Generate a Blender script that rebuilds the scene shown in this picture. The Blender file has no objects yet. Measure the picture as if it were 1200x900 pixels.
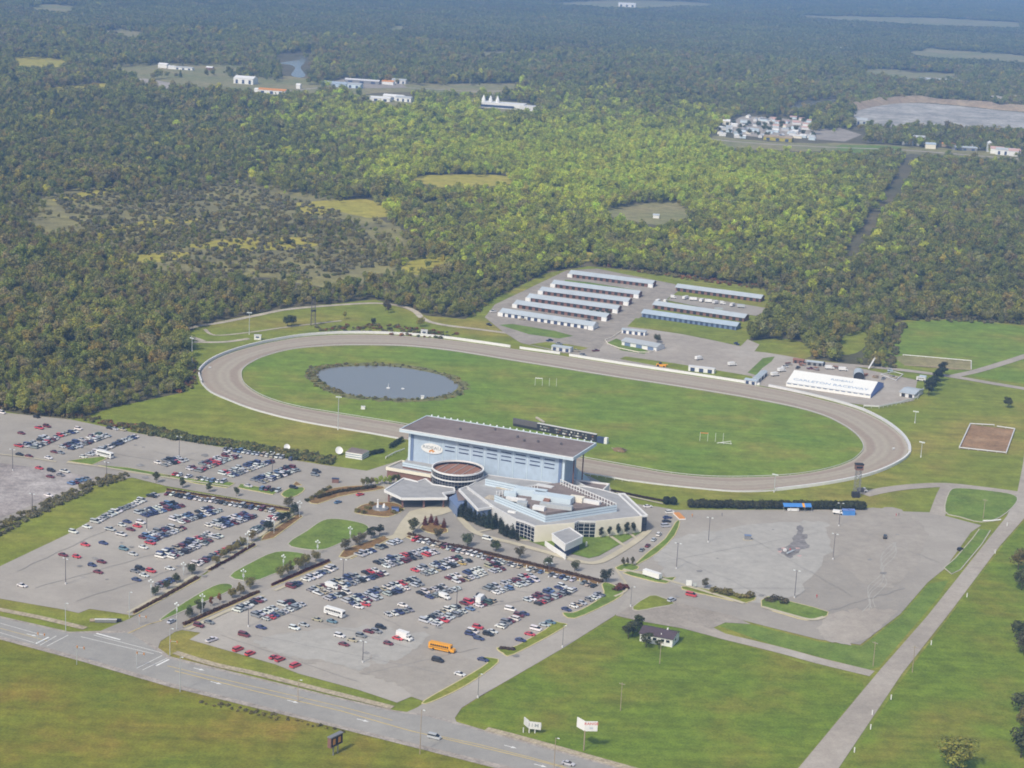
import bpy, bmesh, math, random
import numpy as np
from mathutils import Matrix, Vector
from mathutils.geometry import delaunay_2d_cdt

random.seed(7); RNG = np.random.default_rng(7)
SC = bpy.context.scene
COL = SC.collection
R = math.radians

# ---------------------------------------------------------------- camera
F_PX, PITCH, ROLL, CAM_H = 2188.83, R(14.00725), R(2.82574), 284.72
cam_d = bpy.data.cameras.new('camera'); cam = bpy.data.objects.new('camera', cam_d); COL.objects.link(cam)
cam_d.sensor_width = 36.0; cam_d.lens = F_PX / 1200 * 36.0
cam_d.clip_start = 1.0; cam_d.clip_end = 60000.0
cam.matrix_world = Matrix.Translation((0, 0, CAM_H)) @ Matrix.Rotation(math.pi/2 - PITCH, 4, 'X') @ Matrix.Rotation(ROLL, 4, 'Z')
SC.camera = cam

# ---------------------------------------------------------------- light
SUN_EL, SUN_AZ = R(46), R(-148)      # azimuth: angle from +Y towards +X, sun stands behind and left of the camera
w = bpy.data.worlds.new('World'); SC.world = w; w.use_nodes = True
nt = w.node_tree; nt.nodes.clear()
sky = nt.nodes.new('ShaderNodeTexSky'); sky.sky_type = 'NISHITA'; sky.sun_disc = False
sky.sun_elevation = SUN_EL; sky.sun_rotation = SUN_AZ; sky.air_density = 1.0; sky.dust_density = 3.0; sky.ozone_density = 1.0
bg = nt.nodes.new('ShaderNodeBackground'); bg.inputs[1].default_value = 0.12
out = nt.nodes.new('ShaderNodeOutputWorld')
nt.links.new(sky.outputs[0], bg.inputs[0]); nt.links.new(bg.outputs[0], out.inputs[0])
sd = bpy.data.lights.new('sun', 'SUN'); sd.energy = 2.7; sd.angle = R(5); sd.color = (1.0, 0.93, 0.78)
sun = bpy.data.objects.new('sun', sd); COL.objects.link(sun)
sdir = Vector((math.sin(SUN_AZ)*math.cos(SUN_EL), math.cos(SUN_AZ)*math.cos(SUN_EL), math.sin(SUN_EL)))
sun.rotation_euler = sdir.to_track_quat('Z', 'Y').to_euler(); sun.location = (0, 0, 900)
SC.view_settings.view_transform = 'Standard'; SC.view_settings.look = 'None'
SC.view_settings.gamma = 1.0; SC.view_settings.use_curve_mapping = False
SC.view_settings.exposure = 0.18
SC.render.engine = 'CYCLES'
SC.cycles.use_denoising = True; SC.cycles.filter_width = 1.8
SC.cycles.max_bounces = 5; SC.cycles.diffuse_bounces = 2; SC.cycles.glossy_bounces = 2
SC.cycles.volume_bounces = 0; SC.cycles.transparent_max_bounces = 4

# ---------------------------------------------------------------- geometry helpers
_c, _s = math.cos(ROLL), math.sin(ROLL)
def G(px, py, z=0.0):
    """ground point (or point on the level plane z) that the photograph shows at pixel (px, py)"""
    x = px-600; y = 450-py
    X = _c*x-_s*y; Y = _s*x+_c*y
    dy = F_PX*math.cos(PITCH)+Y*math.sin(PITCH); dz = -F_PX*math.sin(PITCH)+Y*math.cos(PITCH)
    t = (z-CAM_H)/dz
    return (X*t, dy*t)
def GV(px, py, z=0.0):
    a = G(px, py, z); return Vector((a[0], a[1], z))
def GL(pts, z=0.0): return [G(p[0], p[1], z) for p in pts]
def project(x, y, z):
    z = z-CAM_H
    D = y*math.cos(PITCH)-z*math.sin(PITCH); U = y*math.sin(PITCH)+z*math.cos(PITCH)
    X = x/D*F_PX; Y = U/D*F_PX
    return 600+_c*X+_s*Y, 450-(-_s*X+_c*Y)
def hgt(base, top_y):
    """height in metres of a vertical thing standing on pixel base whose top reaches pixel row top_y"""
    x, y = G(*base); lo, hi = 0.0, 80.0
    for _ in range(40):
        m = (lo+hi)/2
        if project(x, y, m)[1] > top_y: lo = m
        else: hi = m
    return lo
def catmull(P, n=6, closed=False):
    P = [Vector((p[0], p[1])) for p in P]; o = []
    N = len(P); rng = range(N if closed else N-1)
    for i in rng:
        g = (lambda k: P[k % N]) if closed else (lambda k: P[min(max(k, 0), N-1)])
        a, b, c, d = g(i-1), g(i), g(i+1), g(i+2)
        for k in range(n):
            t = k/n
            v = 0.5*((2*b)+(c-a)*t+(2*a-5*b+4*c-d)*t*t+(3*b-a-3*c+d)*t*t*t)
            o.append((v.x, v.y))
    if not closed: o.append((P[-1].x, P[-1].y))
    return o
def mesh(name, verts, faces, mats, smooth=False, mi=None):
    me = bpy.data.meshes.new(name); me.from_pydata([tuple(v) for v in verts], [], faces)
    for m in (mats if isinstance(mats, (list, tuple)) else [mats]): me.materials.append(m)
    if mi is not None: me.polygons.foreach_set('material_index', mi)
    if smooth: me.polygons.foreach_set('use_smooth', [True]*len(me.polygons))
    me.update(); return me
def obj(name, me, parent=None, loc=None, rz=0.0):
    o = bpy.data.objects.new(name, me); COL.objects.link(o)
    if parent is not None: o.parent = parent
    if loc is not None: o.location = loc
    if rz: o.rotation_euler = (0, 0, rz)
    return o
def tag(o, label, cat, group=None):
    o['label'] = label; o['category'] = cat
    if group: o['group'] = group
    return o
def thing(name, label, cat, loc=(0, 0, 0), rz=0.0, group=None):
    return tag(obj(name, None, None, loc, rz), label, cat, group)
def struct(o, kind='structure', label=None):
    o['kind'] = kind
    if label: o['label'] = label
    return o
class MB:
    """collects shapes into one mesh"""
    def __init__(s): s.v = []; s.f = []; s.mi = []
    def add(s, v, f, m=0):
        b = len(s.v); s.v += [tuple(p) for p in v]; s.f += [tuple(i+b for i in q) for q in f]; s.mi += [m]*len(f); return s
    def box(s, c, d, rz=0.0, m=0, taper=1.0):
        x, y, z = d[0]/2, d[1]/2, d[2]/2; cr, sr = math.cos(rz), math.sin(rz); v = []
        for k in range(8):
            t = taper if k > 3 else 1.0
            lx = (-x if k in (0, 3, 4, 7) else x)*t; ly = (-y if k in (0, 1, 4, 5) else y)*t; lz = -z if k < 4 else z
            v.append((c[0]+lx*cr-ly*sr, c[1]+lx*sr+ly*cr, c[2]+lz))
        return s.add(v, [(0, 3, 2, 1), (4, 5, 6, 7), (0, 1, 5, 4), (1, 2, 6, 5), (2, 3, 7, 6), (3, 0, 4, 7)], m)
    def tube(s, a, b, r0, r1=None, n=6, m=0, cap=True):
        a, b = Vector(a), Vector(b); r1 = r0 if r1 is None else r1
        d = (b-a).normalized(); u = d.orthogonal().normalized(); w_ = d.cross(u); v = []
        for p, r in ((a, r0), (b, r1)):
            for k in range(n):
                t = 2*math.pi*k/n; v.append(p+u*(r*math.cos(t))+w_*(r*math.sin(t)))
        f = [(k, (k+1) % n, n+(k+1) % n, n+k) for k in range(n)]
        if cap: f += [tuple(range(n-1, -1, -1)), tuple(range(n, 2*n))]
        return s.add(v, f, m)
    def ball(s, c, r, m=0, sz=1.0):
        v = []; f = []; n = 8; rings = 5
        for i in range(rings+1):
            a = math.pi*i/rings
            for k in range(n):
                t = 2*math.pi*k/n; v.append((c[0]+r*math.sin(a)*math.cos(t), c[1]+r*math.sin(a)*math.sin(t), c[2]+r*sz*math.cos(a)))
        for i in range(rings):
            for k in range(n): f.append((i*n+k, (i+1)*n+k, (i+1)*n+(k+1) % n, i*n+(k+1) % n))
        return s.add(v, f, m)
    def prism(s, pts, z0, z1, m=0, top=True, bottom=False, mtop=None):
        pts = ccw(pts); n = len(pts); b = [(p[0], p[1], z0) for p in pts]; t = [(p[0], p[1], z1) for p in pts]
        s.add(b+t, [(k, (k+1) % n, n+(k+1) % n, n+k) for k in range(n)], m)
        if top: s.add(t, [tuple(range(n))], m if mtop is None else mtop)
        if bottom: s.add(b, [tuple(range(n-1, -1, -1))], m)
        return s
    def wall(s, a, b, z0, z1, th, m=0):
        a = Vector(a[:2]); b = Vector(b[:2]); d = b-a; L = d.length
        return s.box(((a.x+b.x)/2, (a.y+b.y)/2, (z0+z1)/2), (L, th, z1-z0), math.atan2(d.y, d.x), m)
    def build(s, name, mats, parent=None, loc=None, rz=0.0, smooth=False):
        return obj(name, mesh(name, s.v, s.f, mats, smooth, s.mi), parent, loc, rz)
def ccw(pts):
    a = sum(pts[i-1][0]*pts[i][1]-pts[i][0]*pts[i-1][1] for i in range(len(pts)))
    return list(pts) if a > 0 else list(reversed(pts))
def sheet_mesh(name, pts, z, mat):
    pts = ccw(pts); n = len(pts)
    vs, _, fs, *_ = delaunay_2d_cdt([Vector(p[:2]) for p in pts], [], [list(range(n))], 1, 1e-4)
    fs = [f for f in fs if len(f) >= 3]
    f2 = []
    for f in fs:
        a = sum(vs[f[i-1]].x*vs[f[i]].y-vs[f[i]].x*vs[f[i-1]].y for i in range(len(f))); f2.append(list(f) if a > 0 else list(reversed(f)))
    return mesh(name, [(v.x, v.y, z) for v in vs], f2, mat)
ZN = [0]     # every sheet lies a little above the one laid before it
def sheet(name, px, z, mat, parent=None, smooth=0, kind='structure'):
    P = GL(px); ZN[0] += 1
    if smooth: P = catmull(P, smooth, True)
    o = obj(name, sheet_mesh(name, P, z+ZN[0]*0.0012, mat), parent)
    if parent is None: struct(o, kind)
    return o
def offset(pts, d, closed=False):
    """polyline moved sideways by d metres (left positive)"""
    n = len(pts); o = []
    for i in range(n):
        a = Vector(pts[i-1]) if (closed or i > 0) else Vector(pts[i])
        b = Vector(pts[(i+1) % n]) if (closed or i < n-1) else Vector(pts[i])
        t = (b-a).normalized(); o.append((pts[i][0]-t.y*d, pts[i][1]+t.x*d))
    return o
def ribbon_mesh(name, line, width, z, mat):
    a = offset(line, width/2); b = offset(line, -width/2); n = len(line)
    return mesh(name, [(p[0], p[1], z) for p in a]+[(p[0], p[1], z) for p in b], [(n+i, n+i+1, i+1, i) for i in range(n-1)], mat)
def ribbon(name, px, width, z, mat, parent=None, sm=5, kind='structure'):
    L = GL(px); L = catmull(L, sm) if sm else L; ZN[0] += 1
    o = obj(name, ribbon_mesh(name, L, width, z+ZN[0]*0.0012, mat), parent)
    if parent is None: struct(o, kind)
    return o

# ---------------------------------------------------------------- materials
def nodes(name):
    m = bpy.data.materials.new(name); m.use_nodes = True; t = m.node_tree; t.nodes.clear()
    o = t.nodes.new('ShaderNodeOutputMaterial'); p = t.nodes.new('ShaderNodeBsdfPrincipled'); t.links.new(p.outputs[0], o.inputs[0])
    return m, t, p
def N(t, k, **kw):
    n = t.nodes.new('ShaderNode'+k)
    for a, b in kw.items(): setattr(n, a, b)
    return n
def noise(t, vec, scale, detail=3.0, rough=0.55):
    n = N(t, 'TexNoise'); n.inputs['Scale'].default_value = scale; n.inputs['Detail'].default_value = detail; n.inputs['Roughness'].default_value = rough
    if vec is not None: t.links.new(vec, n.inputs['Vector'])
    return n.outputs['Fac']
def ramp(t, fac, stops):
    n = N(t, 'ValToRGB'); e = n.color_ramp.elements
    while len(e) < len(stops): e.new(0.5)
    for k, (p, c) in enumerate(stops): e[k].position = p; e[k].color = (*c, 1)
    t.links.new(fac, n.inputs[0]); return n.outputs[0]
def mix(t, fac, a, b, mode='MIX'):
    n = N(t, 'Mix', data_type='RGBA', blend_type=mode)
    for i, v in ((0, fac), (6, a), (7, b)):
        if isinstance(v, (int, float)): n.inputs[i].default_value = v
        elif isinstance(v, tuple): n.inputs[i].default_value = (*v, 1)
        else: t.links.new(v, n.inputs[i])
    return n.outputs[2]
def grey(t, fac, lo, hi): return ramp(t, fac, [(0.25, (lo,)*3), (0.75, (hi,)*3)])
def ground_mat(name, stops, big=0.012, mid=0.09, fine=1.1, rough=0.95, mid_amp=0.26, fine_amp=0.30, streak=0.0, turn=0.5):
    """colour patches of several sizes laid over the ground in metres"""
    m, t, p = nodes(name); pos = N(t, 'NewGeometry').outputs['Position']
    c = ramp(t, noise(t, pos, big, 5, 0.6), stops)
    c = mix(t, 1.0, c, grey(t, noise(t, pos, mid, 4), 1-mid_amp, 1+mid_amp), 'MULTIPLY')
    c = mix(t, 1.0, c, grey(t, noise(t, pos, fine, 3, 0.7), 1-fine_amp, 1+fine_amp), 'MULTIPLY')
    c = mix(t, 1.0, c, grey(t, noise(t, pos, 0.32, 2, 0.6), 1-fine_amp*0.45, 1+fine_amp*0.45), 'MULTIPLY')
    if streak:
        mp_ = N(t, 'Mapping'); t.links.new(pos, mp_.inputs[0]); mp_.inputs['Rotation'].default_value = (0, 0, turn); mp_.inputs['Scale'].default_value = (0.012, 0.22, 1)
        c = mix(t, 1.0, c, grey(t, noise(t, mp_.outputs[0], 1.0, 3, 0.6), 1-streak, 1+streak), 'MULTIPLY')
    t.links.new(c, p.inputs['Base Color']); p.inputs['Roughness'].default_value = rough; p.inputs['Specular IOR Level'].default_value = 0.2
    return m
def flat(name, col, rough=0.6, var=0.08, scale=0.6, metal=0.0, spec=0.4):
    m, t, p = nodes(name); pos = N(t, 'NewGeometry').outputs['Position']
    c = mix(t, 1.0, col, grey(t, noise(t, pos, scale, 4, 0.65), 1-var, 1+var), 'MULTIPLY')
    t.links.new(c, p.inputs['Base Color']); p.inputs['Roughness'].default_value = rough; p.inputs['Metallic'].default_value = metal
    p.inputs['Specular IOR Level'].default_value = spec
    return m
def leaf_mat(name, inst):
    m, t, p = nodes(name)
    if inst:
        a = N(t, 'Attribute', attribute_type='INSTANCER', attribute_name='tint'); base = a.outputs['Color']
    else: base = N(t, 'ObjectInfo').outputs['Color']
    v = N(t, 'Attribute', attribute_type='GEOMETRY', attribute_name='leafvar')
    c = mix(t, 1.0, base, v.outputs['Color'], 'MULTIPLY')
    t.links.new(c, p.inputs['Base Color']); p.inputs['Roughness'].default_value = 0.75; p.inputs['Specular IOR Level'].default_value = 0.25
    tr = N(t, 'BsdfTranslucent'); t.links.new(c, tr.inputs[0]); mx = N(t, 'MixShader'); mx.inputs[0].default_value = 0.45
    t.links.new(p.outputs[0], mx.inputs[1]); t.links.new(tr.outputs[0], mx.inputs[2]); t.links.new(mx.outputs[0], [n_ for n_ in t.nodes if n_.type == 'OUTPUT_MATERIAL'][0].inputs[0])
    return m
M = {}
M['ground'] = ground_mat('ground_wild', [(0.3, (0.095, 0.098, 0.048)), (0.5, (0.135, 0.118, 0.066)), (0.7, (0.190, 0.160, 0.088))], big=0.006, mid=0.05, fine=0.6)
M['lawn'] = ground_mat('lawn_grass', [(0.30, (0.166, 0.218, 0.028)), (0.5, (0.208, 0.234, 0.034)), (0.68, (0.282, 0.238, 0.054))], streak=0.16, turn=0.44)
M['infield'] = ground_mat('infield_grass', [(0.30, (0.138, 0.226, 0.030)), (0.52, (0.180, 0.242, 0.034)), (0.70, (0.262, 0.236, 0.052))], big=0.016, streak=0.16, turn=0.44)
M['field'] = ground_mat('meadow_grass', [(0.30, (0.145, 0.182, 0.020)), (0.50, (0.188, 0.190, 0.022)), (0.68, (0.262, 0.190, 0.036))], big=0.025, mid=0.14, streak=0.16, turn=0.25)
M['field2'] = ground_mat('green_meadow', [(0.30, (0.125, 0.195, 0.018)), (0.5, (0.152, 0.206, 0.022)), (0.70, (0.212, 0.198, 0.032))], big=0.02, mid=0.12, streak=0.16, turn=-0.85)
M['turf'] = ground_mat('mown_turf', [(0.3, (0.128, 0.205, 0.034)), (0.7, (0.176, 0.232, 0.044))], big=0.05)
M['marsh'] = ground_mat('marsh_ground', [(0.28, (0.175, 0.165, 0.075)), (0.45, (0.225, 0.205, 0.095)), (0.58, (0.275, 0.250, 0.095)), (0.72, (0.185, 0.180, 0.078))], big=0.012, mid=0.05, fine=0.5)
M['straw'] = ground_mat('straw_field', [(0.3, (0.330, 0.310, 0.050)), (0.6, (0.400, 0.345, 0.065)), (0.75, (0.260, 0.260, 0.050))], big=0.02)
M['paleg'] = ground_mat('pale_meadow', [(0.3, (0.195, 0.215, 0.085)), (0.55, (0.270, 0.245, 0.115)), (0.8, (0.345, 0.280, 0.165))], big=0.01)
M['tan'] = ground_mat('bare_earth', [(0.3, (0.300, 0.225, 0.150)), (0.7, (0.390, 0.310, 0.210))], big=0.02)
M['mulch'] = ground_mat('mulch_bed', [(0.3, (0.190, 0.105, 0.045)), (0.7, (0.260, 0.165, 0.065))], big=0.1, mid=0.5)
M['asphalt'] = ground_mat('lot_asphalt', [(0.28, (0.298, 0.275, 0.243)), (0.5, (0.360, 0.330, 0.289)), (0.72, (0.418, 0.388, 0.341))], big=0.010, mid=0.06, fine=1.6, mid_amp=0.08, fine_amp=0.09, rough=0.9)
M['asphalt2'] = ground_mat('worn_asphalt', [(0.28, (0.319, 0.296, 0.262)), (0.5, (0.382, 0.350, 0.309)), (0.72, (0.445, 0.413, 0.364))], big=0.014, mid=0.05, fine=1.6, mid_amp=0.09, fine_amp=0.09, rough=0.9)
M['patch'] = ground_mat('asphalt_repair', [(0.3, (0.340, 0.310, 0.269)), (0.7, (0.381, 0.348, 0.304))], big=0.05, mid=0.2, mid_amp=0.08, fine_amp=0.08)
M['palepatch'] = ground_mat('asphalt_bleached', [(0.3, (0.381, 0.364, 0.334)), (0.7, (0.431, 0.413, 0.377))], big=0.05, mid=0.2, mid_amp=0.08, fine_amp=0.08)
M['road'] = ground_mat('road_asphalt', [(0.3, (0.298, 0.289, 0.269)), (0.7, (0.360, 0.346, 0.319))], big=0.03, mid=0.15, fine=1.5, mid_amp=0.07, fine_amp=0.08, rough=0.85)
M['shoulder'] = ground_mat('road_shoulder', [(0.3, (0.33, 0.29, 0.25)), (0.7, (0.40, 0.36, 0.32))], big=0.05, mid=0.3)
M['gravel'] = ground_mat('gravel', [(0.3, (0.335, 0.300, 0.259)), (0.5, (0.397, 0.355, 0.305)), (0.7, (0.443, 0.410, 0.362))], big=0.02, mid=0.12, mid_amp=0.10, fine_amp=0.12)
M['gravel2'] = ground_mat('gravel_brown', [(0.3, (0.290, 0.255, 0.215)), (0.7, (0.380, 0.345, 0.300))], big=0.03, mid=0.15, mid_amp=0.16, fine_amp=0.15)
M['path'] = ground_mat('path_gravel', [(0.3, (0.420, 0.370, 0.290)), (0.7, (0.500, 0.450, 0.370))], big=0.05)
M['walk'] = ground_mat('concrete_walk', [(0.3, (0.470, 0.425, 0.310)), (0.7, (0.540, 0.490, 0.370))], big=0.1, mid_amp=0.08, fine_amp=0.08)
M['kerb'] = flat('kerb_yellow', (0.56, 0.49, 0.25), 0.8, 0.15)
M['kerbg'] = flat('kerb_concrete', (0.46, 0.43, 0.36), 0.8, 0.12)
M['stone'] = ground_mat('ditch_stone', [(0.3, (0.36, 0.30, 0.21)), (0.7, (0.46, 0.40, 0.29))], big=0.3, mid=0.7)
M['sand'] = ground_mat('arena_sand', [(0.3, (0.270, 0.165, 0.085)), (0.55, (0.315, 0.200, 0.110)), (0.75, (0.36, 0.25, 0.15))], big=0.06)
M['seal'] = flat('crack_sealant', (0.27, 0.26, 0.25), 0.8, 0.2, 0.8)
M['oil'] = ground_mat('oil_stain', [(0.3, (0.24, 0.23, 0.22)), (0.7, (0.30, 0.29, 0.28))], big=0.2)
M['white_line'] = flat('white_paint', (0.78, 0.78, 0.76), 0.7, 0.15, 0.8)
M['yellow_line'] = flat('yellow_paint', (0.58, 0.45, 0.18), 0.7, 0.2, 0.8)
M['white'] = flat('white_painted', (0.78, 0.78, 0.77), 0.5, 0.06)
M['offwhite'] = flat('offwhite_painted', (0.66, 0.66, 0.66), 0.55, 0.08)
M['cream'] = flat('cream_stucco', (0.80, 0.75, 0.63), 0.8, 0.05, 0.3)
M['blue'] = flat('pale_blue_cladding', (0.42, 0.51, 0.62), 0.6, 0.11, 0.35)
M['blue2'] = flat('pale_blue_trim', (0.58, 0.68, 0.75), 0.5, 0.05, 0.3)
M['blued'] = flat('dusk_blue_panel', (0.16, 0.22, 0.36), 0.5, 0.08)
M['navy'] = flat('navy_recess', (0.05, 0.07, 0.14), 0.5, 0.1)
M['roofg'] = ground_mat('felt_roof_grey', [(0.3, (0.330, 0.330, 0.335)), (0.7, (0.405, 0.405, 0.410))], big=0.06, mid=0.3, fine=2.0, mid_amp=0.1, fine_amp=0.08)
M['roofb'] = ground_mat('ballast_roof_brown', [(0.3, (0.190, 0.150, 0.142)), (0.5, (0.225, 0.185, 0.175)), (0.7, (0.265, 0.225, 0.210))], big=0.06, mid=0.3, fine=2.0, mid_amp=0.12, fine_amp=0.1)
M['rust'] = flat('rust_roof', (0.29, 0.15, 0.105), 0.9, 0.15, 0.3)
M['metalroof'] = flat('barn_metal_roof', (0.45, 0.50, 0.54), 0.45, 0.10, 0.15, 0.0, 0.5)
M['blueroof'] = flat('barn_blue_roof', (0.40, 0.48, 0.56), 0.45, 0.10, 0.15)
M['shingle'] = flat('shingle_roof', (0.085, 0.062, 0.075), 0.85, 0.2, 1.2)
M['dark'] = flat('dark_opening', (0.03, 0.03, 0.035), 0.7, 0.1)
M['brick'] = flat('brown_wall', (0.22, 0.12, 0.10), 0.85, 0.15)
M['steel'] = flat('grey_steel', (0.28, 0.28, 0.29), 0.5, 0.1, 1.0, 0.3)
M['galv'] = flat('galvanised', (0.52, 0.55, 0.56), 0.45, 0.1, 1.0, 0.2)
M['pole_dark'] = flat('dark_pole', (0.12, 0.11, 0.12), 0.6, 0.1)
M['wood'] = flat('weathered_wood', (0.36, 0.29, 0.21), 0.9, 0.2, 1.0)
M['lamp'] = flat('lamp_lens', (0.75, 0.80, 0.80), 0.3, 0.03)
M['red'] = flat('red_paint', (0.50, 0.05, 0.05), 0.4, 0.06)
M['orange'] = flat('orange_paint', (0.65, 0.28, 0.07), 0.5, 0.1)
M['busyellow'] = flat('bus_yellow', (0.78, 0.36, 0.03), 0.35, 0.04)
M['canvas'] = flat('white_canvas', (0.80, 0.80, 0.77), 0.6, 0.03)
M['blue_and_shade'] = flat('blue_paint_and_shade', (0.17, 0.25, 0.55), 0.6, 0.08)  # blue covers, and the painted shade on the marquee's right end
M['tarpblue'] = flat('blue_tarp', (0.07, 0.23, 0.58), 0.5, 0.1)
M['letter'] = flat('grey_blue_lettering', (0.33, 0.42, 0.55), 0.6, 0.05)
M['letterr'] = flat('red_lettering', (0.62, 0.12, 0.10), 0.6, 0.05)
M['letterg'] = flat('grey_lettering', (0.30, 0.33, 0.36), 0.6, 0.05)
M['tyre'] = flat('tyre_rubber', (0.02, 0.02, 0.02), 0.8, 0.1)
M['bark'] = flat('tree_bark', (0.12, 0.09, 0.065), 0.95, 0.2, 2.0)
M['pinkroof'] = flat('pink_roof', (0.55, 0.36, 0.33), 0.6, 0.15)
M['hay'] = flat('hay_brown', (0.22, 0.15, 0.08), 0.95, 0.2, 1.0)
def glass(name, col, rough=0.12):
    m, t, p = nodes(name); p.inputs['Base Color'].default_value = (*col, 1); p.inputs['Roughness'].default_value = rough; p.inputs['Specular IOR Level'].default_value = 0.8
    return m
M['glass'] = glass('dark_glass', (0.012, 0.018, 0.035))
M['carglass'] = glass('car_glass', (0.02, 0.024, 0.03), 0.1)
mw, t, p = nodes('pond_water')
p.inputs['Base Color'].default_value = (0.215, 0.218, 0.205, 1); p.inputs['Roughness'].default_value = 0.12; p.inputs['Specular IOR Level'].default_value = 0.5
nb = N(t, 'Bump'); nb.inputs['Strength'].default_value = 0.12; nb.inputs['Distance'].default_value = 0.3
t.links.new(noise(t, N(t, 'NewGeometry').outputs['Position'], 0.9, 3), nb.inputs['Height']); t.links.new(nb.outputs[0], p.inputs['Normal'])
M['water'] = mw
mp, t, p = nodes('car_paint')
t.links.new(N(t, 'ObjectInfo').outputs['Color'], p.inputs['Base Color']); p.inputs['Roughness'].default_value = 0.28; p.inputs['Coat Weight'].default_value = 0.4
M['paint'] = mp
mp, t, p = nodes('car_paint_mixed')
t.links.new(N(t, 'Attribute', attribute_type='GEOMETRY', attribute_name='paint').outputs['Color'], p.inputs['Base Color']); p.inputs['Roughness'].default_value = 0.28; p.inputs['Coat Weight'].default_value = 0.4
M['paintmix'] = mp
M['leaf'] = leaf_mat('leaves', False); M['leafi'] = leaf_mat('leaves_far', True)
# race track surface: bands worn along the running lanes (lane = 0 at the hub rail, 1 at the outer fence)
mt, t, p = nodes('track_stone_dust')
ln = N(t, 'Attribute', attribute_type='GEOMETRY', attribute_name='lane').outputs['Fac']
pos = N(t, 'NewGeometry').outputs['Position']
ad = N(t, 'Math', operation='MULTIPLY_ADD'); t.links.new(noise(t, pos, 0.05, 3), ad.inputs[0]); ad.inputs[1].default_value = 0.10; 
sb = N(t, 'Math', operation='SUBTRACT'); t.links.new(ln, sb.inputs[0]); sb.inputs[1].default_value = 0.05; t.links.new(sb.outputs[0], ad.inputs[2])
c = ramp(t, ad.outputs[0], [(0.0, (0.439, 0.387, 0.306)), (0.06, (0.416, 0.366, 0.293)), (0.10, (0.341, 0.279, 0.217)), (0.24, (0.330, 0.267, 0.210)), (0.32, (0.409, 0.362, 0.285)), (0.42, (0.375, 0.323, 0.258)), (0.52, (0.413, 0.366, 0.289)), (0.64, (0.356, 0.302, 0.236)), (0.78, (0.386, 0.331, 0.261)), (0.90, (0.348, 0.279, 0.217)), (0.97, (0.424, 0.379, 0.314))])
c = mix(t, 1.0, c, grey(t, noise(t, pos, 0.4, 4), 0.9, 1.1), 'MULTIPLY')
t.links.new(c, p.inputs['Base Color']); p.inputs['Roughness'].default_value = 0.95
M['track'] = mt

# ================================================================ THE SETTING
g = obj('ground', mesh('ground', [(-30000, -2000, 0), (30000, -2000, 0), (30000, 45000, 0), (-30000, 45000, 0)], [(0, 1, 2, 3)], M['ground'])); struct(g)
LAWN = [(-160, 1040), (-160, 465), (0, 481), (60, 492), (95, 490), (130, 478), (215, 460), (226, 440), (222, 412), (212, 394), (235, 381), (280, 372), (330, 362), (440, 351), (500, 370), (545, 374), (575, 352), (640, 320), (690, 312), (790, 322), (895, 338), (903, 352), (900, 368), (878, 398), (905, 416), (960, 422), (1035, 432), (1043, 400), (1046, 380), (1060, 375), (1130, 374), (1200, 381), (1400, 398), (1420, 1040)]
sheet('lawn', LAWN, 0.05, M['lawn'])
sheet('meadow', [(-160, 708), (0, 746), (93, 771), (200, 802), (380, 846), (587, 899), (800, 953), (830, 1040), (-160, 1040)], 0.08, M['field'])
sheet('meadow', [(533, 842), (541, 831), (560, 819), (660, 761), (722, 724), (745, 727), (800, 737), (835, 744), (900, 765), (960, 783), (1010, 793), (1012, 806), (935, 899), (890, 958), (760, 925), (720, 899), (567, 858)], 0.08, M['field2'], None, 0)
sheet('meadow', [(990, 899), (1060, 792), (1175, 640), (1203, 607), (1216, 560), (1420, 560), (1420, 1040), (900, 1040)], 0.08, M['field2'])
sheet('grass_verge', [(835, 731), (850, 724), (900, 737), (960, 752), (1010, 757), (1057, 721), (1089, 684), (1112, 680), (1100, 700), (1030, 782), (1018, 785), (960, 770), (900, 754)], 0.08, M['turf'])
sheet('meadow', [(1042, 398), (1046, 381), (1060, 377), (1130, 375), (1200, 383), (1400, 398), (1400, 460), (1200, 450), (1110, 437), (1050, 430)], 0.08, M['infield'])
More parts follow.
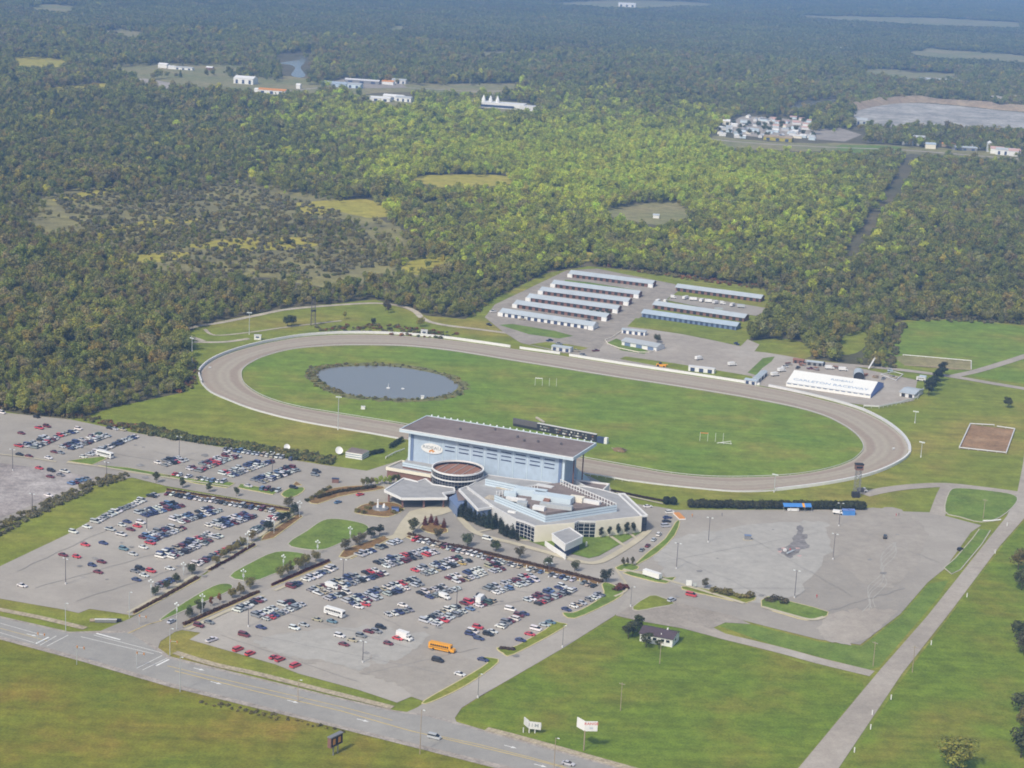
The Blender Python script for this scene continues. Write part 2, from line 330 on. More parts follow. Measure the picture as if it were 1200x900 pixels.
# straw coloured glades and pale clearings inside the woods
for px, m in [
    ([(345, 240), (365, 236), (430, 234), (452, 243), (456, 253), (430, 255), (400, 249), (362, 252)], 'straw'),
    ([(470, 212), (500, 206), (560, 204), (605, 208), (608, 214), (560, 219), (520, 220), (500, 216)], 'straw'),
    ([(480, 240), (520, 236), (545, 240), (520, 246), (490, 246)], 'straw'),
    ([(470, 315), (495, 300), (525, 300), (545, 306), (520, 315), (490, 322)], 'straw'),
    ([(635, 300), (665, 295), (705, 298), (690, 306), (650, 308)], 'straw'),
    ([(700, 248), (740, 240), (790, 236), (815, 248), (800, 260), (770, 264), (735, 258)], 'paleg'),
    ([(60, 235), (95, 226), (140, 219), (130, 226), (95, 234)], 'straw'),
    ([(120, 268), (180, 258), (240, 256), (215, 262), (170, 270)], 'straw'),
    ([(220, 288), (290, 278), (370, 280), (360, 290), (280, 294)], 'straw'),
    ([(150, 300), (220, 296), (210, 304), (165, 308)], 'straw'),
    ([(12, 72), (20, 66), (78, 70), (80, 79), (30, 82), (14, 80)], 'straw'),
    ([(112, 79), (150, 74), (190, 74), (300, 76), (300, 84), (220, 86), (150, 90)], 'paleg'),
    ([(145, 92), (230, 84), (310, 86), (400, 100), (380, 112), (300, 112), (220, 104), (160, 98)], 'paleg'),
    ([(200, 54), (240, 54), (300, 60), (300, 64), (240, 60)], 'paleg'),
    ([(400, 104), (440, 96), (520, 98), (600, 97), (616, 103), (600, 110), (530, 110), (470, 108), (410, 112)], 'paleg'),
    ([(555, 127), (568, 118), (610, 120), (636, 128), (630, 138), (590, 134)], 'paleg'),
    ([(425, 118), (435, 112), (478, 116), (500, 124), (440, 124)], 'paleg'),
    ([(825, 158), (870, 163), (940, 168), (990, 168), (1064, 172), (1064, 181), (985, 178), (900, 176), (845, 172)], 'paleg'), ([(985, 170), (1064, 173), (1062, 181), (990, 178)], 'turf'), ([(1064, 172), (1150, 177), (1200, 184), (1300, 188), (1300, 196), (1200, 190), (1120, 183), (1064, 180)], 'marsh'),
    ([(1055, 64), (1080, 56), (1150, 60), (1200, 64), (1320, 72), (1320, 84), (1200, 74), (1130, 70)], 'paleg'),
    ([(995, 83), (1040, 80), (1070, 85), (1120, 86), (1130, 94), (1070, 96), (1030, 90)], 'paleg'),
    ([(640, 4), (720, 0), (800, 2), (860, 6), (840, 12), (740, 10)], 'paleg'),
    ([(900, 18), (960, 14), (1090, 20), (1200, 26), (1200, 34), (1080, 30), (960, 26)], 'paleg'),
    ([(20, 10), (60, 4), (100, 10), (80, 16), (40, 16)], 'paleg'),
    ([(110, 36), (140, 34), (180, 40), (150, 44)], 'paleg'),
    ([(0, 108), (60, 102), (120, 97), (150, 95), (140, 100), (70, 108), (10, 112)], 'straw'), ([(450, 30), (480, 31), (486, 36), (455, 35)], 'paleg'), ([(540, 62), (640, 58), (650, 62), (560, 66)], 'paleg'),
    ([(872, 404), (905, 397), (940, 401), (953, 416), (930, 421), (905, 416)], 'lawn'), ([(983, 397), (1010, 386), (1020, 398), (1004, 414), (984, 414)], 'lawn')]:
    sheet('glade', [(a+random.gauss(0, 1.2), b+random.gauss(0, 0.3)) for a, b in catmull(px, 4, True)], 0.06, M[m])
sheet('quarry_floor', [(995, 126), (1030, 122), (1080, 121), (1140, 126), (1200, 132), (1330, 140), (1330, 172), (1200, 158), (1120, 152), (1040, 148), (1000, 144)], 0.09, ground_mat('quarry_stone', [(0.3, (0.28, 0.27, 0.25)), (0.5, (0.38, 0.365, 0.335)), (0.7, (0.50, 0.48, 0.44))], big=0.012, mid=0.03, fine=0.12, mid_amp=0.3), None, 3)
sheet('marsh', [(a+random.gauss(0, 9), b+random.gauss(0, 3)) for a, b in catmull([(10, 256), (80, 222), (180, 206), (270, 202), (360, 216), (440, 254), (500, 292), (490, 326), (400, 334), (300, 326), (200, 318), (110, 304), (40, 280)], 6, True)], -0.02, M['marsh'])
# quarry bank: a long raised lip of bare earth
def berm(name, px, wd, ht, mat, kind='structure'):
    L = catmull(GL(px), 5); a = offset(L, wd/2); b = offset(L, -wd/2); n = len(L)
    v = [(p[0], p[1], 0) for p in a]+[(p[0], p[1], ht*(0.75+0.5*random.random())) for p in L]+[(p[0], p[1], 0) for p in b]
    f = [(n+i, n+i+1, i+1, i) for i in range(n-1)]+[(2*n+i, 2*n+i+1, n+i+1, n+i) for i in range(n-1)]
    return struct(obj(name, mesh(name, v, f, mat, True)), kind)
berm('quarry_bank', [(993, 128), (1030, 121), (1080, 119), (1140, 124), (1200, 130), (1330, 137)], 40, 9, M['tan'])
berm('quarry_bank', [(1160, 121), (1200, 119), (1280, 122)], 60, 12, M['path'])
sheet('river', [(328, 74), (350, 70), (352, 66), (358, 66), (357, 74), (352, 79), (358, 88), (352, 91), (341, 88), (346, 80), (340, 76)], 0.10, M['water'], None, 3)
sheet('pond_water', [(920, 127), (926, 122), (945, 120), (975, 117), (984, 118), (960, 121), (940, 127)], 0.10, M['water'], None, 3)
ribbon('country_road', [(780, 156), (860, 166), (960, 172), (1060, 176), (1150, 183), (1320, 196)], 9, 0.12, M['gravel'])
ribbon('country_road', [(330, 108), (400, 101), (480, 103), (560, 107), (640, 104), (800, 96)], 8, 0.12, M['gravel'])
sheet('gravel_yard', [(845, 150), (870, 136), (905, 138), (950, 142), (952, 158), (900, 162), (862, 158)], 0.13, M['gravel'])
sheet('gravel_yard', [(382, 98), (400, 93), (470, 98), (478, 103), (400, 104)], 0.13, M['gravel2'])
sheet('gravel_yard', [(945, 152), (985, 150), (1010, 158), (990, 166), (950, 163)], 0.13, M['gravel2'])
sheet('gravel_yard', [(148, 93), (170, 92), (205, 98), (200, 104), (180, 103)], 0.13, M['gravel'])

# ---------------------------------------------------------------- race track
IN_PX = [(395, 485), (361.7, 479.7), (330, 472.5), (306.7, 464), (291.7, 455), (284.2, 446.7), (283, 436.7), (286.7, 430.8), (295, 425), (310, 418), (336.7, 410.8), (361.7, 407.5), (400, 405.2), (450, 405.3), (483.3, 406.7), (533.3, 412.2), (600, 423), (655, 431.7), (716.7, 441.7), (766.7, 449.2), (830, 459.2), (880, 467.7), (930, 477.6), (963.3, 487), (985, 497), (1000, 507), (1009, 516.7), (1011.7, 526), (1006.7, 533.3), (996.7, 540.8), (973.3, 549.2), (938.3, 555.8), (896.7, 559), (846.7, 559.7), (813, 558), (780, 554.2), (746.7, 548.3), (680, 536.3), (560, 514), (475, 498)]
OUT_PX = [(397, 501), (362, 495), (327, 487.5), (293, 478), (267, 468), (247, 459), (236, 448), (233.5, 438), (238, 431), (250, 422.5), (270, 414), (295, 406.7), (320, 401), (353, 395.5), (387, 393), (420, 392.2), (467, 393.5), (517, 397.5), (567, 404), (608, 410), (667, 418.5), (733, 429), (800, 439), (830, 443.5), (873, 450), (930, 460.5), (960, 468), (988, 475), (1013, 483.5), (1038, 496.7), (1055, 510), (1063, 521.7), (1063.5, 530), (1056.7, 538), (1038, 548), (1013, 556.7), (980, 563.5), (947, 568.5), (908, 573), (880, 575.5), (847, 574.7), (780, 568), (713, 559), (680, 553.5), (575, 534), (470, 514)]
def resample(P, n):
    P = P+[P[0]]; L = [0]
    for i in range(1, len(P)): L.append(L[-1]+math.dist(P[i-1], P[i]))
    return [(np.interp(L[-1]*k/n, L, [p[0] for p in P]), np.interp(L[-1]*k/n, L, [p[1] for p in P])) for k in range(n)]
INN = resample(catmull(GL(IN_PX), 6, True), 240); OUTR = catmull(GL(OUT_PX), 6, True)
OUT_M = []
oa = np.array(resample(OUTR, 1200))
for p in INN:
    d = np.hypot(oa[:, 0]-p[0], oa[:, 1]-p[1]); OUT_M.append(tuple(oa[int(d.argmin())]))
# even the outer points out so that no two quads fold
oi = []
cum = np.array([int(np.hypot(oa[:, 0]-p[0], oa[:, 1]-p[1]).argmin()) for p in OUT_M], float)
cum = np.unwrap(cum, period=1200)
k5 = np.array([np.mean([cum[(i+j) % 240]+(1200*np.sign(cum[-1]-cum[0])*((i+j)//240)) for j in range(-4, 5)]) for i in range(240)])
OUT_M = [tuple(oa[int(round(x)) % 1200]) for x in k5]
RN = 12; v = []; lane = []; f = []
for i in range(240):
    a, b = INN[i], OUT_M[i]
    for j in range(RN+1):
        t_ = j/RN; v.append((a[0]+(b[0]-a[0])*t_, a[1]+(b[1]-a[1])*t_, 0.14)); lane.append(t_)
for i in range(240):
    for j in range(RN):
        a = i*(RN+1)+j; b = ((i+1) % 240)*(RN+1)+j; f.append((a, a+1, b+1, b))
me = mesh('race_track', v, f, M['track']); at = me.attributes.new('lane', 'FLOAT', 'POINT'); at.data.foreach_set('value', lane)
trk = struct(obj('race_track', me))
struct(obj('infield', sheet_mesh('infield', INN, 0.10, M['infield'])))
# hub rail round the infield
mb = MB(); rail = offset(INN, 0, True)
for i in range(240):
    a, b = INN[i], INN[(i+1) % 240]
    mb.box(((a[0]+b[0])/2, (a[1]+b[1])/2, 0.86), (math.dist(a, b), 0.22, 0.20), math.atan2(b[1]-a[1], b[0]-a[0]))
    if i % 2 == 0: mb.box((a[0], a[1], 0.5), (0.1, 0.1, 0.72))
tag(mb.build('hub_rail', M['offwhite']), 'low white rail on short posts round the grass infield', 'rail')
def barrier(px, h, th, mat, label, posts=True, group='barriers round the race track', cat='fence', name='track_barrier'):
    L = catmull(GL(px), 4); mb = MB(); t = thing(name, label, cat, (L[0][0], L[0][1], 0), 0, group)
    for a, b in zip(L[:-1], L[1:]): mb.wall(a, b, 0.15, h, th)
    o = mb.build('board_face', mat, t, (-L[0][0], -L[0][1], 0))
    if posts:
        mb = MB(); s_ = 0
        for p in offset(L, 0.35): mb.box((p[0], p[1], (h+0.1)/2), (0.18, 0.18, h+0.1))
        mb.build('post_row', M['offwhite'], t, (-L[0][0], -L[0][1], 0))['kind'] = 'stuff'
    return t
barrier([(236, 449), (233, 438), (238, 430), (250, 421.5), (270, 413), (295, 405.7), (320, 400), (353, 394.5), (387, 391.8), (420, 391), (467, 392.3), (517, 396.3), (567, 403), (598, 407.5)], 1.9, 0.8, M['white'], 'tall white board fence round the far bend beside the pond')
barrier([(609, 409), (656, 415.5)], 1.8, 0.6, M['white'], 'short white board fence facing the gravel yard below the barns')
barrier([(667, 417.5), (733, 428), (800, 438), (830, 442.5), (890, 452)], 1.8, 0.6, M['white'], 'long white board fence along the back straight in front of the trailers')
barrier([(901, 453), (930, 459), (960, 466), (988, 473.5), (1013, 482), (1038, 495), (1056, 509), (1064.5, 521), (1066, 530)], 1.5, 1.6, M['offwhite'], 'grey white barrier bending past the long marquee')
barrier([(1066, 532), (1058, 540), (1038, 550.5), (1013, 559), (980, 566), (947, 571), (909, 575.5)], 1.7, 1.0, M['white'], 'white board fence on the bend below the floodlight tower')
barrier([(908, 575.7), (880, 577), (847, 576), (780, 569.5), (737, 564)], 0.9, 0.3, M['offwhite'], 'low pale rail beside the track above the clipped dark hedges')
barrier([(236, 450), (247, 460.5), (267, 469.5), (293, 479.5), (327, 489), (362, 496.5), (397, 502.5), (433, 508.5), (468, 515)], 1.0, 0.5, M['offwhite'], 'low white rail on the bend above the satellite dishes')

# ---------------------------------------------------------------- pond in the infield
POND = [(371, 440), (374, 435), (385, 431.5), (402, 430), (440, 429), (470, 431), (500, 436), (520, 441), (533, 448), (537, 453), (530, 460), (515, 464.5), (495, 467), (465, 467.5), (440, 466), (415, 463.5), (395, 458), (380, 450)]
PW = catmull(GL(POND), 4, True)
pc = (sum(p[0] for p in PW)/len(PW), sum(p[1] for p in PW)/len(PW))
struct(obj('pond_bank', sheet_mesh('pond_bank', [(pc[0]+(p[0]-pc[0])*(1.13+random.uniform(-.03, .07)), pc[1]+(p[1]-pc[1])*(1.18+random.uniform(-.04, .09))) for p in PW], 0.13, ground_mat('bank_earth', [(0.3, (0.13, 0.11, 0.055)), (0.5, (0.17, 0.18, 0.07)), (0.7, (0.24, 0.20, 0.09))], big=0.1, mid=0.4))))
struct(obj('pond', sheet_mesh('pond', PW, 0.17, M['water'])))

# ---------------------------------------------------------------- lots and roads
sheet('parking_lot_upper', [(-160, 462), (7, 484), (83, 492), (155, 507), (263, 525), (347, 540), (385, 546), (430, 552), (468, 540), (476, 545), (455, 580), (400, 600), (345, 604), (340, 595), (195, 570), (155, 560), (118, 566), (60, 590), (0, 618), (-160, 690)], 0.14, M['asphalt'])
sheet('gravel_lot', [(-160, 530), (0, 543), (60, 551), (112, 560), (60, 583), (0, 608), (-160, 668)], 0.17, ground_mat('dirt_lot', [(0.3, (0.31, 0.27, 0.255)), (0.5, (0.35, 0.315, 0.30)), (0.7, (0.43, 0.40, 0.385))], big=0.02, mid=0.08))
sheet('parking_lot_west', [(-70, 694), (0, 664), (78, 627), (123, 601), (182, 579), (200, 576.5), (330, 601), (346, 603), (300, 633), (232, 677), (156, 722), (133, 718), (105, 714), (92, 719), (75, 715), (0, 702)], 0.14, M['asphalt2'])
sheet('boulevard', [(115, 741), (153, 725), (232, 679), (300, 634), (352, 604), (340, 600), (352, 590), (362, 588), (384, 577), (410, 572), (450, 572), (500, 580), (560, 600), (600, 640), (480, 632), (455, 634), (398, 655), (318, 690), (303, 698), (216, 738), (205, 741), (188, 752), (184, 763), (150, 760)], 0.15, M['asphalt'])
sheet('parking_lot_main', [(214, 739), (303, 696), (318, 689), (386, 660), (398, 654), (455, 631), (470, 629), (517, 639), (607, 659), (707, 684), (729, 690), (735, 700), (720, 722), (660, 760), (560, 818), (541, 830), (533, 842), (536, 849), (490, 850), (470, 838), (490, 829), (498, 823), (482, 817), (465, 824), (420, 809), (350, 790), (322, 779), (222, 750), (235, 742)], 0.16, M['asphalt2'])
sheet('forecourt', [(476, 630), (500, 580), (470, 560), (468, 540), (690, 558), (714, 570), (722, 580), (745, 591), (770, 594), (792, 598), (1000, 597.5), (1093, 601), (1142, 614), (1150, 616), (1138, 624), (1107, 667), (1087, 683), (1055, 720), (1008, 756), (960, 750), (900, 735), (850, 722), (800, 716), (762, 703), (736, 712), (722, 722), (712, 700), (700, 684), (607, 660), (517, 640)], 0.145, M['asphalt'])
sheet('gravel_triangle', [(722, 722), (736, 712), (762, 699), (792, 706), (858, 722), (880, 732), (850, 730), (836, 736), (860, 748), (830, 745), (800, 737), (748, 728)], 0.165, M['gravel2'], None, 0)
ribbon('gravel_path', [(800, 730), (840, 744), (880, 754), (920, 764), (960, 775), (1022, 790)], 6.5, 0.18, M['gravel'])
sheet('gravel_road', [(937, 899), (1030, 787), (1087, 722), (1152, 640), (1180, 605), (1192, 578), (1198, 548), (1205, 500), (1212, 440), (1228, 440), (1222, 500), (1214, 560), (1201, 607), (1172, 640), (1115, 716), (1057, 790), (984, 899), (935, 965), (880, 965)], 0.19, M['gravel'])
ribbon('gravel_path', [(1012, 580), (1040, 574), (1075, 570), (1110, 569), (1150, 573), (1195, 579)], 8, 0.17, M['gravel'])
ribbon('gravel_path', [(1112, 570), (1106, 582), (1098, 604)], 8, 0.175, M['gravel'])
ribbon('back_road', [(880, 413), (905, 416), (960, 425), (1040, 432), (1112, 441), (1160, 449), (1220, 459), (1300, 472)], 7.5, 0.17, M['gravel'])
ribbon('back_road', [(1118, 441), (1145, 435), (1175, 426), (1200, 418), (1260, 398)], 7, 0.175, M['gravel'])
ribbon('back_path', [(238, 400), (218, 393), (213, 389), (228, 383), (260, 378), (300, 370), (335, 363), (390, 358), (440, 355.5), (470, 359), (486, 365), (498, 375), (520, 381), (560, 386), (610, 393), (650, 402)], 5, 0.12, M['path'])
ribbon('back_path', [(226, 401), (262, 401), (292, 397)], 4.5, 0.125, M['path'])
ribbon('back_path', [(240, 386), (252, 393), (290, 390), (340, 383), (400, 376)], 2.6, 0.12, M['path'])
sheet('barn_yard', [(568, 372), (580, 357), (620, 338), (664, 317), (700, 315), (790, 333), (800, 338), (742, 378), (716, 400), (700, 416), (660, 414), (610, 402), (588, 388)], 0.12, M['gravel2'])
sheet('barn_grass', [(585, 381), (600, 380), (650, 388), (672, 394), (655, 397), (620, 392)], 0.14, M['turf'])
sheet('barn_grass', [(662, 328), (690, 331), (745, 340), (752, 344), (700, 340), (660, 334)], 0.14, M['turf'])
sheet('barn_grass', [(620, 420-16), (640, 401), (668, 404), (690, 408), (680, 411), (650, 410)], 0.14, M['lawn'])
sheet('gravel_yard', [(664, 415), (700, 413), (712, 398), (735, 383), (760, 386), (800, 392), (850, 402), (868, 406), (876, 398), (890, 404), (884, 412), (905, 415), (960, 424), (1000, 430), (1075, 446), (1070, 470), (1030, 477), (990, 472), (935, 461), (880, 450), (830, 441), (760, 430)], 0.13, M['gravel'])
sheet('yard_grass', [(735, 383), (745, 373), (800, 380), (872, 392), (862, 405), (800, 391)], 0.15, M['lawn'])
sheet('yard_grass', [(876, 437), (894, 420), (908, 418), (904, 424), (893, 432), (886, 440)], 0.15, M['turf'])
sheet('yard_grass', [(726, 421), (733, 418), (790, 426), (880, 441), (890, 448), (830, 440)], 0.15, M['lawn'])
sheet('yard_grass', [(712, 402), (722, 397), (740, 404), (760, 412), (755, 415), (728, 411)], 0.15, M['turf'])
sheet('trailer_yard', [(782, 352), (790, 346), (830, 350), (897, 361), (890, 371), (840, 364)], 0.15, M['asphalt'])
sheet('sand_arena', [(1137, 498), (1189, 504), (1179, 532), (1124, 526)], 0.12, M['sand'])
sheet('sand_arena', [(1046, 419), (1058, 417), (1138, 424), (1138, 433), (1120, 434), (1060, 428)], 0.12, M['paleg'])
# main road with shoulders and paint
sheet('road_shoulder', [(-160, 690), (0, 722.5), (82, 741), (112, 740), (150, 740), (186, 760), (200, 770), (380, 814), (462, 833), (500, 838), (533, 846), (567, 856), (724, 899), (900, 948), (900, 984), (800, 957), (585, 902), (400, 855), (200, 806), (93, 775), (0, 750), (-160, 712)], 0.155, M['shoulder'])
RD = sheet('main_road', [(-160, 692), (0, 725), (80, 742.5), (110, 743), (152, 742), (182, 762), (196, 772), (380, 816.5), (462, 835), (500, 840), (533, 849), (567, 858.5), (720, 900.5), (900, 950), (900, 976), (800, 951), (592, 898), (400, 851), (200, 801), (93, 770), (0, 746), (-160, 708)], 0.18, M['road'])
def line(px, wd, m='white_line', z=0.21, name='lane_line', par=None): return ribbon(name, px, wd, z, M[m], par or RD, 0)
line([(-100, 712), (0, 737), (56, 752)], 0.35, 'yellow_line', name='centre_line'); line([(205, 787), (300, 811), (400, 834), (480, 857), (600, 885), (720, 915)], 0.5, 'yellow_line', name='centre_line')
line([(196, 781), (300, 806), (400, 829), (460, 845)], 0.4, 'yellow_line', name='centre_line')
line([(508, 862), (560, 873), (620, 888), (660, 899)], 0.4, 'yellow_line', name='centre_line')
line([(-100, 704), (0, 731), (50, 745)], 0.25); line([(0, 742), (40, 754)], 0.25)
line([(42, 755), (57, 747.5)], 0.9, name='stop_line'); line([(113, 743), (141, 750.5)], 0.9, name='stop_line'); line([(183, 781), (198, 773.5)], 0.9, name='stop_line')
for a, b in (((47, 757), (66, 746)), ((55, 758), (80, 745)), ((160, 784), (190, 769)), ((167, 786), (196, 772)), ((95, 747), (180, 767)), ((110, 745), (190, 766))): line([a, b], 0.3, name='crossing_line')
for px, py in ((37, 745), (233, 785), (253, 801), (343, 823), (425, 845), (598, 876), (633, 898)):
    a = GV(px, py); d = (GV(px+20, py+5)-a).normalized(); n_ = Vector((-d.y, d.x, 0)); P = [a-d*2.4+n_*0.2, a+d*0.5+n_*0.2, a+d*0.5+n_*0.75, a+d*2.6, a+d*0.5-n_*0.75, a+d*0.5-n_*0.2, a-d*2.4-n_*0.2]
    obj('lane_arrow', sheet_mesh('lane_arrow', [(q.x, q.y) for q in P], 0.21+(ZN[0]+1)*0.0012, M['white_line']), RD)
line([(150, 743), (172, 733), (190, 728)], 0.5, 'yellow_line')
# rubble lined ditches beside the road
for px in ([(-100, 695), (0, 715), (50, 725), (100, 737)], [(205, 765), (250, 779), (300, 790), (380, 810), (460, 830)], [(570, 855), (620, 868), (720, 896), (800, 918)]):
    ribbon('stone_ditch', px, 3.4, 0.20, M['stone'])
# worn and repaired areas of the lots, with ragged outlines
def ragged(px, amp=2.4):
    q = catmull(px, 10, True); return [(a+random.gauss(0, amp), b+random.gauss(0, amp*0.45)) for a, b in q]
for px, m in [([(432, 780), (500, 765), (560, 775), (575, 780), (540, 803), (498, 822), (460, 800), (425, 790)], 'patch'), ([(355, 772), (380, 764), (395, 772), (360, 778)], 'patch'), ([(300, 752), (355, 740), (440, 735), (470, 745), (440, 760), (425, 785), (380, 775), (330, 768)], 'palepatch'), ([(440, 750), (500, 742), (480, 765), (440, 778)], 'palepatch')]:
    sheet('asphalt_patch', ragged(px), 0.185, M[m])
for px, m in [([(770, 640), (860, 618), (960, 612), (975, 640), (930, 700), (880, 705), (800, 690), (775, 668)], 'palepatch'), ([(985, 600), (1060, 600), (1085, 640), (1040, 690), (985, 660), (970, 622)], 'patch'), ([(1000, 755), (960, 742), (970, 722), (1010, 715), (1050, 718)], 'gravel')]:
    sheet('asphalt_patch', ragged(px), 0.165, M[m])
sheet('scorch_mark', [(a+random.gauss(0, 0.9), b+random.gauss(0, 0.5)) for a, b in catmull([(924, 655), (917, 650), (911, 644), (921, 641), (928, 636), (931, 628), (935, 624), (933, 618), (938, 616), (942, 620), (941, 626), (946, 627), (944, 634), (949, 641), (940, 645), (930, 652)], 5, True)], 0.19, ground_mat('soot', [(0.3, (0.17, 0.16, 0.165)), (0.7, (0.29, 0.275, 0.265))], big=0.25))
for px_, py_ in ((914, 647), (937, 652), (918, 643), (934, 643)): sheet('rust_stain', [(px_+3*math.cos(k_)*random.uniform(.5, 1.2), py_+1.2*math.sin(k_)*random.uniform(.5, 1.2)) for k_ in np.linspace(0, 6, 12)], 0.19, M['pinkroof'])
for k in range(4):
    x0 = 1008+k*6+random.uniform(-4, 4); y0 = 718-k*2; pts = []
    for j in range(9):
        u = j/8; pts.append((x0+u*(1044-x0+k*2)+5*math.sin(j*1.7+k), y0-u*(y0-636)))
    ribbon('tyre_mark', pts, 0.4, 0.195, M['palepatch'])
# sealed cracks and oil stains
for x0_, y0_, x1_, y1_ in [(300, 745, 520, 790), (340, 720, 480, 760), (260, 745, 420, 800), (430, 790, 560, 760), (380, 690, 470, 735), (520, 720, 640, 700), (40, 690, 220, 640), (20, 670, 150, 610), (90, 705, 230, 660), (60, 520, 300, 560), (180, 530, 360, 565), (770, 660, 960, 625), (800, 690, 950, 690), (860, 620, 1000, 700), (1000, 620, 1100, 660), (960, 720, 1060, 690), (560, 690, 690, 700), (760, 640, 900, 700)]:
    n_ = 14; ribbon('sealed_crack', [(x0_+(x1_-x0_)*k/n_+random.gauss(0, 0.8), y0_+(y1_-y0_)*k/n_+random.gauss(0, 0.35)) for k in range(n_+1)], 0.26, 0.20, M['seal'])
for k in range(46):
    x0_, y0_ = random.choice([(random.uniform(320, 640), random.uniform(690, 790)), (random.uniform(90, 280), random.uniform(610, 690)), (random.uniform(790, 1060), random.uniform(612, 715)), (random.uniform(80, 330), random.uniform(520, 565))]); r_ = random.uniform(0.8, 2.6)
    if (y0_-640)*1.0 > (x0_-340)*-0.9+160 or x0_ > 780 or x0_ < 290: sheet('oil_stain', [(x0_+r_*2*math.cos(a_)*random.uniform(.6, 1.2), y0_+r_*.7*math.sin(a_)*random.uniform(.6, 1.2)) for a_ in np.linspace(0, 5.8, 12)], 0.20, M['oil'])
# raised grass and planting islands with kerbs
def island(px, mat='turf', kerb='kerb', sm=3, name='kerbed_island', kw=0.5):
    P = GL(px); P = catmull(P, sm, True) if sm else P
    P = ccw(P); o = struct(obj(name, sheet_mesh(name, P, 0.40, M[mat])))
    mb = MB(); q = offset(P, -kw, True); n = len(P)
    v = [(a[0], a[1], 0.41) for a in P]+[(a[0], a[1], 0.41) for a in q]+[(a[0], a[1], 0.0) for a in q]
    f = [(i, n+i, n+(i+1) % n, (i+1) % n) for i in range(n)]+[(n+i, 2*n+i, 2*n+(i+1) % n, n+(i+1) % n) for i in range(n)]
    obj('kerb', mesh('kerb', v, f, M[kerb]), o); return o
for a in [
    ([(188, 727), (218, 706), (250, 688), (266, 685), (272, 689), (260, 697), (222, 713), (200, 723)], 'turf', 'kerbg'),
    ([(270, 676), (295, 660), (322, 648), (345, 648), (358, 652), (345, 664), (318, 674), (297, 681)], 'turf', 'kerbg'),
    ([(338, 638), (360, 623), (378, 611), (395, 609), (420, 613), (431, 618), (428, 624), (407, 633), (381, 644), (358, 644)], 'turf', 'kerbg'),
    ([(214, 736), (222, 727), (303, 693), (304, 696)], 'mulch', 'kerb', 0), ([(317, 689), (320, 685), (386, 657), (388, 660)], 'mulch', 'kerb', 0),
    ([(398, 653), (404, 645), (450, 629), (456, 632), (412, 655)], 'mulch', 'kerb', 0),
    ([(155, 722), (158, 717), (230, 677), (234, 679)], 'mulch', 'kerb', 0), ([(243, 671), (246, 667), (296, 638), (300, 640)], 'mulch', 'kerb', 0), ([(306, 634), (310, 628), (350, 603), (354, 606), (320, 631)], 'mulch', 'kerb', 0),
    ([(194, 577), (196, 573), (338, 596), (341, 600), (326, 599)], 'mulch', 'kerb', 0),
    ([(476, 630), (480, 626), (517, 637), (607, 657), (707, 681), (700, 686), (607, 663), (517, 643)], 'mulch', 'kerb', 0),
    ([(660, 719), (673, 725), (712, 708), (729, 697), (727, 691), (712, 684), (706, 686), (708, 698), (690, 711), (672, 719)], 'turf', 'kerb'),
    ([(583, 760), (590, 766), (602, 767), (660, 736), (657, 731), (640, 728), (646, 734), (620, 750), (600, 760)], 'lawn', 'kerb'),
    ([(583, 777), (574, 772), (566, 772), (572, 778), (540, 798), (498, 822), (505, 823), (545, 804)], 'lawn', 'kerb'),
    ([(80, 541), (92, 539), (120, 536), (124, 538), (108, 545)], 'turf', 'kerb', 0), ([(116, 546), (150, 549), (200, 558), (200, 561), (150, 553)], 'turf', 'kerb', 0),
    ([(186, 556), (230, 563), (270, 566), (274, 567), (266, 572), (230, 567)], 'turf', 'kerb', 0), ([(279, 572), (320, 580), (325, 577), (318, 574), (282, 568)], 'turf', 'kerb', 0),
    ([(330, 580), (340, 573), (355, 572), (354, 577), (340, 584)], 'turf', 'kerb', 2), ([(343, 570), (347, 565), (353, 569)], 'mulch', 'kerb', 0),
    ([(362, 588), (370, 582), (384, 575), (404, 571), (440, 570), (450, 573), (420, 578), (395, 583), (372, 591)], 'mulch', 'kerb', 2),
    ([(416, 600), (424, 593), (440, 590), (460, 590), (472, 595), (470, 600), (455, 606), (440, 605), (424, 603)], 'mulch', 'kerb', 3),
    ([(494, 618), (505, 612), (520, 618), (524, 624), (510, 626), (496, 622)], 'mulch', 'kerb', 2),
    ([(744, 663), (760, 648), (780, 632), (792, 613), (796, 612), (790, 628), (770, 648), (750, 660)], 'turf', 'kerb', 2),
    ([(722, 666), (735, 661), (748, 665), (742, 669), (728, 669)], 'turf', 'kerb', 2), ([(731, 672), (750, 671), (780, 678), (791, 677), (780, 684), (755, 679)], 'turf', 'kerb', 2),
    ([(800, 691), (808, 688), (850, 696), (885, 699), (874, 707), (840, 700)], 'lawn', 'kerb', 2), ([(893, 711), (900, 700), (930, 707), (970, 718), (960, 725), (945, 727), (925, 722)], 'turf', 'kerb', 2),
    ([(1107, 666), (1120, 655), (1140, 632), (1148, 621), (1160, 622), (1150, 638), (1125, 668), (1115, 673)], 'turf', 'kerbg', 0), ([(1108, 600), (1113, 577), (1125, 573), (1160, 576), (1188, 581), (1190, 590), (1172, 606), (1150, 612), (1125, 606)], 'turf', 'kerbg', 3),
    ([(762, 699), (775, 701), (790, 708), (770, 712), (748, 716), (742, 712)], 'lawn', 'kerbg', 2)]: island(*a)
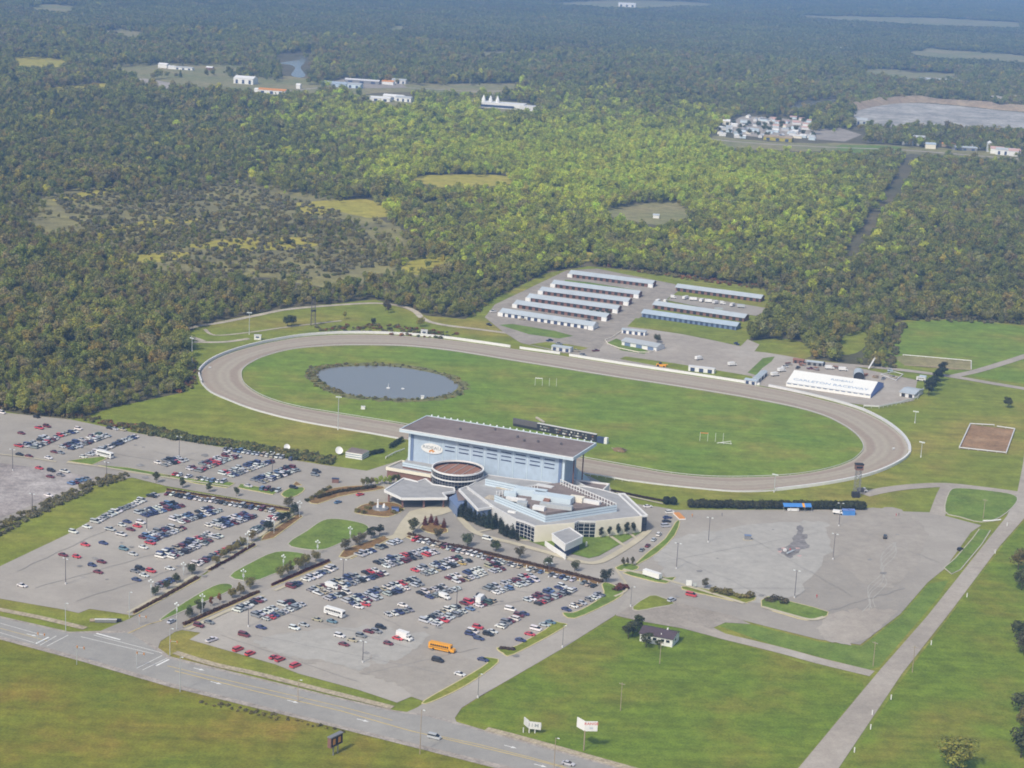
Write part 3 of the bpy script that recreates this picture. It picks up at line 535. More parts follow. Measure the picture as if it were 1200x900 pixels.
# grass round the casino building with pale concrete walks
sheet('casino_lawn', [(536, 604), (548, 600), (612, 632), (640, 642), (690, 655), (702, 652), (756, 622), (752, 618), (640, 610), (560, 590)], 0.20, M['turf'])
for px, wd in (([(536, 603), (545, 614), (556, 624), (575, 631), (600, 637), (640, 648), (680, 659), (700, 660), (718, 652), (745, 635), (760, 622)], 3.6), ([(556, 625), (580, 620)], 1.6), ([(715, 629), (734, 642)], 1.8), ([(738, 626), (746, 632)], 1.6), ([(605, 634), (640, 634)], 2.0), ([(730, 668), (756, 674), (790, 683), (840, 698), (872, 708)], 2.2), ([(893, 712), (925, 721), (950, 727), (966, 724)], 2.2), ([(0, 533), (40, 538), (66, 542)], 1.5), ([(78, 543), (120, 548), (200, 561), (270, 571)], 1.6), ([(455, 632), (476, 626), (488, 630)], 4), ([(720, 700), (735, 690), (722, 668)], 1.2), ([(150, 719), (190, 697), (229, 674)], 1.8), ([(241, 668), (270, 652), (294, 636)], 1.8), ([(303, 630), (325, 614), (344, 603)], 1.8), ([(219, 739), (262, 719), (309, 699)], 2.0), ([(322, 693), (355, 679), (391, 662)], 1.8), ([(404, 656), (430, 646), (458, 635)], 1.8), ([(722, 578), (745, 584), (777, 591)], 1.6)):
    ribbon('pavement', px, wd, 0.26, M['walk'])
sheet('plaza', [(470, 634), (484, 625), (500, 608), (518, 604), (530, 600), (520, 590), (480, 600), (470, 612), (458, 632)], 0.2, M['walk'])

# ================================================================ VEGETATION
def leaf_cloud(blobs, n, size, seed, up=0.25, zmin=None, jitter=0.34, keep=1.0):
    """many small leaf-clump faces spread through the outer shells of overlapping blobs (x, y, z, rx, rz)"""
    r = np.random.default_rng(seed); wts = np.array([b[3]*b[3] for b in blobs]); wts = wts/wts.sum()
    which = r.choice(len(blobs), n, p=wts); B = np.array(blobs)[which]
    d = r.normal(size=(n, 3)); d[:, 2] += up; d /= np.linalg.norm(d, axis=1)[:, None]
    rad = r.uniform(0.62, 1.05, n)
    P = B[:, :3]+d*np.stack([B[:, 3], B[:, 3], B[:, 4]], 1)*rad[:, None]
    if zmin is not None: P[:, 2] = np.maximum(P[:, 2], zmin+r.uniform(0, 0.5, n))
    nrm = d+r.normal(size=(n, 3))*jitter; nrm /= np.linalg.norm(nrm, axis=1)[:, None]
    a = np.cross(nrm, r.normal(size=(n, 3))); a /= np.linalg.norm(a, axis=1)[:, None]; b = np.cross(nrm, a)
    sz = size*r.uniform(0.6, 1.35, n); asp = r.uniform(0.55, 1.0, n)
    V = np.empty((n, 4, 3)); ang = r.uniform(0.7, 1.3, (n, 4))
    for k, (u, v_) in enumerate(((1, 0), (0, 1), (-1, 0), (0, -1))):
        V[:, k] = P+a*(u*sz*ang[:, k])[:, None]+b*(v_*sz*asp*ang[:, k])[:, None]+nrm*(r.uniform(-0.25, 0.25, n)*sz)[:, None]
    # light and dark sprays: each blob and each leaf clump has its own tone
    bt = r.uniform(0.86, 1.16, len(blobs))[which]; lv = bt*r.uniform(0.80, 1.22, n); hue = r.uniform(-0.10, 0.10, n)
    c = np.stack([lv*(1+hue), lv, lv*(1-hue), np.ones(n)], 1)
    return V.reshape(-1, 3), np.repeat(c, 4, 0)
def cloud_mesh(name, blobs, n, size, seed, mat, **kw):
    V, C = leaf_cloud(blobs, n, size, seed, **kw); n = len(V)//4
    me = bpy.data.meshes.new(name); me.vertices.add(n*4); me.vertices.foreach_set('co', V.ravel())
    me.loops.add(n*4); me.loops.foreach_set('vertex_index', np.arange(n*4)); me.polygons.add(n)
    me.polygons.foreach_set('loop_start', np.arange(0, n*4, 4)); me.polygons.foreach_set('loop_total', np.full(n, 4))
    at = me.attributes.new('leafvar', 'FLOAT_COLOR', 'POINT'); at.data.foreach_set('color', C.ravel())
    me.materials.append(mat); me.update(); me.validate(); return me
def broad_blobs(seed, H=11.0, rad=4.0, n=9, low=0.28):
    r = random.Random(seed); b = [(0, 0, H*0.62, rad*0.72, H*0.30)]
    for k in range(n):
        a = 2*math.pi*k/n*1.9+r.uniform(-0.5, 0.5); q = rad*r.uniform(0.35, 0.75); z = H*r.uniform(low+0.12, 0.84)
        s_ = rad*r.uniform(0.34, 0.58)*(1.15-0.35*abs(z/H-0.55)); b.append((q*math.cos(a), q*math.sin(a), z, s_, s_*r.uniform(0.75, 1.0)))
    return b
def cone_blobs(seed, H=12.0, rad=2.6):
    r = random.Random(seed); b = []
    for k in range(11):
        t_ = k/10; z = H*(0.12+0.84*t_); s_ = rad*(1-t_)**0.8+0.25
        b.append((r.uniform(-.2, .2), r.uniform(-.2, .2), z, s_, H*0.07))
    return b
def bush_blobs(seed, H=2.0, rad=1.6):
    r = random.Random(seed); return [(r.uniform(-.6, .6)*rad, r.uniform(-.6, .6)*rad, H*r.uniform(0.3, 0.62), rad*r.uniform(0.4, 0.65), H*r.uniform(0.3, 0.42)) for k in range(6)]
CROWN = {}
for inst in (0, 1):
    mat = M['leafi'] if inst else M['leaf']; tagn = '_far' if inst else ''
    nl = 560 if inst else 900
    CROWN['broad', inst] = [cloud_mesh('crown'+tagn, broad_blobs(10+k, 11.0, 4.3+0.25*(k % 3), 8+k % 4), nl, 0.56 if inst else 0.46, 40+k, mat) for k in range(5)]
    CROWN['tall', inst] = [cloud_mesh('tall_crown'+tagn, broad_blobs(30+k, 14.0, 3.5, 10, 0.22), nl, 0.54 if inst else 0.45, 60+k, mat) for k in range(3)]
    CROWN['cone', inst] = [cloud_mesh('conifer_crown'+tagn, cone_blobs(50+k), nl, 0.46 if inst else 0.4, 80+k, mat, up=0.1) for k in range(2)]
    CROWN['bush', inst] = [cloud_mesh('bush'+tagn, bush_blobs(70+k), 90 if inst else 160, 0.45 if inst else 0.36, 90+k, mat, zmin=0.02) for k in range(3)]
def grove(seed):
    r = random.Random(seed); b = []
    for k in range(34):
        x, y = r.uniform(-20, 20), r.uniform(-20, 20); h = r.uniform(7, 14); s_ = r.uniform(3.0, 5.5); b.append((x, y, h*0.62, s_, h*0.36))
    return cloud_mesh('grove', b, 950, 1.6, seed, M['leafi'], up=0.6)
GROVE = [grove(200+k) for k in range(4)]
def trunk_mesh(seed, H, r0, top=0.62):
    r = random.Random(seed); mb = MB(); z = H*top; lean = (r.uniform(-.3, .3), r.uniform(-.3, .3))
    mb.tube((0, 0, -0.1), (lean[0]*0.5, lean[1]*0.5, z*0.5), r0, r0*0.72); mb.tube((lean[0]*0.5, lean[1]*0.5, z*0.5), (lean[0], lean[1], z), r0*0.72, r0*0.3)
    for k in range(5):
        a = k*2.4+r.uniform(-.4, .4); zz = z*(0.45+0.1*k); q = H*0.2
        mb.tube((lean[0]*zz/z, lean[1]*zz/z, zz), (q*math.cos(a), q*math.sin(a), zz+H*0.17), r0*0.34, r0*0.12, 5)
    return mesh('trunk', mb.v, mb.f, M['bark'], True)
TRUNK = {'broad': trunk_mesh(1, 11, 0.24), 'tall': trunk_mesh(2, 14, 0.22), 'cone': trunk_mesh(3, 12, 0.2, 0.85), 'bush': trunk_mesh(4, 2.0, 0.07)}
NATH = {'broad': 11.6, 'tall': 13.8, 'cone': 12.4, 'bush': 2.1}
def tree(kind, x, y, h, tint, label, name='broadleaf_tree', cat='tree', group=None, wide=1.0, var=None, z=0.0):
    s_ = h/NATH[kind]; t = thing(name, label, cat, (x, y, z), random.uniform(0, 6.28), group); t.scale = (s_*wide, s_*wide, s_)
    obj('trunk', TRUNK[kind], t)
    c = obj('crown', random.choice(CROWN[kind, 0]) if var is None else CROWN[kind, 0][var], t); c.color = (*tint, 1)
    return t
def jit(c, a=0.12):
    k = 1+random.uniform(-a, a); return tuple(max(0.005, v*k*(1+random.uniform(-a, a)*0.5)) for v in c)
T = {'green': (0.220, 0.236, 0.074), 'dark': (0.150, 0.166, 0.070), 'olive': (0.260, 0.226, 0.080), 'yellow': (0.360, 0.345, 0.075), 'lime': (0.385, 0.440, 0.080), 'brown': (0.222, 0.200, 0.108), 'grey': (0.255, 0.238, 0.140), 'red': (0.215, 0.073, 0.053), 'rust': (0.305, 0.152, 0.065), 'fir': (0.056, 0.070, 0.044), 'bluegreen': (0.137, 0.166, 0.092)}
COLN = {'green': 'mid green', 'dark': 'dark green', 'olive': 'olive green', 'yellow': 'yellowing', 'lime': 'light green', 'brown': 'brownish', 'grey': 'grey green', 'red': 'dark red leaved', 'rust': 'rust coloured', 'fir': 'blackish green', 'bluegreen': 'blue green'}

# ---------------------------------------------------------------- the woods
def inside(px, py, poly):
    c = np.zeros(len(px), bool); n = len(poly)
    for i in range(n):
        x1, y1 = poly[i-1]; x2, y2 = poly[i]
        if y1 == y2: continue
        k = ((y1 > py) != (y2 > py)) & (px < (x2-x1)*(py-y1)/(y2-y1)+x1); c ^= k
    return c
def vproject(x, y, z=0.0):
    z = z-CAM_H; D = y*math.cos(PITCH)-z*math.sin(PITCH); U = y*math.sin(PITCH)+z*math.cos(PITCH)
    X = x/D*F_PX; Y = U/D*F_PX
    return 600+_c*X+_s*Y, 450-(-_s*X+_c*Y)
def vnoise(x, y, s_, seed):
    """smooth value noise, about -1..1"""
    r = np.random.default_rng(seed); tab = r.uniform(-1, 1, (64, 64)); u = x/s_; v_ = y/s_
    i = np.floor(u).astype(int); j = np.floor(v_).astype(int); fu = u-i; fv = v_-j; fu = fu*fu*(3-2*fu); fv = fv*fv*(3-2*fv)
    g_ = lambda a, b: tab[a % 64, b % 64]
    return (g_(i, j)*(1-fu)+g_(i+1, j)*fu)*(1-fv)+(g_(i, j+1)*(1-fu)+g_(i+1, j+1)*fu)*fv
CLEAR = [
    [(345, 242), (430, 233), (454, 243), (457, 254), (400, 250), (362, 252)], [(472, 212), (505, 205), (600, 206), (606, 213), (560, 218), (505, 217)],
    [(702, 249), (740, 241), (790, 238), (812, 248), (798, 259), (770, 262), (735, 257)], [(62, 234), (95, 226), (138, 219), (126, 226), (95, 233)],
    [(12, 72), (20, 67), (76, 70), (78, 78), (30, 81)], [(116, 79), (190, 75), (298, 78), (280, 81), (220, 83), (150, 85)], [(165, 94), (230, 89), (300, 92), (385, 102), (370, 107), (300, 107), (220, 101)],
    [(405, 105), (440, 97), (520, 99), (600, 98), (612, 103), (595, 109), (530, 108), (470, 107), (410, 111)], [(380, 97), (405, 92), (480, 99), (476, 104), (390, 104)],
    [(556, 127), (568, 117), (610, 119), (634, 128), (628, 136), (592, 133)], [(427, 118), (437, 110), (478, 115), (495, 122), (440, 123)],
    [(828, 158), (845, 148), (868, 134), (952, 140), (956, 156), (1000, 152), (1015, 158), (1010, 168), (1060, 172), (1150, 177), (1200, 184), (1300, 188), (1300, 192), (1200, 188), (1150, 182), (1060, 178), (985, 177), (900, 175), (845, 171)],
    [(1057, 64), (1080, 57), (1200, 65), (1320, 73), (1320, 82), (1200, 73), (1130, 69)], [(997, 83), (1040, 81), (1120, 87), (1125, 93), (1070, 95)],
    [(995, 127), (1030, 120), (1080, 117), (1140, 121), (1200, 126), (1330, 134), (1330, 160), (1200, 154), (1120, 148), (1040, 146), (1000, 143)],
    [(330, 74), (350, 65), (359, 66), (359, 90), (341, 89)], [(919, 127), (945, 118), (984, 116), (984, 119), (940, 128)],
    [(640, 4), (720, 0), (800, 2), (850, 6), (740, 10)], [(905, 18), (1090, 21), (1200, 27), (1200, 33), (1080, 29)], [(24, 10), (60, 5), (96, 10), (70, 15)], [(112, 36), (140, 34), (176, 40), (150, 44)],
    [(148, 93), (170, 91), (206, 98), (200, 105)], [(305, 105), (330, 103), (345, 110), (310, 113)], [(270, 96), (300, 93), (302, 102), (272, 102)],
    [(322, 64), (366, 60), (366, 92), (330, 92)], [(5, 108), (60, 103), (120, 98), (146, 96), (130, 101), (70, 107)], [(452, 30), (480, 31), (484, 36), (457, 35)], [(545, 62), (640, 59), (645, 62), (560, 65)],
    [(872, 406), (905, 399), (940, 403), (953, 416), (930, 421), (905, 418)], [(985, 398), (1010, 389), (1018, 398), (1004, 413), (985, 413)]]
RIDE = [(1068, 175), (1082, 179), (1060, 222), (1032, 260), (1004, 299), (988, 299), (1012, 258), (1040, 220)]
GLADE = [[(120, 268), (180, 257), (240, 255), (215, 263), (170, 271)], [(220, 288), (290, 277), (370, 279), (360, 291), (280, 295)], [(470, 315), (495, 299), (545, 305), (520, 315), (490, 322)], [(635, 300), (665, 294), (705, 298), (690, 307)], [(480, 241), (520, 235), (545, 240), (520, 247)], [(150, 300), (220, 295), (210, 304), (165, 308)]]
BRUSH = [(20, 245), (110, 212), (250, 205), (340, 215), (420, 250), (480, 300), (470, 330), (380, 335), (250, 325), (150, 310), (60, 290)]
WOODI = [(880, 398), (900, 365), (905, 345), (940, 335), (1000, 330), (1045, 345), (1046, 380), (1040, 420), (1010, 424), (975, 420), (940, 405), (910, 400)]
def grid(y0, y1, step, half):
    ys = np.arange(y0, y1, step); P = []
    for k, y in enumerate(ys):
        hw = half(y); xs = np.arange(-hw+(k % 2)*step/2, hw, step); P.append(np.stack([xs, np.full(len(xs), y)], 1))
    P = np.concatenate(P); return P+RNG.uniform(-0.42, 0.42, P.shape)*step
def wooded(P, near):
    px, py = vproject(P[:, 0], P[:, 1])
    ok = ~inside(px, py, LAWN) & (py < 520) & (px > -260) & (px < 1460)
    # nothing tall grows where it would stand over a clearing that lies open to view
    ex = RNG.normal(size=len(px))*3.0*near; ey = RNG.normal(size=len(px))*1.1*near
    for z_ in (0.0, 5.0, 10.0):
        qx, qy = vproject(P[:, 0], P[:, 1], z_)
        for c in CLEAR: ok &= ~(inside(qx+ex, qy+ey, c))
    for c in GLADE: ok &= ~((inside(px, py, c) | inside(*vproject(P[:, 0], P[:, 1], 5.0), c)) & (RNG.random(len(px)) < 0.85))
    ok &= ~((inside(px, py, RIDE) | inside(*vproject(P[:, 0], P[:, 1], 7.0), RIDE)) & (RNG.random(len(px)) < 0.97))
    return ok, px, py
half = lambda y: 0.275*y*1.22+90
pts = []
for y0, y1, st, sc_ in ((900, 1700, 5.3, 0.80), (1700, 2600, 6.4, 0.92), (2600, 4200, 8.6, 1.15)):
    P = grid(y0, y1, st, half); ok, px, py = wooded(P, True); P = P[ok]; px = px[ok]; py = py[ok]
    pts.append(np.column_stack([P, px, py, np.full(len(P), sc_)]))
W = np.concatenate(pts)
def in_brush(): return inside(W[:, 2]+38*vnoise(W[:, 0], W[:, 1], 60, 21)+RNG.normal(size=len(W))*14, W[:, 3]+12*vnoise(W[:, 0], W[:, 1], 80, 22)+RNG.normal(size=len(W))*5, BRUSH)
brush = in_brush()
n1 = vnoise(W[:, 0], W[:, 1], 90, 1); n2 = vnoise(W[:, 0], W[:, 1], 260, 2); n3 = vnoise(W[:, 0], W[:, 1], 38, 3)
dens = np.where(brush, 0.26+0.55*n1, 0.97+0.35*n3); W = W[RNG.random(len(W)) < dens]
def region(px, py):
    """kinds of woodland: share of light green (aspen plus painted-in sunlight), of autumn brown and of dark trees by place"""
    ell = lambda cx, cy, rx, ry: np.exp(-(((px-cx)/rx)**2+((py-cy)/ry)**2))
    asp = 1.15*ell(640, 195, 210, 50)+0.95*ell(800, 200, 120, 40)+0.45*ell(640, 290, 130, 30)+0.6*ell(470, 135, 130, 22)+0.4*ell(920, 250, 150, 60)  # sunlit patch of canopy, painted as brighter leaf tint over the aspen
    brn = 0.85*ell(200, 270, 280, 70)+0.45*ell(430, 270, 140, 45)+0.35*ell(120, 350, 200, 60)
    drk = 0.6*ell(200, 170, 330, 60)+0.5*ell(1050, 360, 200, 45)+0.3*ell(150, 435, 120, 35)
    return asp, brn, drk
def tints(P):
    n = len(P); asp, brn, drk = region(P[:, 2], P[:, 3]); a = vnoise(P[:, 0], P[:, 1], 70, 5); b = vnoise(P[:, 0], P[:, 1], 190, 6)
    u = RNG.random(n); base = np.tile(np.array(T['green']), (n, 1)); kind = np.full(n, 0)
    pick = lambda m, c, k: (base.__setitem__(m, np.array(c)), kind.__setitem__(m, k))
    pick(u < 0.30, T['olive'], 1); pick(u < 0.18, T['grey'], 2)
    v_ = RNG.random(n)
    pick(v_ < np.clip(drk*0.7+0.20*(b+0.3), 0, 0.9), T['dark'], 3)
    v_ = RNG.random(n); pick(v_ < np.clip(brn*0.48+0.12*b-0.05, 0.0, 0.9), T['brown'], 4)
    v_ = RNG.random(n); pick(v_ < np.clip(asp*(0.8+0.35*a), 0, 0.95), T['lime'], 5)  # lime for the aspen and for the painted sunlit patch
    v_ = RNG.random(n); pick(v_ < 0.012+0.01*np.clip(brn+asp, 0, 1), T['yellow'], 6)
    k = RNG.uniform(0.85, 1.17, n)[:, None]*(1+0.12*a[:, None]); m_ = np.clip(asp, 0, 1)[:, None]*0.5; base = base*(1-m_)+np.array(T['lime'])*m_; base = base*k*(1+RNG.uniform(-0.07, 0.07, (n, 3)))*np.array([1.36, 1.32, 0.98])  # all tints inside the painted sunlit patch are pulled towards lime
    return base, kind
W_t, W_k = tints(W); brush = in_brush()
sc_ = W[:, 4]*(0.62+0.75*RNG.random(len(W))**1.6)*(1+0.12*RNG.normal(size=len(W)))*np.where(brush, 0.70, 1.0)*(1+0.22*vnoise(W[:, 0], W[:, 1], 120, 9))
idx = RNG.integers(0, 8, len(W)); idx[(W_k == 3) & (RNG.random(len(W)) < 0.35)] = 8; idx[(W_k == 3) & (idx == 8) & (RNG.random(len(W)) < 0.5)] = 9
KINDNAME = ['green', 'olive', 'grey', 'dark', 'brown', 'lime', 'yellow']
# the 170 wood trees that show largest stand as trees of their own
inframe = (W[:, 2] > -5) & (W[:, 2] < 1205) & (W[:, 3] < 905)
order = np.argsort(np.where(inframe, W[:, 1]-40*sc_, 1e9))[:170]
single = np.zeros(len(W), bool); single[order] = True
for i in order:
    k = KINDNAME[W_k[i]]; kind = 'broad' if idx[i] < 5 else ('tall' if idx[i] < 8 else 'cone')
    where = 'in the wood behind the dirt lot' if W[i, 2] < 215 else ('in the wood behind the far bend' if W[i, 2] < 560 else ('in the spinney behind the marquee' if W[i, 3] > 345 and W[i, 2] < 1050 else 'at the edge of the eastern wood'))
    shape = {'broad': 'round crowned', 'tall': 'tall narrow', 'cone': 'conical'}[kind]
    size = 'tall' if sc_[i] > 0.88 else ('middling' if sc_[i] > 0.70 else 'low'); deep = 'at the open edge' if sum(inside(np.array([W[i, 2]+a_]), np.array([W[i, 3]+b_]), LAWN)[0] for a_, b_ in ((0, 9), (14, 3), (-14, 3))) else 'deep'
    shape = size+' '+{'broad': 'round', 'tall': 'narrow', 'cone': 'conical'}[kind]; where = deep+' '+where if deep == 'deep' else where.replace('in the', 'at the open edge of the').replace('at the edge of', 'at the open edge of')
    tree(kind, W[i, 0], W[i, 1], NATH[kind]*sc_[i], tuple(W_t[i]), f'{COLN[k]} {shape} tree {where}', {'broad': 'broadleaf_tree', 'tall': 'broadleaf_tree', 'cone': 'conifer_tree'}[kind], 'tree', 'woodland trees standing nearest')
W = W[~single]; W_t = W_t[~single]; sc_ = sc_[~single]; idx = idx[~single]
P = grid(4200, 16500, 34, half); ok, px, py = wooded(P, False); P = P[ok]; px = px[ok]; py = py[ok]
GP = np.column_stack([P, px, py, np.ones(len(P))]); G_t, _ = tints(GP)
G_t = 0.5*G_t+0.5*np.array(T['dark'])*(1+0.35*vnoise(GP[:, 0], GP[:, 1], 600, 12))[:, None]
g_sc = RNG.uniform(0.85, 1.2, len(GP)); g_idx = RNG.integers(0, 4, len(GP))
def scatter(name, xy, tint, sc, idx, meshes, z=0.0):
    n = len(xy); me = bpy.data.meshes.new(name); me.vertices.add(n)
    me.vertices.foreach_set('co', np.column_stack([xy, np.full(n, z)]).ravel())
    me.attributes.new('tint', 'FLOAT_COLOR', 'POINT').data.foreach_set('color', np.column_stack([tint, np.ones(n)]).ravel())
    me.attributes.new('sc', 'FLOAT', 'POINT').data.foreach_set('value', sc.astype(np.float32))
    me.attributes.new('rot', 'FLOAT', 'POINT').data.foreach_set('value', RNG.uniform(0, 6.28, n).astype(np.float32))
    me.attributes.new('idx', 'INT', 'POINT').data.foreach_set('value', idx.astype(np.int32))
    me.update(); o = obj(name, me)
    gt = bpy.data.node_groups.new(name, 'GeometryNodeTree')
    gt.interface.new_socket('Geometry', in_out='INPUT', socket_type='NodeSocketGeometry'); gt.interface.new_socket('Geometry', in_out='OUTPUT', socket_type='NodeSocketGeometry')
    gi = gt.nodes.new('NodeGroupInput'); go = gt.nodes.new('NodeGroupOutput'); ip = gt.nodes.new('GeometryNodeInstanceOnPoints'); ip.inputs['Pick Instance'].default_value = True
    jn = gt.nodes.new('GeometryNodeJoinGeometry')
    for m_ in reversed(meshes):
        po = bpy.data.objects.new('leaf_mass', m_)            # never linked: only a carrier of mesh data
        oi_ = gt.nodes.new('GeometryNodeObjectInfo'); oi_.inputs['Object'].default_value = po; oi_.inputs['As Instance'].default_value = True
        gt.links.new(oi_.outputs['Geometry'], jn.inputs[0])
    def attr(nm, ty):
        a = gt.nodes.new('GeometryNodeInputNamedAttribute'); a.data_type = ty; a.inputs['Name'].default_value = nm; return a.outputs[0]
    gt.links.new(gi.outputs[0], ip.inputs['Points']); gt.links.new(jn.outputs[0], ip.inputs['Instance']); gt.links.new(attr('idx', 'INT'), ip.inputs['Instance Index'])
    cb = gt.nodes.new('ShaderNodeCombineXYZ'); gt.links.new(attr('rot', 'FLOAT'), cb.inputs[2]); gt.links.new(cb.outputs[0], ip.inputs['Rotation'])
    gt.links.new(attr('sc', 'FLOAT'), ip.inputs['Scale']); gt.links.new(ip.outputs[0], go.inputs[0])
    o.modifiers.new('scatter', 'NODES').node_group = gt
    return o
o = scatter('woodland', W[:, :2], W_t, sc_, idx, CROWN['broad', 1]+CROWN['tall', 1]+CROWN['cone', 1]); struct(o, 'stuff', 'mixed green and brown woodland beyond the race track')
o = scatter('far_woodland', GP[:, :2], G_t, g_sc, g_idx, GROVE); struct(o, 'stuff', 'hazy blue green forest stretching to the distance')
# undergrowth, reeds and scrub: nobody could count it
def scrub(name, label, areas, seed):
    XY = []; TT = []; S = []
    for px, n, cols, s0 in areas:
        P = np.array(GL(px)); lo = P.min(0); hi = P.max(0); poly = [tuple(p) for p in P]; got = 0
        q = RNG.uniform(lo, hi, (n*6, 2)); q = q[inside(q[:, 0], q[:, 1], poly)][:n]
        XY.append(q); S.append(RNG.uniform(0.6, 1.3, len(q))*s0); cc = np.array([T[c] for c in cols]); TT.append(cc[RNG.integers(0, len(cols), len(q))]*RNG.uniform(0.8, 1.3, len(q))[:, None])
    XY = np.concatenate(XY); o = scatter(name, XY, np.concatenate(TT), np.concatenate(S), RNG.integers(0, 3, len(XY)), CROWN['bush', 1]); struct(o, 'stuff', label)
reed = [(pc[0]+(p[0]-pc[0])*1.07, pc[1]+(p[1]-pc[1])*1.09) for p in PW]
XY = []; 
for k in range(620):
    a = random.choice(PW if random.random() < 0.55 else PW[:len(PW)//4]+PW[-len(PW)//8:]); u = 1.0+random.random()**1.5*0.17; XY.append((pc[0]+(a[0]-pc[0])*u+random.uniform(-1, 1), pc[1]+(a[1]-pc[1])*(u+0.01)+random.uniform(-1, 1)))
nx = len(XY); rt = np.array([T[c] for c in ('brown', 'olive', 'olive', 'green', 'grey', 'dark')])[RNG.integers(0, 6, nx)]*RNG.uniform(0.8, 1.3, nx)[:, None]
o = scatter('reeds', np.array(XY), rt*1.25, 0.2+0.75*RNG.random(nx)**3, RNG.integers(0, 3, nx), CROWN['bush', 1]); struct(o, 'stuff', 'brown reeds and low growth round the pond bank')
scrub('scrub', 'brown and olive scrub growing along the lot and wood edges', [
    ([(-60, 474), (0, 480), (80, 490), (155, 505), (200, 515), (196, 508), (150, 498), (100, 488), (0, 470), (-60, 462)], 330, ('brown', 'olive', 'brown', 'rust'), 0.9),
    ([(150, 505), (165, 500), (230, 513), (300, 524), (390, 538), (392, 545), (345, 539), (262, 524), (200, 515)], 420, ('dark', 'olive', 'green', 'dark'), 1.25),
    ([(153, 556), (150, 562), (118, 572), (60, 598), (0, 628), (-40, 645), (-40, 632), (0, 613), (60, 586), (118, 560)], 260, ('brown', 'grey', 'olive', 'grey', 'brown'), 0.8),
    ([(210, 398), (232, 430), (228, 455), (215, 460), (190, 462), (200, 430)], 200, ('brown', 'olive', 'yellow', 'rust'), 1.1),
    ([(555, 372), (575, 352), (640, 318), (690, 310), (700, 306), (640, 308), (580, 340), (545, 366)], 320, ('olive', 'brown', 'yellow', 'green'), 1.2),
    ([(895, 340), (790, 326), (700, 312), (700, 304), (800, 316), (905, 330)], 320, ('brown', 'olive', 'rust', 'olive'), 1.1),
    ([(370, 384), (440, 380), (500, 386), (540, 392), (520, 398), (440, 391), (380, 391)], 150, ('brown', 'dark', 'olive', 'rust'), 0.9),
    ([(1040, 432), (1044, 400), (1048, 382), (1062, 376), (1060, 384), (1052, 402), (1048, 432)], 120, ('brown', 'olive', 'dark'), 1.2),
    ([(1060, 376), (1200, 381), (1400, 398), (1400, 392), (1200, 374), (1060, 370)], 200, ('brown', 'olive', 'dark'), 1.3),
    ([(60, 235), (140, 215), (260, 210), (400, 250), (470, 310), (360, 330), (200, 310), (100, 270)], 2100, ('olive', 'grey', 'olive', 'grey', 'green'), 1.5),
    ([(230, 818), (330, 840), (400, 856), (420, 862), (330, 845), (230, 824)], 60, ('brown', 'olive'), 0.5)], 5)
# ---------------------------------------------------------------- hedges, shrubs and planted trees
def hedge(px, wd, h, tint, label, group=None, n=None, name='hedge', size=0.33):
    L = GL(px); tot = sum(math.dist(a, b) for a, b in zip(L[:-1], L[1:])); n = n or int(tot*wd*16); b = []
    for a, c in zip(L[:-1], L[1:]):
        m_ = max(2, int(math.dist(a, c)/(wd*0.55)))
        for k in range(m_):
            u = (k+0.5)/m_; b.append((a[0]+(c[0]-a[0])*u-L[0][0]+random.uniform(-.1, .1)*wd, a[1]+(c[1]-a[1])*u-L[0][1]+random.uniform(-.1, .1)*wd, h*random.uniform(0.42, 0.54), wd*0.5*random.uniform(0.9, 1.12), h*0.5*random.uniform(0.92, 1.08)))
    me = cloud_mesh(name, b, n, size, len(b)*7+int(px[0][0]), M['leaf'], zmin=0.0)
    o = obj(name, me, None, (L[0][0], L[0][1], 0.1)); o.color = (*tint, 1); tag(o, label, 'hedge', group); return o
HB = (0.125, 0.075, 0.052)
hedge([(478, 627), (517, 638.5), (540, 642.5), (607, 658.5), (706, 683)], 2.0, 1.5, HB, 'long reddish brown hedge between the main lot and the casino road', n=6500)
hedge([(215, 733), (260, 713), (303, 695)], 1.8, 1.3, (0.14, 0.075, 0.05), 'reddish hedge behind the lamp and trees at the boulevard entrance', n=2600)
hedge([(319, 687), (350, 673), (386, 658)], 1.5, 1.2, (0.10, 0.035, 0.035), 'dark red hedge on the kerbed strip next to the middle boulevard lawn', n=2200)
hedge([(157, 719), (195, 699), (232, 678)], 1.7, 1.2, (0.15, 0.085, 0.055), 'reddish brown hedge at the corner of the west lot', n=2400)
hedge([(246, 669), (272, 655), (298, 639)], 1.6, 1.1, (0.11, 0.045, 0.04), 'dark red hedge between west lot and boulevard with trees over it', n=2000)
hedge([(196, 574.5), (265, 586), (338, 598)], 1.4, 1.0, (0.13, 0.075, 0.05), 'thin brown hedge between the west lot and the upper lot road', n=2600)
hedge([(807, 594.5), (866, 596), (925, 596.5)], 4.6, 4.6, (0.085, 0.085, 0.040), 'clipped dark hedge beside the blue tent, half nearer the casino', n=6500, size=0.42)
hedge([(930, 596.5), (970, 597), (1013, 597.5)], 4.6, 4.8, (0.078, 0.084, 0.038), 'clipped dark hedge behind the blue dumpsters', n=5200, size=0.42)
hedge([(778, 591), (792, 592)], 4.0, 4.0, (0.05, 0.062, 0.03), 'short block of dark hedge above the casino side parking', n=1500, size=0.42)
hedge([(716, 576), (745, 582), (776, 588)], 1.2, 1.2, (0.10, 0.06, 0.04), 'low brown hedge along the track side lawn', n=1600)
hedge([(433, 534), (450, 530)], 2.6, 2.6, (0.06, 0.075, 0.04), 'dark bushes beside the small striped kiosk', n=900)
hedge([(457, 526), (472, 517)], 2.6, 3.0, (0.06, 0.08, 0.04), 'dark bushes against the grandstand end wall', n=900)
hedge([(585, 761), (602, 762)], 2.2, 1.2, (0.13, 0.09, 0.075), 'bare brown bushes on the tip of a lot island', n=700)
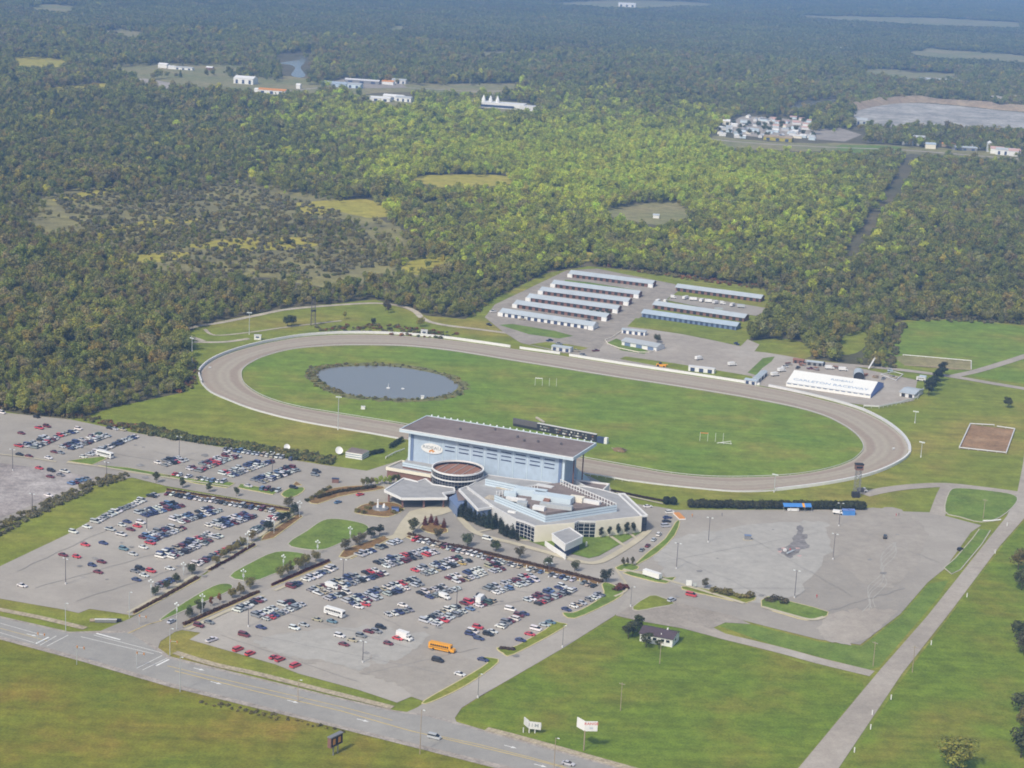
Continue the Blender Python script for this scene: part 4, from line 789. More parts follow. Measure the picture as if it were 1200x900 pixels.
hedge([(372, 585), (395, 578), (440, 572)], 2.2, 1.8, (0.11, 0.09, 0.04), 'mixed green and brown planting along the curved drive', n=2400)
def row(ps, kind, h, col, label, name='broadleaf_tree', group=None, wide=1.0, cat='tree'):
    for px, py in ps:
        x, y = G(px, py); tree(kind, x, y, h*random.uniform(0.88, 1.12), jit(tuple(v_*0.72 for v_ in T[col]) if col in ('dark', 'brown', 'grey', 'green') else T[col]), label, name, cat, group, wide, None, 0.15)
row([(225, 674), (207, 684), (196, 691), (182, 699)], 'broad', 5.0, 'dark', 'small dark tree over the hedge at the west lot corner', group='boulevard trees')
row([(253, 662), (262, 655), (270, 650), (278, 645), (285, 640), (295, 635)], 'broad', 5.4, 'olive', 'small olive tree over the dark red west hedge', group='boulevard trees')
row([(314, 624), (330, 614), (337, 610), (345, 604)], 'broad', 5.6, 'fir', 'small blackish tree on the orange mulch bed', group='boulevard trees')
row([(222, 724), (235, 719)], 'broad', 5.4, 'dark', 'small dark tree behind the entrance lamp', group='boulevard trees')
row([(247, 711), (257, 708)], 'tall', 5.0, 'rust', 'thin rust coloured tree on the entrance strip', group='boulevard trees', wide=0.8)
row([(272, 701), (282, 697), (293, 691)], 'broad', 5.4, 'olive', 'small olive tree at the end of the entrance strip', group='boulevard trees')
row([(329, 678), (338, 673), (350, 668), (358, 664), (370, 659)], 'broad', 6.0, 'olive', 'small golden olive tree beside the middle boulevard lawn', group='boulevard trees')
row([(405, 646), (417, 640), (424, 637)], 'broad', 6.0, 'grey', 'small grey green tree on the brown bed by the last lawn', group='boulevard trees')
row([(435, 632), (445, 628)], 'tall', 6.5, 'fir', 'dense dark oval tree at the top of the brown bed', group='boulevard trees', wide=1.4)
row([(183, 566), (214, 572), (245, 577), (277, 582)], 'tall', 5.6, 'dark', 'small dark street tree between west and upper lots', group='street trees', wide=1.15)
row([(338, 595)], 'broad', 6.5, 'brown', 'dark brownish tree at the corner of west lot and boulevard')
row([(484, 625)], 'tall', 7.5, 'dark', 'dense dark tree at the hedge corner beside the plaza', wide=1.3)
row([(513, 633)], 'broad', 6.0, 'brown', 'brownish tree below the red shrubs')
for (px, py), hh, cc in [((548, 641), 6.6, 'bluegreen'), ((581, 647), 7.0, 'dark'), ((608, 655), 5.8, 'brown'), ((642, 665), 6.6, 'bluegreen'), ((673, 670), 5.8, 'dark'), ((710, 683), 7.4, 'fir')]:
    row([(px, py)], 'broad', hh, cc, COLN[cc]+' round tree standing on the long hedge', group='trees on the long hedge', wide=1.05)
row([(498, 616), (505, 613), (511, 616), (520, 619)], 'cone', 5.0, 'red', 'dark red pointed shrub on the plaza bed', 'red_shrub', 'plaza shrubs', 1.2, 'shrub')
row([(724, 693), (730, 690)], 'bush', 2.6, 'red', 'bright red bush on the round end of the main lot', 'red_bush', 'red bushes', 1.2, 'shrub')
CON = [(540, 606), (546, 608), (551, 611), (556, 612), (561, 615), (566, 617), (571, 619), (577, 620), (545, 600), (552, 603), (559, 606), (566, 609), (573, 612), (580, 616), (586, 620), (589, 626), (594, 629), (600, 631), (596, 622)]
for k, p in enumerate(CON): row([p], 'cone', 7.2, 'fir', 'dark conifer in the dense clump before the casino', 'conifer_tree', 'conifers before the casino', 1.5)
row([(606, 634), (627, 634)], 'cone', 7.0, 'fir', 'slim dark conifer against the casino glass corner', 'conifer_tree', 'casino corner conifers', 0.8)
row([(704, 631.5), (714, 630.5), (724, 629.3), (734, 628.2), (742, 627.2)], 'tall', 6.8, 'fir', 'slim dark columnar tree against the cream casino wall', 'columnar_tree', 'trees along the cream wall', 0.72)
row([(730, 665), (735, 663.5), (741, 664)], 'tall', 5.0, 'brown', 'slim brownish tree on the small corner island', 'columnar_tree', 'corner island trees', 0.75)
for (px, py), hh, wd_ in [((736, 749), 7.5, 1.3), ((741, 746), 8, 1.4), ((747, 740), 8, 1.3), ((757, 759), 6.2, 1.4), ((772, 761), 5.0, 1.3)]:
    row([(px, py)], 'tall', hh, 'dark', 'dense dark tree beside the white bungalow', group='trees beside the bungalow', wide=wd_)
row([(826, 690)], 'tall', 5.5, 'grey', 'grey green tree between the small signs and low shrubs', wide=1.1)
row([(837, 694), (846, 697), (856, 698), (867, 701), (878, 700)], 'bush', 2.8, 'olive', 'yellow green shrub on the roadside bed', 'shrub', 'roadside bed shrubs', 1.2, 'shrub')
row([(902, 705), (908, 704), (920, 708)], 'bush', 2.4, 'brown', 'low brown shrub on the kerbed grass corner', 'shrub', 'corner shrubs', 1.3, 'shrub')
for k, (px, py) in enumerate([(1088, 464), (1092, 459), (1096, 453), (1101, 447), (1104, 442)]): row([(px, py)], 'tall', 11.5, 'fir', 'dark tree in the close row beside the grey shed', group='dark trees by the shed', wide=1.15)
row([(1181, 478)], 'broad', 8.0, 'dark', 'lone dark round tree on the grass beside the sand arena')
row([(342, 382), (337, 383)], 'broad', 8.5, 'dark', 'dark round tree on the grass by the lattice tower', group='trees by the lattice tower')
row([(404, 374)], 'tall', 7.5, 'yellow', 'bright yellow tree on the grass by the far path')
row([(455, 367), (452, 364)], 'tall', 9.5, 'brown', 'dark brown tree standing on the far path curve', group='far path trees')
row([(493, 383)], 'broad', 7.5, 'yellow', 'yellow green tree behind the white fence gate')
row([(438, 381)], 'broad', 5, 'dark', 'dark bush behind the white fence of the far bend', 'bush', cat='shrub')
row([(770, 402)], 'broad', 7, 'dark', 'lone dark tree between the white low buildings in the yard')
row([(692, 368), (700, 369), (706, 370), (713, 371)], 'broad', 4.5, 'dark', 'dark bush between the barns', 'bush', 'bushes between barns', 1.0, 'shrub')
for (px, py), hh, cc in [((1193, 668), 11, 'olive'), ((1197, 692), 12, 'dark'), ((1195, 752), 12, 'dark'), ((1200, 768), 11, 'brown'), ((1196, 838), 11, 'dark'), ((1199, 862), 12, 'olive'), ((1196, 888), 12, 'dark')]:
    row([(px, py)], 'broad', hh, cc, COLN[cc]+' tree in the row across the meadow beside the gravel road', group='trees across the meadow')
row([(1121, 903)], 'broad', 12, 'yellow', 'wide golden leaved tree standing alone in the meadow', wide=1.45)
for k in range(7):
    row([(360+k*4.2+random.uniform(-1, 1), 588-k*2.4)], 'bush', 1.8, random.choice(['olive', 'brown', 'dark']), 'low bush in the mulch bed of the curved drive', 'bush', 'drive bed bushes', 1.2, 'shrub')
for p in [(418, 600), (426, 602), (462, 602), (468, 599), (436, 592), (431, 597)]: row([p], 'bush', 2.0, 'olive', 'low golden bush on the fountain island', 'bush', 'fountain island bushes', 1.2, 'shrub')
for k in range(9): row([(425+k*5.2, 570-k*0.4+random.uniform(-1, 1))], 'tall', 5.2, random.choice(['green', 'olive', 'lime']), 'leafy tree planted along the casino drive', 'broadleaf_tree', 'casino drive trees', 1.1)

# ================================================================ BUILDINGS
def text_mesh(s, size, mat, ext=0.02, sx=1.0):
    cu = bpy.data.curves.new('lettering', 'FONT'); cu.body = s; cu.size = size; cu.align_x = 'CENTER'; cu.align_y = 'CENTER'; cu.extrude = ext; cu.resolution_u = 2; cu.offset = size*0.012
    o = bpy.data.objects.new('lettering', cu); COL.objects.link(o); me = bpy.data.meshes.new_from_object(o); bpy.data.objects.remove(o); bpy.data.curves.remove(cu)
    me.materials.clear(); me.materials.append(mat)
    if sx != 1.0:
        for v_ in me.vertices: v_.co.x *= sx
    return me
def frame_of(a, b, side=None):
    """local frame: origin a, x axis towards b; returns (x, y, angle, length)"""
    d = (b[0]-a[0], b[1]-a[1]); return a[0], a[1], math.atan2(d[1], d[0]), math.hypot(*d)
# ---------------------------------------------------------------- grandstand
HG = 24.0
gx, gy, ga, GLn = frame_of(G(468, 503, HG), G(672, 537, HG))
fa = G(690, 518, HG); GD = -(fa[0]-gx)*math.sin(ga)+(fa[1]-gy)*math.cos(ga)
gs = thing('grandstand', 'long pale blue grandstand with flat brown roof and oval white sign', 'grandstand', (gx, gy, 0), ga)
mb = MB().box((GLn/2, GD/2, 23.75), (GLn-1.2, GD-1.2, 0.5)); rf = mb.build('roof', M['roofb'], gs)
mb = MB()
for c, d in (((GLn/2, 0.3, 23.45), (GLn, 0.6, 1.7)), ((GLn/2, GD-0.3, 23.45), (GLn, 0.6, 1.7)), ((0.3, GD/2, 23.45), (0.6, GD-1.2, 1.7)), ((GLn-0.3, GD/2, 23.45), (0.6, GD-1.2, 1.7))): mb.box(c, d)
fs = mb.build('fascia', M['blue2'], gs)
MB().box((GLn/2, 0.28, 24.15), (GLn, 0.75, 0.35)).build('coping', M['white'], fs)
MB().box((GLn/2, GD/2, 23.0), (GLn-2, GD-2, 0.5)).build('soffit', M['blued'], gs)
x0, x1 = 5.0, GLn-7.0
MB().box(((x0+x1)/2, 13.0, 11.3), (x1-x0, 19.6, 22.6)).build('wall', M['blue'], gs)
for x in (x0+1.2, x1-1.0): MB().box((x, 3.1, 11.2), (1.6, 0.35, 22.4)).build('end_pilaster', M['blued'], gs)
for x in (x0-0.2, x1+0.9): MB().box((x, 3.4, 11.2), (1.2, 1.4, 22.3)).build('corner_column', M['blue2'], gs)
nb_ = 10; bw = (x1-x0-6)/nb_
for k in range(nb_):
    xc = x0+3+bw*(k+0.5)
    for j, z_ in enumerate((22.2, 20.1, 18.0, 15.9)):
        if j > 0 and k in (0, 1) : continue
        if j == 1 and k == 2: continue
        MB().box((xc, 3.13, z_), (bw*0.70, 0.25, 0.50)).build('window_slot', M['navy'], gs)
    if k: MB().box((x0+3+bw*k, 3.1, 11.2), (0.30, 0.22, 22.4)).build('wall_rib', M['blue2'], gs)
for x in (GLn-3.0, ): 
    for y_ in (9.0, 22.0): MB().tube((x, y_, 0), (x, y_, 22.8), 0.35, 0.35, 8).build('column', M['brick'], gs)
# raked seating and its pale blue side wall on the track side
v = [(x1, 22.8, 0), (x1, 42, 0), (x1, 42, 1.2), (x1, 22.8, 12)]; v += [(x1+0.8, b_, c_) for _, b_, c_ in v]
MB().add(v, [(0, 3, 2, 1), (4, 5, 6, 7), (0, 1, 5, 4), (1, 2, 6, 5), (2, 3, 7, 6), (3, 0, 4, 7)]).build('side_wall', M['blue2'], gs)
mb = MB()
for k in range(14): mb.box(((x0+x1)/2, 23.6+1.3*k, (12-0.8*k)/2), (x1-x0-0.6, 1.29, 12-0.8*k))
mb.build('seating_tiers', M['steel'], gs)
# oval sign with grey letters and an orange horse mark
sx_, sz_ = 17.8, 15.6; n = 32; ov = [(6.2*math.cos(2*math.pi*k/n), 2.75*math.sin(2*math.pi*k/n)) for k in range(n)]
v = [(sx_+a, 3.12, sz_+b) for a, b in ov]+[(sx_+a, 2.75, sz_+b) for a, b in ov]
sg = MB().add(v, [tuple(range(n, 2*n))]+[(k, (k+1) % n, n+(k+1) % n, n+k) for k in range(n)]).build('oval_sign', M['white'], gs)
me = text_mesh('RIDEAU', 2.3, M['letterg'], sx=1.35); o = obj('lettering', me, sg, (sx_, 2.70, sz_+0.45)); o.rotation_euler = (math.pi/2, 0, 0)
hp = [(-1.7, -1.9), (-1.2, -0.9), (-0.4, -0.7), (0.3, -0.2), (0.9, -0.1), (0.7, -0.7), (1.5, -0.9), (2.2, -1.5), (1.2, -1.4), (0.9, -2.1), (0.2, -1.5), (-0.6, -1.6), (-0.9, -2.2)]
MB().add([(sx_+a, 2.71, sz_+b) for a, b in hp], [tuple(range(len(hp)))]).build('horse_emblem', M['orange'], sg)
for k in range(25): MB().ball((3+k*(GLn-6)/24, GD+0.1, 24.6), 0.5).tube((3+k*(GLn-6)/24, GD+0.05, 23.9), (3+k*(GLn-6)/24, GD+0.1, 24.4), 0.1).build('roof_floodlight', M['lamp'], gs)
for u, v_ in ((0.44, 0.80), (0.66, 0.45), (0.73, 0.52), (0.60, 0.60), (0.28, 0.5), (0.85, 0.6)): MB().box((GLn*u, GD*v_, 24.6), (1.0, 1.0, 1.2)).build('roof_vent', M['pole_dark'], gs)
# ---------------------------------------------------------------- casino building
cs = thing('casino_building', 'low casino building with cream walls, dark glass corners and round glass rotunda', 'building', (*G(640, 600), 0)); CO = Vector(cs.location)
def bu(mb, name, mats, par=cs, smooth=False): return mb.build(name, mats, par, (-CO.x, -CO.y, 0) if par is cs else None, 0, smooth)
ZC = 8.5
CP = [(548, 570), (580, 594), (605, 608), (615, 611), (627, 616), (673, 612.5), (678, 610), (698, 610.5), (752, 604.5), (725, 579), (700, 572), (655, 566), (600, 560), (572, 556)]
CT = ['offwhite', 'offwhite', 'glass', 'glass', 'cream', 'glass', 'glass', 'cream', 'white', 'white', 'white', 'offwhite', 'offwhite', 'offwhite']
CW = GL(CP, ZC)
bu(MB().prism(offset(ccw(CW), 0.55, True), ZC-0.6, ZC-0.25), 'roof', M['roofg'])
for k in range(len(CW)):
    a, b = CW[k], CW[(k+1) % len(CW)]; ty = CT[k]
    if ty != 'glass': bu(MB().wall(a, b, 0, ZC-0.005*k, 0.5+0.01*k), 'wall', M[ty]); continue
    w_ = bu(MB().wall(a, b, 0, ZC-0.9, 0.3), 'curtain_wall', M['glass'])
    L_ = math.dist(a, b); nn = max(2, int(L_/2.3)); mb = MB(); d = (Vector(b)-Vector(a)).normalized(); nn_ = Vector((d.y, -d.x))
    for i in range(nn+1):
        p_ = Vector(a)+d*(L_*i/nn); mb.box((p_.x, p_.y, (ZC-0.9)/2), (0.16, 0.56, ZC-0.92), math.atan2(d.y, d.x))
    for j in range(1, 5): mb.wall(a, b, j*1.75, j*1.75+0.14, 0.52)
    mb.build('mullion_grid', M['offwhite'], w_)
    bu(MB().wall(a, b, ZC-0.9, ZC+0.02, 0.56), 'parapet', M['offwhite'])
CPp = GL([(725, 579), (752, 604.5), (758.5, 604), (731.5, 578.5)], 8.2)
bu(MB().prism(offset(ccw(CPp), 0.3, True), 0.0, 7.9, 0, True, False, 1), 'annex', [M['white'], M['roofg']])
bu(MB().wall(G(752.5, 605, 8.2), G(758, 604.4, 8.2), 0.6, 7.4, 0.5), 'annex_glazing', M['glass'])
mb = MB(); q = ccw(CPp)
for i in range(4): mb.wall(q[i], q[(i+1) % 4], 7.6, 8.5+0.01*i, 0.6+0.02*i)
bu(mb, 'annex_parapet', M['white'])
q = ccw(GL([(671, 562), (714, 567.5), (706, 575), (686, 570)], 6.5)); rr = bu(MB().prism(q, 0, 6.1, 0, True, False, 1), 'side_wing', [M['white'], M['roofb']]); mb = MB()
for i in range(4): mb.wall(q[i], q[(i+1) % 4], 5.6, 6.9+0.01*i, 0.6+0.02*i)
bu(mb, 'side_wing_parapet', M['white'])
q = ccw(GL([(700, 572), (706, 575), (725, 579), (716, 582)], 7.5)); bu(MB().prism(q, 0, 7.5), 'link_block', M['cream'])
# striped roof screen, open lattice frames and plant behind it
def boards(a, b, z0, n_, m_='blue2', hh=0.95, gap=0.28):
    bk = bu(MB().wall(a, b, z0, z0+n_*(hh+gap)-gap, 0.25), 'screen_backing', M['blued'])
    for k in range(n_): MB().wall(a, b, z0+k*(hh+gap), z0+k*(hh+gap)+hh, 0.6).build('screen_board', M[m_], bk)
S1, S2, S3 = G(580, 577.5, 12.6), G(640, 602, 12.6), G(723, 589.5, 12.6)
boards(S1, S2, ZC-0.26, 3); boards(S2, S3, ZC-0.26, 3); boards(G(569, 560, 12), G(622, 571, 12), ZC-0.26, 3)
def lattice(a, b, z0, z1, n_):
    mb = MB(); a, b = Vector(a), Vector(b)
    for i in range(n_+1):
        p_ = a+(b-a)*(i/n_); mb.box((p_.x, p_.y, (z0+z1)/2), (0.35, 0.35, z1-z0))
    for z_ in (z0+0.3, (z0+z1)/2, z1-0.2): mb.wall(a, b, z_-0.13, z_+0.13, 0.25)
    bu(mb, 'screen_frame', M['white'])
lattice(G(582, 575, 12.6), G(630, 567, 12.6), ZC-.26, 12.4, 14); lattice(G(657, 561, 12.6), G(722, 589, 12.6), ZC-.26, 12.4, 20)
bu(MB().prism(GL([(584, 578), (640, 600), (720, 589), (660, 564), (630, 568)], 10.0), ZC-.2, 9.6), 'upper_deck', M['roofb'])
for px, py, d, m_ in [(598, 578, (6, 3, 2.2), 'blue2'), (605, 584, (10, 2.2, 1.6), 'white'), (622, 577, (16, 5, 3.2), 'blue2'), (612, 590, (5, 4, 2.4), 'galv'), (648, 584, (20, 6, 3.2), 'blue2'), (652, 592, (16, 3, 2.0), 'galv'), (632, 594, (6, 3, 1.8), 'white'), (676, 584, (7, 4, 2.4), 'cream'), (690, 586, (12, 2.5, 1.6), 'white'), (641, 586, (3, 6, 2.0), 'rust')]:
    c_ = G(px, py, 11); bu(MB().box((c_[0], c_[1], 9.6+d[2]/2), d, ga+0.02*px % 0.3), 'roof_plant', M[m_])
for px, py, d, m_ in [(590, 572, (7, 3, 0.5), 'path'), (576, 583, (5, 5, 0.6), 'path'), (600, 600, (4, 1.6, 0.7), 'white'), (597, 588, (2.5, 2, 0.8), 'rust'), (638, 572, (9, 4, 1.6), 'offwhite'), (585, 566, (14, 3, 0.4), 'tan')]:
    c_ = G(px, py, ZC); bu(MB().box((c_[0], c_[1], ZC-0.25+d[2]/2), d, ga), 'roof_hatch', M[m_])
# round glass rotunda
rc = G(536.5, 548, 12.6); rr_ = math.dist(G(506, 547, 12.6), G(567, 549, 12.6))/2
def ring(r, z0, z1, th, n_=48):
    mb = MB(); v = []; f = []
    for k in range(n_):
        c_, s_ = math.cos(2*math.pi*k/n_), math.sin(2*math.pi*k/n_)
        for r_, z_ in ((r, z0), (r, z1), (r-th, z1), (r-th, z0)): v.append((rc[0]+r_*c_, rc[1]+r_*s_, z_))
    for k in range(n_):
        a, b = 4*k, 4*((k+1) % n_)
        for i in range(4): f.append((a+i, b+i, b+(i+1) % 4, a+(i+1) % 4))
    return mb.add(v, f)
ro = bu(ring(rr_*0.97, 0, 12.0, 0.4), 'rotunda', M['glass'])
ring(rr_*1.01, 8.8, 9.35, 0.6).build('rotunda_band', M['white'], ro); ring(rr_*1.01, 12.0, 12.75, 0.7).build('rotunda_rim', M['white'], ro)
mb = MB()
for k in range(48):
    a = 2*math.pi*(k+0.5)/48; mb.box((rc[0]+rr_*0.975*math.cos(a), rc[1]+rr_*0.975*math.sin(a), 6.0), (0.25, 0.14, 12), a)
for z_ in (3.5, 5.3, 7.1, 10.6): 
    r2 = ring(rr_*0.985, z_, z_+0.14, 0.2); mb.add(r2.v, r2.f)
mb.build('rotunda_mullions', M['steel'], ro)
MB().prism([(rc[0]+(rr_-0.6)*math.cos(2*math.pi*k/40), rc[1]+(rr_-0.6)*math.sin(2*math.pi*k/40)) for k in range(40)], 10.4, 10.9).build('rotunda_roof', M['rust'], ro)
for k in range(5):
    a = ga+1.57; u = -0.7+0.35*k; e_ = math.sqrt(1-u*u)*0.93
    MB().wall((rc[0]+rr_*u*math.cos(ga)-rr_*e_*math.cos(a), rc[1]+rr_*u*math.sin(ga)-rr_*e_*math.sin(a)), (rc[0]+rr_*u*math.cos(ga)+rr_*e_*math.cos(a), rc[1]+rr_*u*math.sin(ga)+rr_*e_*math.sin(a)), 11.0, 11.15, 0.25).build('roof_cable', M['galv'], ro)
# entrance canopy
CN = GL([(450.7, 574), (470.7, 583.3), (524, 583), (518.7, 577.3), (533, 575.2), (532, 571), (507, 567), (498.7, 560.7), (489.3, 564), (473, 560)], 6.2)
cn = bu(MB().prism(offset(ccw(CN), 0.5, True), 5.5, 5.8), 'entrance_canopy', M['roofg'])
mb = MB(); q = ccw(CN)
for i in range(len(q)): mb.wall(q[i], q[(i+1) % len(q)], 5.0, 6.2+0.01*i, 0.55+0.015*i)
mb.build('canopy_fascia', M['white'], cn)
MB().prism(offset(ccw(CN), 0.7, True), 4.85, 4.95, 0, True, True).build('canopy_soffit', M['blued'], cn)
for px, py in ((456, 575), (472, 581.5), (497, 581.5), (520, 581), (478, 565)):
    c_ = G(px, py, 6.2); MB().box((c_[0], c_[1], 2.45), (0.9, 0.9, 4.9)).build('canopy_pillar', M['brick'], cn)
bu(MB().prism(GL([(526, 583), (535, 578), (545, 588), (536, 596)], 5.0), 0, 5.0), 'entrance_wall', M['blued'])
bu(MB().prism(GL([(470, 569), (498, 565), (530, 575), (500, 576)], 5.0), 0, 4.8), 'lobby', M['brick'])
# low west wing, corridor and front box
q = ccw(GL([(453, 548), (505, 557), (510, 549), (471, 540)], 5.2)); bu(MB().prism(offset(q, 0.4, True), 0, 4.8, 0, True, False, 1), 'west_wing', [M['brick'], M['roofg']]); mb = MB()
for i in range(4): mb.wall(q[i], q[(i+1) % 4], 4.0, 5.6+0.01*i, 0.6+0.02*i)
bu(mb, 'west_wing_fascia', M['cream'])
q = ccw(GL([(472, 541.5), (506, 548), (512, 541), (478, 534)], 8.0)); bu(MB().prism(q, 0, 7.2, 0, True, False, 1), 'upper_west_block', [M['brick'], M['roofg']]); boards(G(472, 541.5, 8.0), G(506, 548, 8.0), 5.9, 2)
q = ccw(GL([(538, 573.5), (548, 570), (577, 594), (560, 597)], 7.6)); bu(MB().prism(offset(q, 0.4, True), 0, 7.2, 0, True, False, 1), 'corridor_block', [M['blued'], M['roofg']]); mb = MB()
for i in range(4): mb.wall(q[i], q[(i+1) % 4], 6.7, 7.9+0.01*i, 0.6+0.02*i)
bu(mb, 'corridor_parapet', M['white'])
q = ccw(GL([(534, 575), (538, 573.5), (549, 586), (537, 587)], 5.6)); bu(MB().prism(q, 0, 5.6, 0, True, False, 1), 'porch_block', [M['blued'], M['roofb']])
q = ccw(GL([(647, 625), (662.5, 637.5), (683, 628), (668, 618)], 7.0)); bu(MB().prism(offset(q, 1.4, True), 0, 3.4), 'front_box_base', M['navy'])
bu(MB().prism(q, 3.4, 6.6, 0, True, True, 1), 'front_box', [M['white'], M['roofg']]); mb = MB()
for i in range(4): mb.wall(q[i], q[(i+1) % 4], 6.3, 7.0+0.01*i, 0.5+0.02*i)
bu(mb, 'front_box_parapet', M['white'])
bu(MB().wall(G(639, 634, 2.6), G(663, 650, 2.6), 0, 2.6, 0.5), 'ramp_wall', M['white'])
c_ = G(687, 641); bu(MB().box((c_[0], c_[1], 1.3), (0.8, 0.5, 2.6)), 'front_box_pier', M['white'])
# ---------------------------------------------------------------- gabled buildings
def gable(name, label, cat, a, b, depth, hw, hr, wm, rm, over=0.5, group=None, doors=0, dm='dark', ends=None, z=0.12, wins=0):
    x, y, an, L = frame_of(G(*a), G(*b)); t = thing(name, label, cat, (x, y, z), an, group)
    MB().add([(0, 0, 0), (L, 0, 0), (L, depth, 0), (0, depth, 0), (0, 0, hw), (L, 0, hw), (L, depth, hw), (0, depth, hw), (0, depth/2, hr-0.12), (L, depth/2, hr-0.12)],
             [(0, 1, 5, 4), (1, 2, 6, 9, 5), (2, 3, 7, 6), (3, 0, 4, 8, 7)]).build('wall', M[wm], t)
    sl = (hr-hw)/(depth/2); e = over; v = []
    for s_ in (0.0, 0.18):
        v += [(-e, -e, hw-sl*e+s_), (L+e, -e, hw-sl*e+s_), (L+e, depth/2, hr+s_), (-e, depth/2, hr+s_), (L+e, depth+e, hw-sl*e+s_), (-e, depth+e, hw-sl*e+s_)]
    MB().add(v, [(6, 7, 8, 9), (9, 8, 10, 11), (0, 3, 2, 1), (3, 5, 4, 2), (0, 1, 7, 6), (4, 5, 11, 10), (1, 2, 8, 7), (2, 4, 10, 8), (3, 0, 6, 9), (5, 3, 9, 11)]).build('roof', M[rm], t)
    for k in range(doors):
        w_ = L/doors; MB().box((w_*(k+0.5), -0.03, hw*0.43), (w_*0.5, 0.14, hw*0.78)).build('door', M[dm], t)
    for k in range(wins):
        w_ = L/wins; q_ = MB().box((w_*(k+0.5), -0.04, hw*0.6), (w_*0.32, 0.12, hw*0.32)).build('window', M['glass'], t)
    if ends:
        for s_ in (0, 1): MB().box((L*s_+(0.9 if s_ == 0 else -0.9), -0.5, hw*0.46), (4.2, 1.6, hw*0.9)).build('end_room', M[ends], t)
    return t
BARN = [((585.7, 370.5), (694, 387)), ((602.5, 360.6), (709.5, 376.6)), ((618, 353), (722.4, 367.2)), ((632.5, 344.8), (735, 358.2)), ((647, 336.6), (747, 349.6)), ((667, 324.9), (763.7, 337.2))]
BL = ['white walled horse barn at the front of the barn row, beside the drive', 'second horse barn from the drive, with parked trailers before it', 'third horse barn from the drive, dark bushes at its end', 'fourth horse barn from the drive with a sandy heap before it', 'fifth horse barn from the drive, next to the grass gap', 'rearmost horse barn standing on grass at the wood edge']
for k, (a, b) in enumerate(BARN): gable('horse_barn', BL[k], 'barn', a, b, 10.5, 3.1, 5.0, 'white' if k in (0, ) else 'brick', 'metalroof', 0.7, 'horse barns', 14, 'navy' if k == 0 else 'dark', 'white')
gable('horse_barn', 'grey roofed barn behind the row of parked trailers', 'barn', (791.7, 341), (890.8, 354.3), 10.5, 3.1, 5.0, 'brick', 'metalroof', 0.7, 'horse barns', 14, 'dark')
gable('horse_barn', 'pale grey roofed barn just behind the blue roofed one', 'barn', (765, 361.5), (871.5, 377.3), 10.5, 3.1, 5.0, 'brick', 'metalroof', 0.7, 'horse barns', 14, 'dark')
gable('horse_barn', 'bright blue roofed horse barn facing the yard grass', 'barn', (752, 371.6), (862.4, 387.2), 10.5, 3.1, 5.0, 'blued', 'blueroof', 0.7, 'horse barns', 18, 'navy')
gable('garage_row', 'low white garage with four doors behind the paddock office', 'garage', (728.4, 390.8), (755.5, 394), 6, 2.8, 3.4, 'white', 'metalroof', 0.4, None, 4, 'navy')
gable('paddock_office', 'white office with pale roof inside the fenced garden', 'building', (728.4, 404.6), (769, 412), 12, 3.0, 4.4, 'white', 'galv', 0.6, None, 3, 'blued')
gable('site_trailer', 'long white site trailer behind the track fence', 'trailer', (806.4, 434.9), (836.6, 438.6), 4.0, 3.2, 3.5, 'white', 'offwhite', 0.15, None, 3, 'navy')
gable('judges_shed', 'small blue grey shed at the track gate below the barns', 'shed', (646, 410.5), (668, 413.5), 6, 2.8, 3.3, 'offwhite', 'metalroof', 0.3, None, 3, 'navy')
gable('gate_shed', 'long narrow pale shed on the track beside the white vans', 'shed', (872, 449.5), (886, 452), 5, 2.6, 3.2, 'offwhite', 'blueroof', 0.3, None, 2, 'navy')
gable('gate_shed', 'narrow pale shed slanting up from the track gate', 'shed', (888, 449.5), (899, 440), 4, 2.6, 3.2, 'offwhite', 'metalroof', 0.3, None, 3, 'dark')
gable('open_shed', 'grey metal roofed shed next to the close row of dark trees', 'shed', (1054, 464.5), (1071, 467.5), 17, 2.8, 4.0, 'offwhite', 'metalroof', 0.5, None, 2, 'dark')
gable('small_shed', 'tiny blue roofed hut by the back road', 'shed', (1077, 446.2), (1084, 447.2), 4, 2.6, 3.4, 'white', 'blueroof', 0.3)
gable('tack_shed', 'low blue grey shed among yard junk behind the marquee', 'shed', (945, 428), (964, 430), 5, 2.4, 3.0, 'steel', 'metalroof', 0.3, None, 3, 'dark')
gable('tack_shed', 'low brown shed beside the dark trees behind the marquee', 'shed', (929, 425.5), (941, 427), 5, 2.4, 3.0, 'brick', 'rust', 0.3, None, 2, 'dark')
# bungalow
hb = gable('bungalow', 'small white bungalow with dark shingle roof beside dense trees', 'house', (749.5, 751.5), (787.5, 759), 9.0, 3.6, 5.1, 'white', 'shingle', 0.5, None, 0, 'dark', None, 0.1)
for u, w_, nm in ((0.28, 1.3, 'window'), (0.46, 1.5, 'window'), (0.70, 1.3, 'window'), (0.86, 1.5, 'window')):
    x_, y_, an, L = frame_of(G(749.5, 751.5), G(787.5, 759)); q_ = MB().box((L*u, -0.04, 2.2), (w_, 0.12, 1.0)).build(nm, M['glass'], hb); MB().box((L*u, -0.03, 1.62), (w_+0.3, 0.22, 0.12)).build('sill', M['offwhite'], q_)
MB().box((L*0.58, -0.04, 1.15), (1.0, 0.12, 2.1)).build('door', M['steel'], hb); MB().box((L+0.03, 4.2, 1.9), (0.12, 1.3, 0.95)).build('window', M['glass'], hb)
MB().box((L*0.72, 5.2, 5.4), (0.55, 0.55, 1.1)).build('chimney', M['white'], hb); MB().box((L*0.62, 1.3, 4.35), (0.3, 0.3, 0.7)).build('vent_pipe', M['white'], hb)
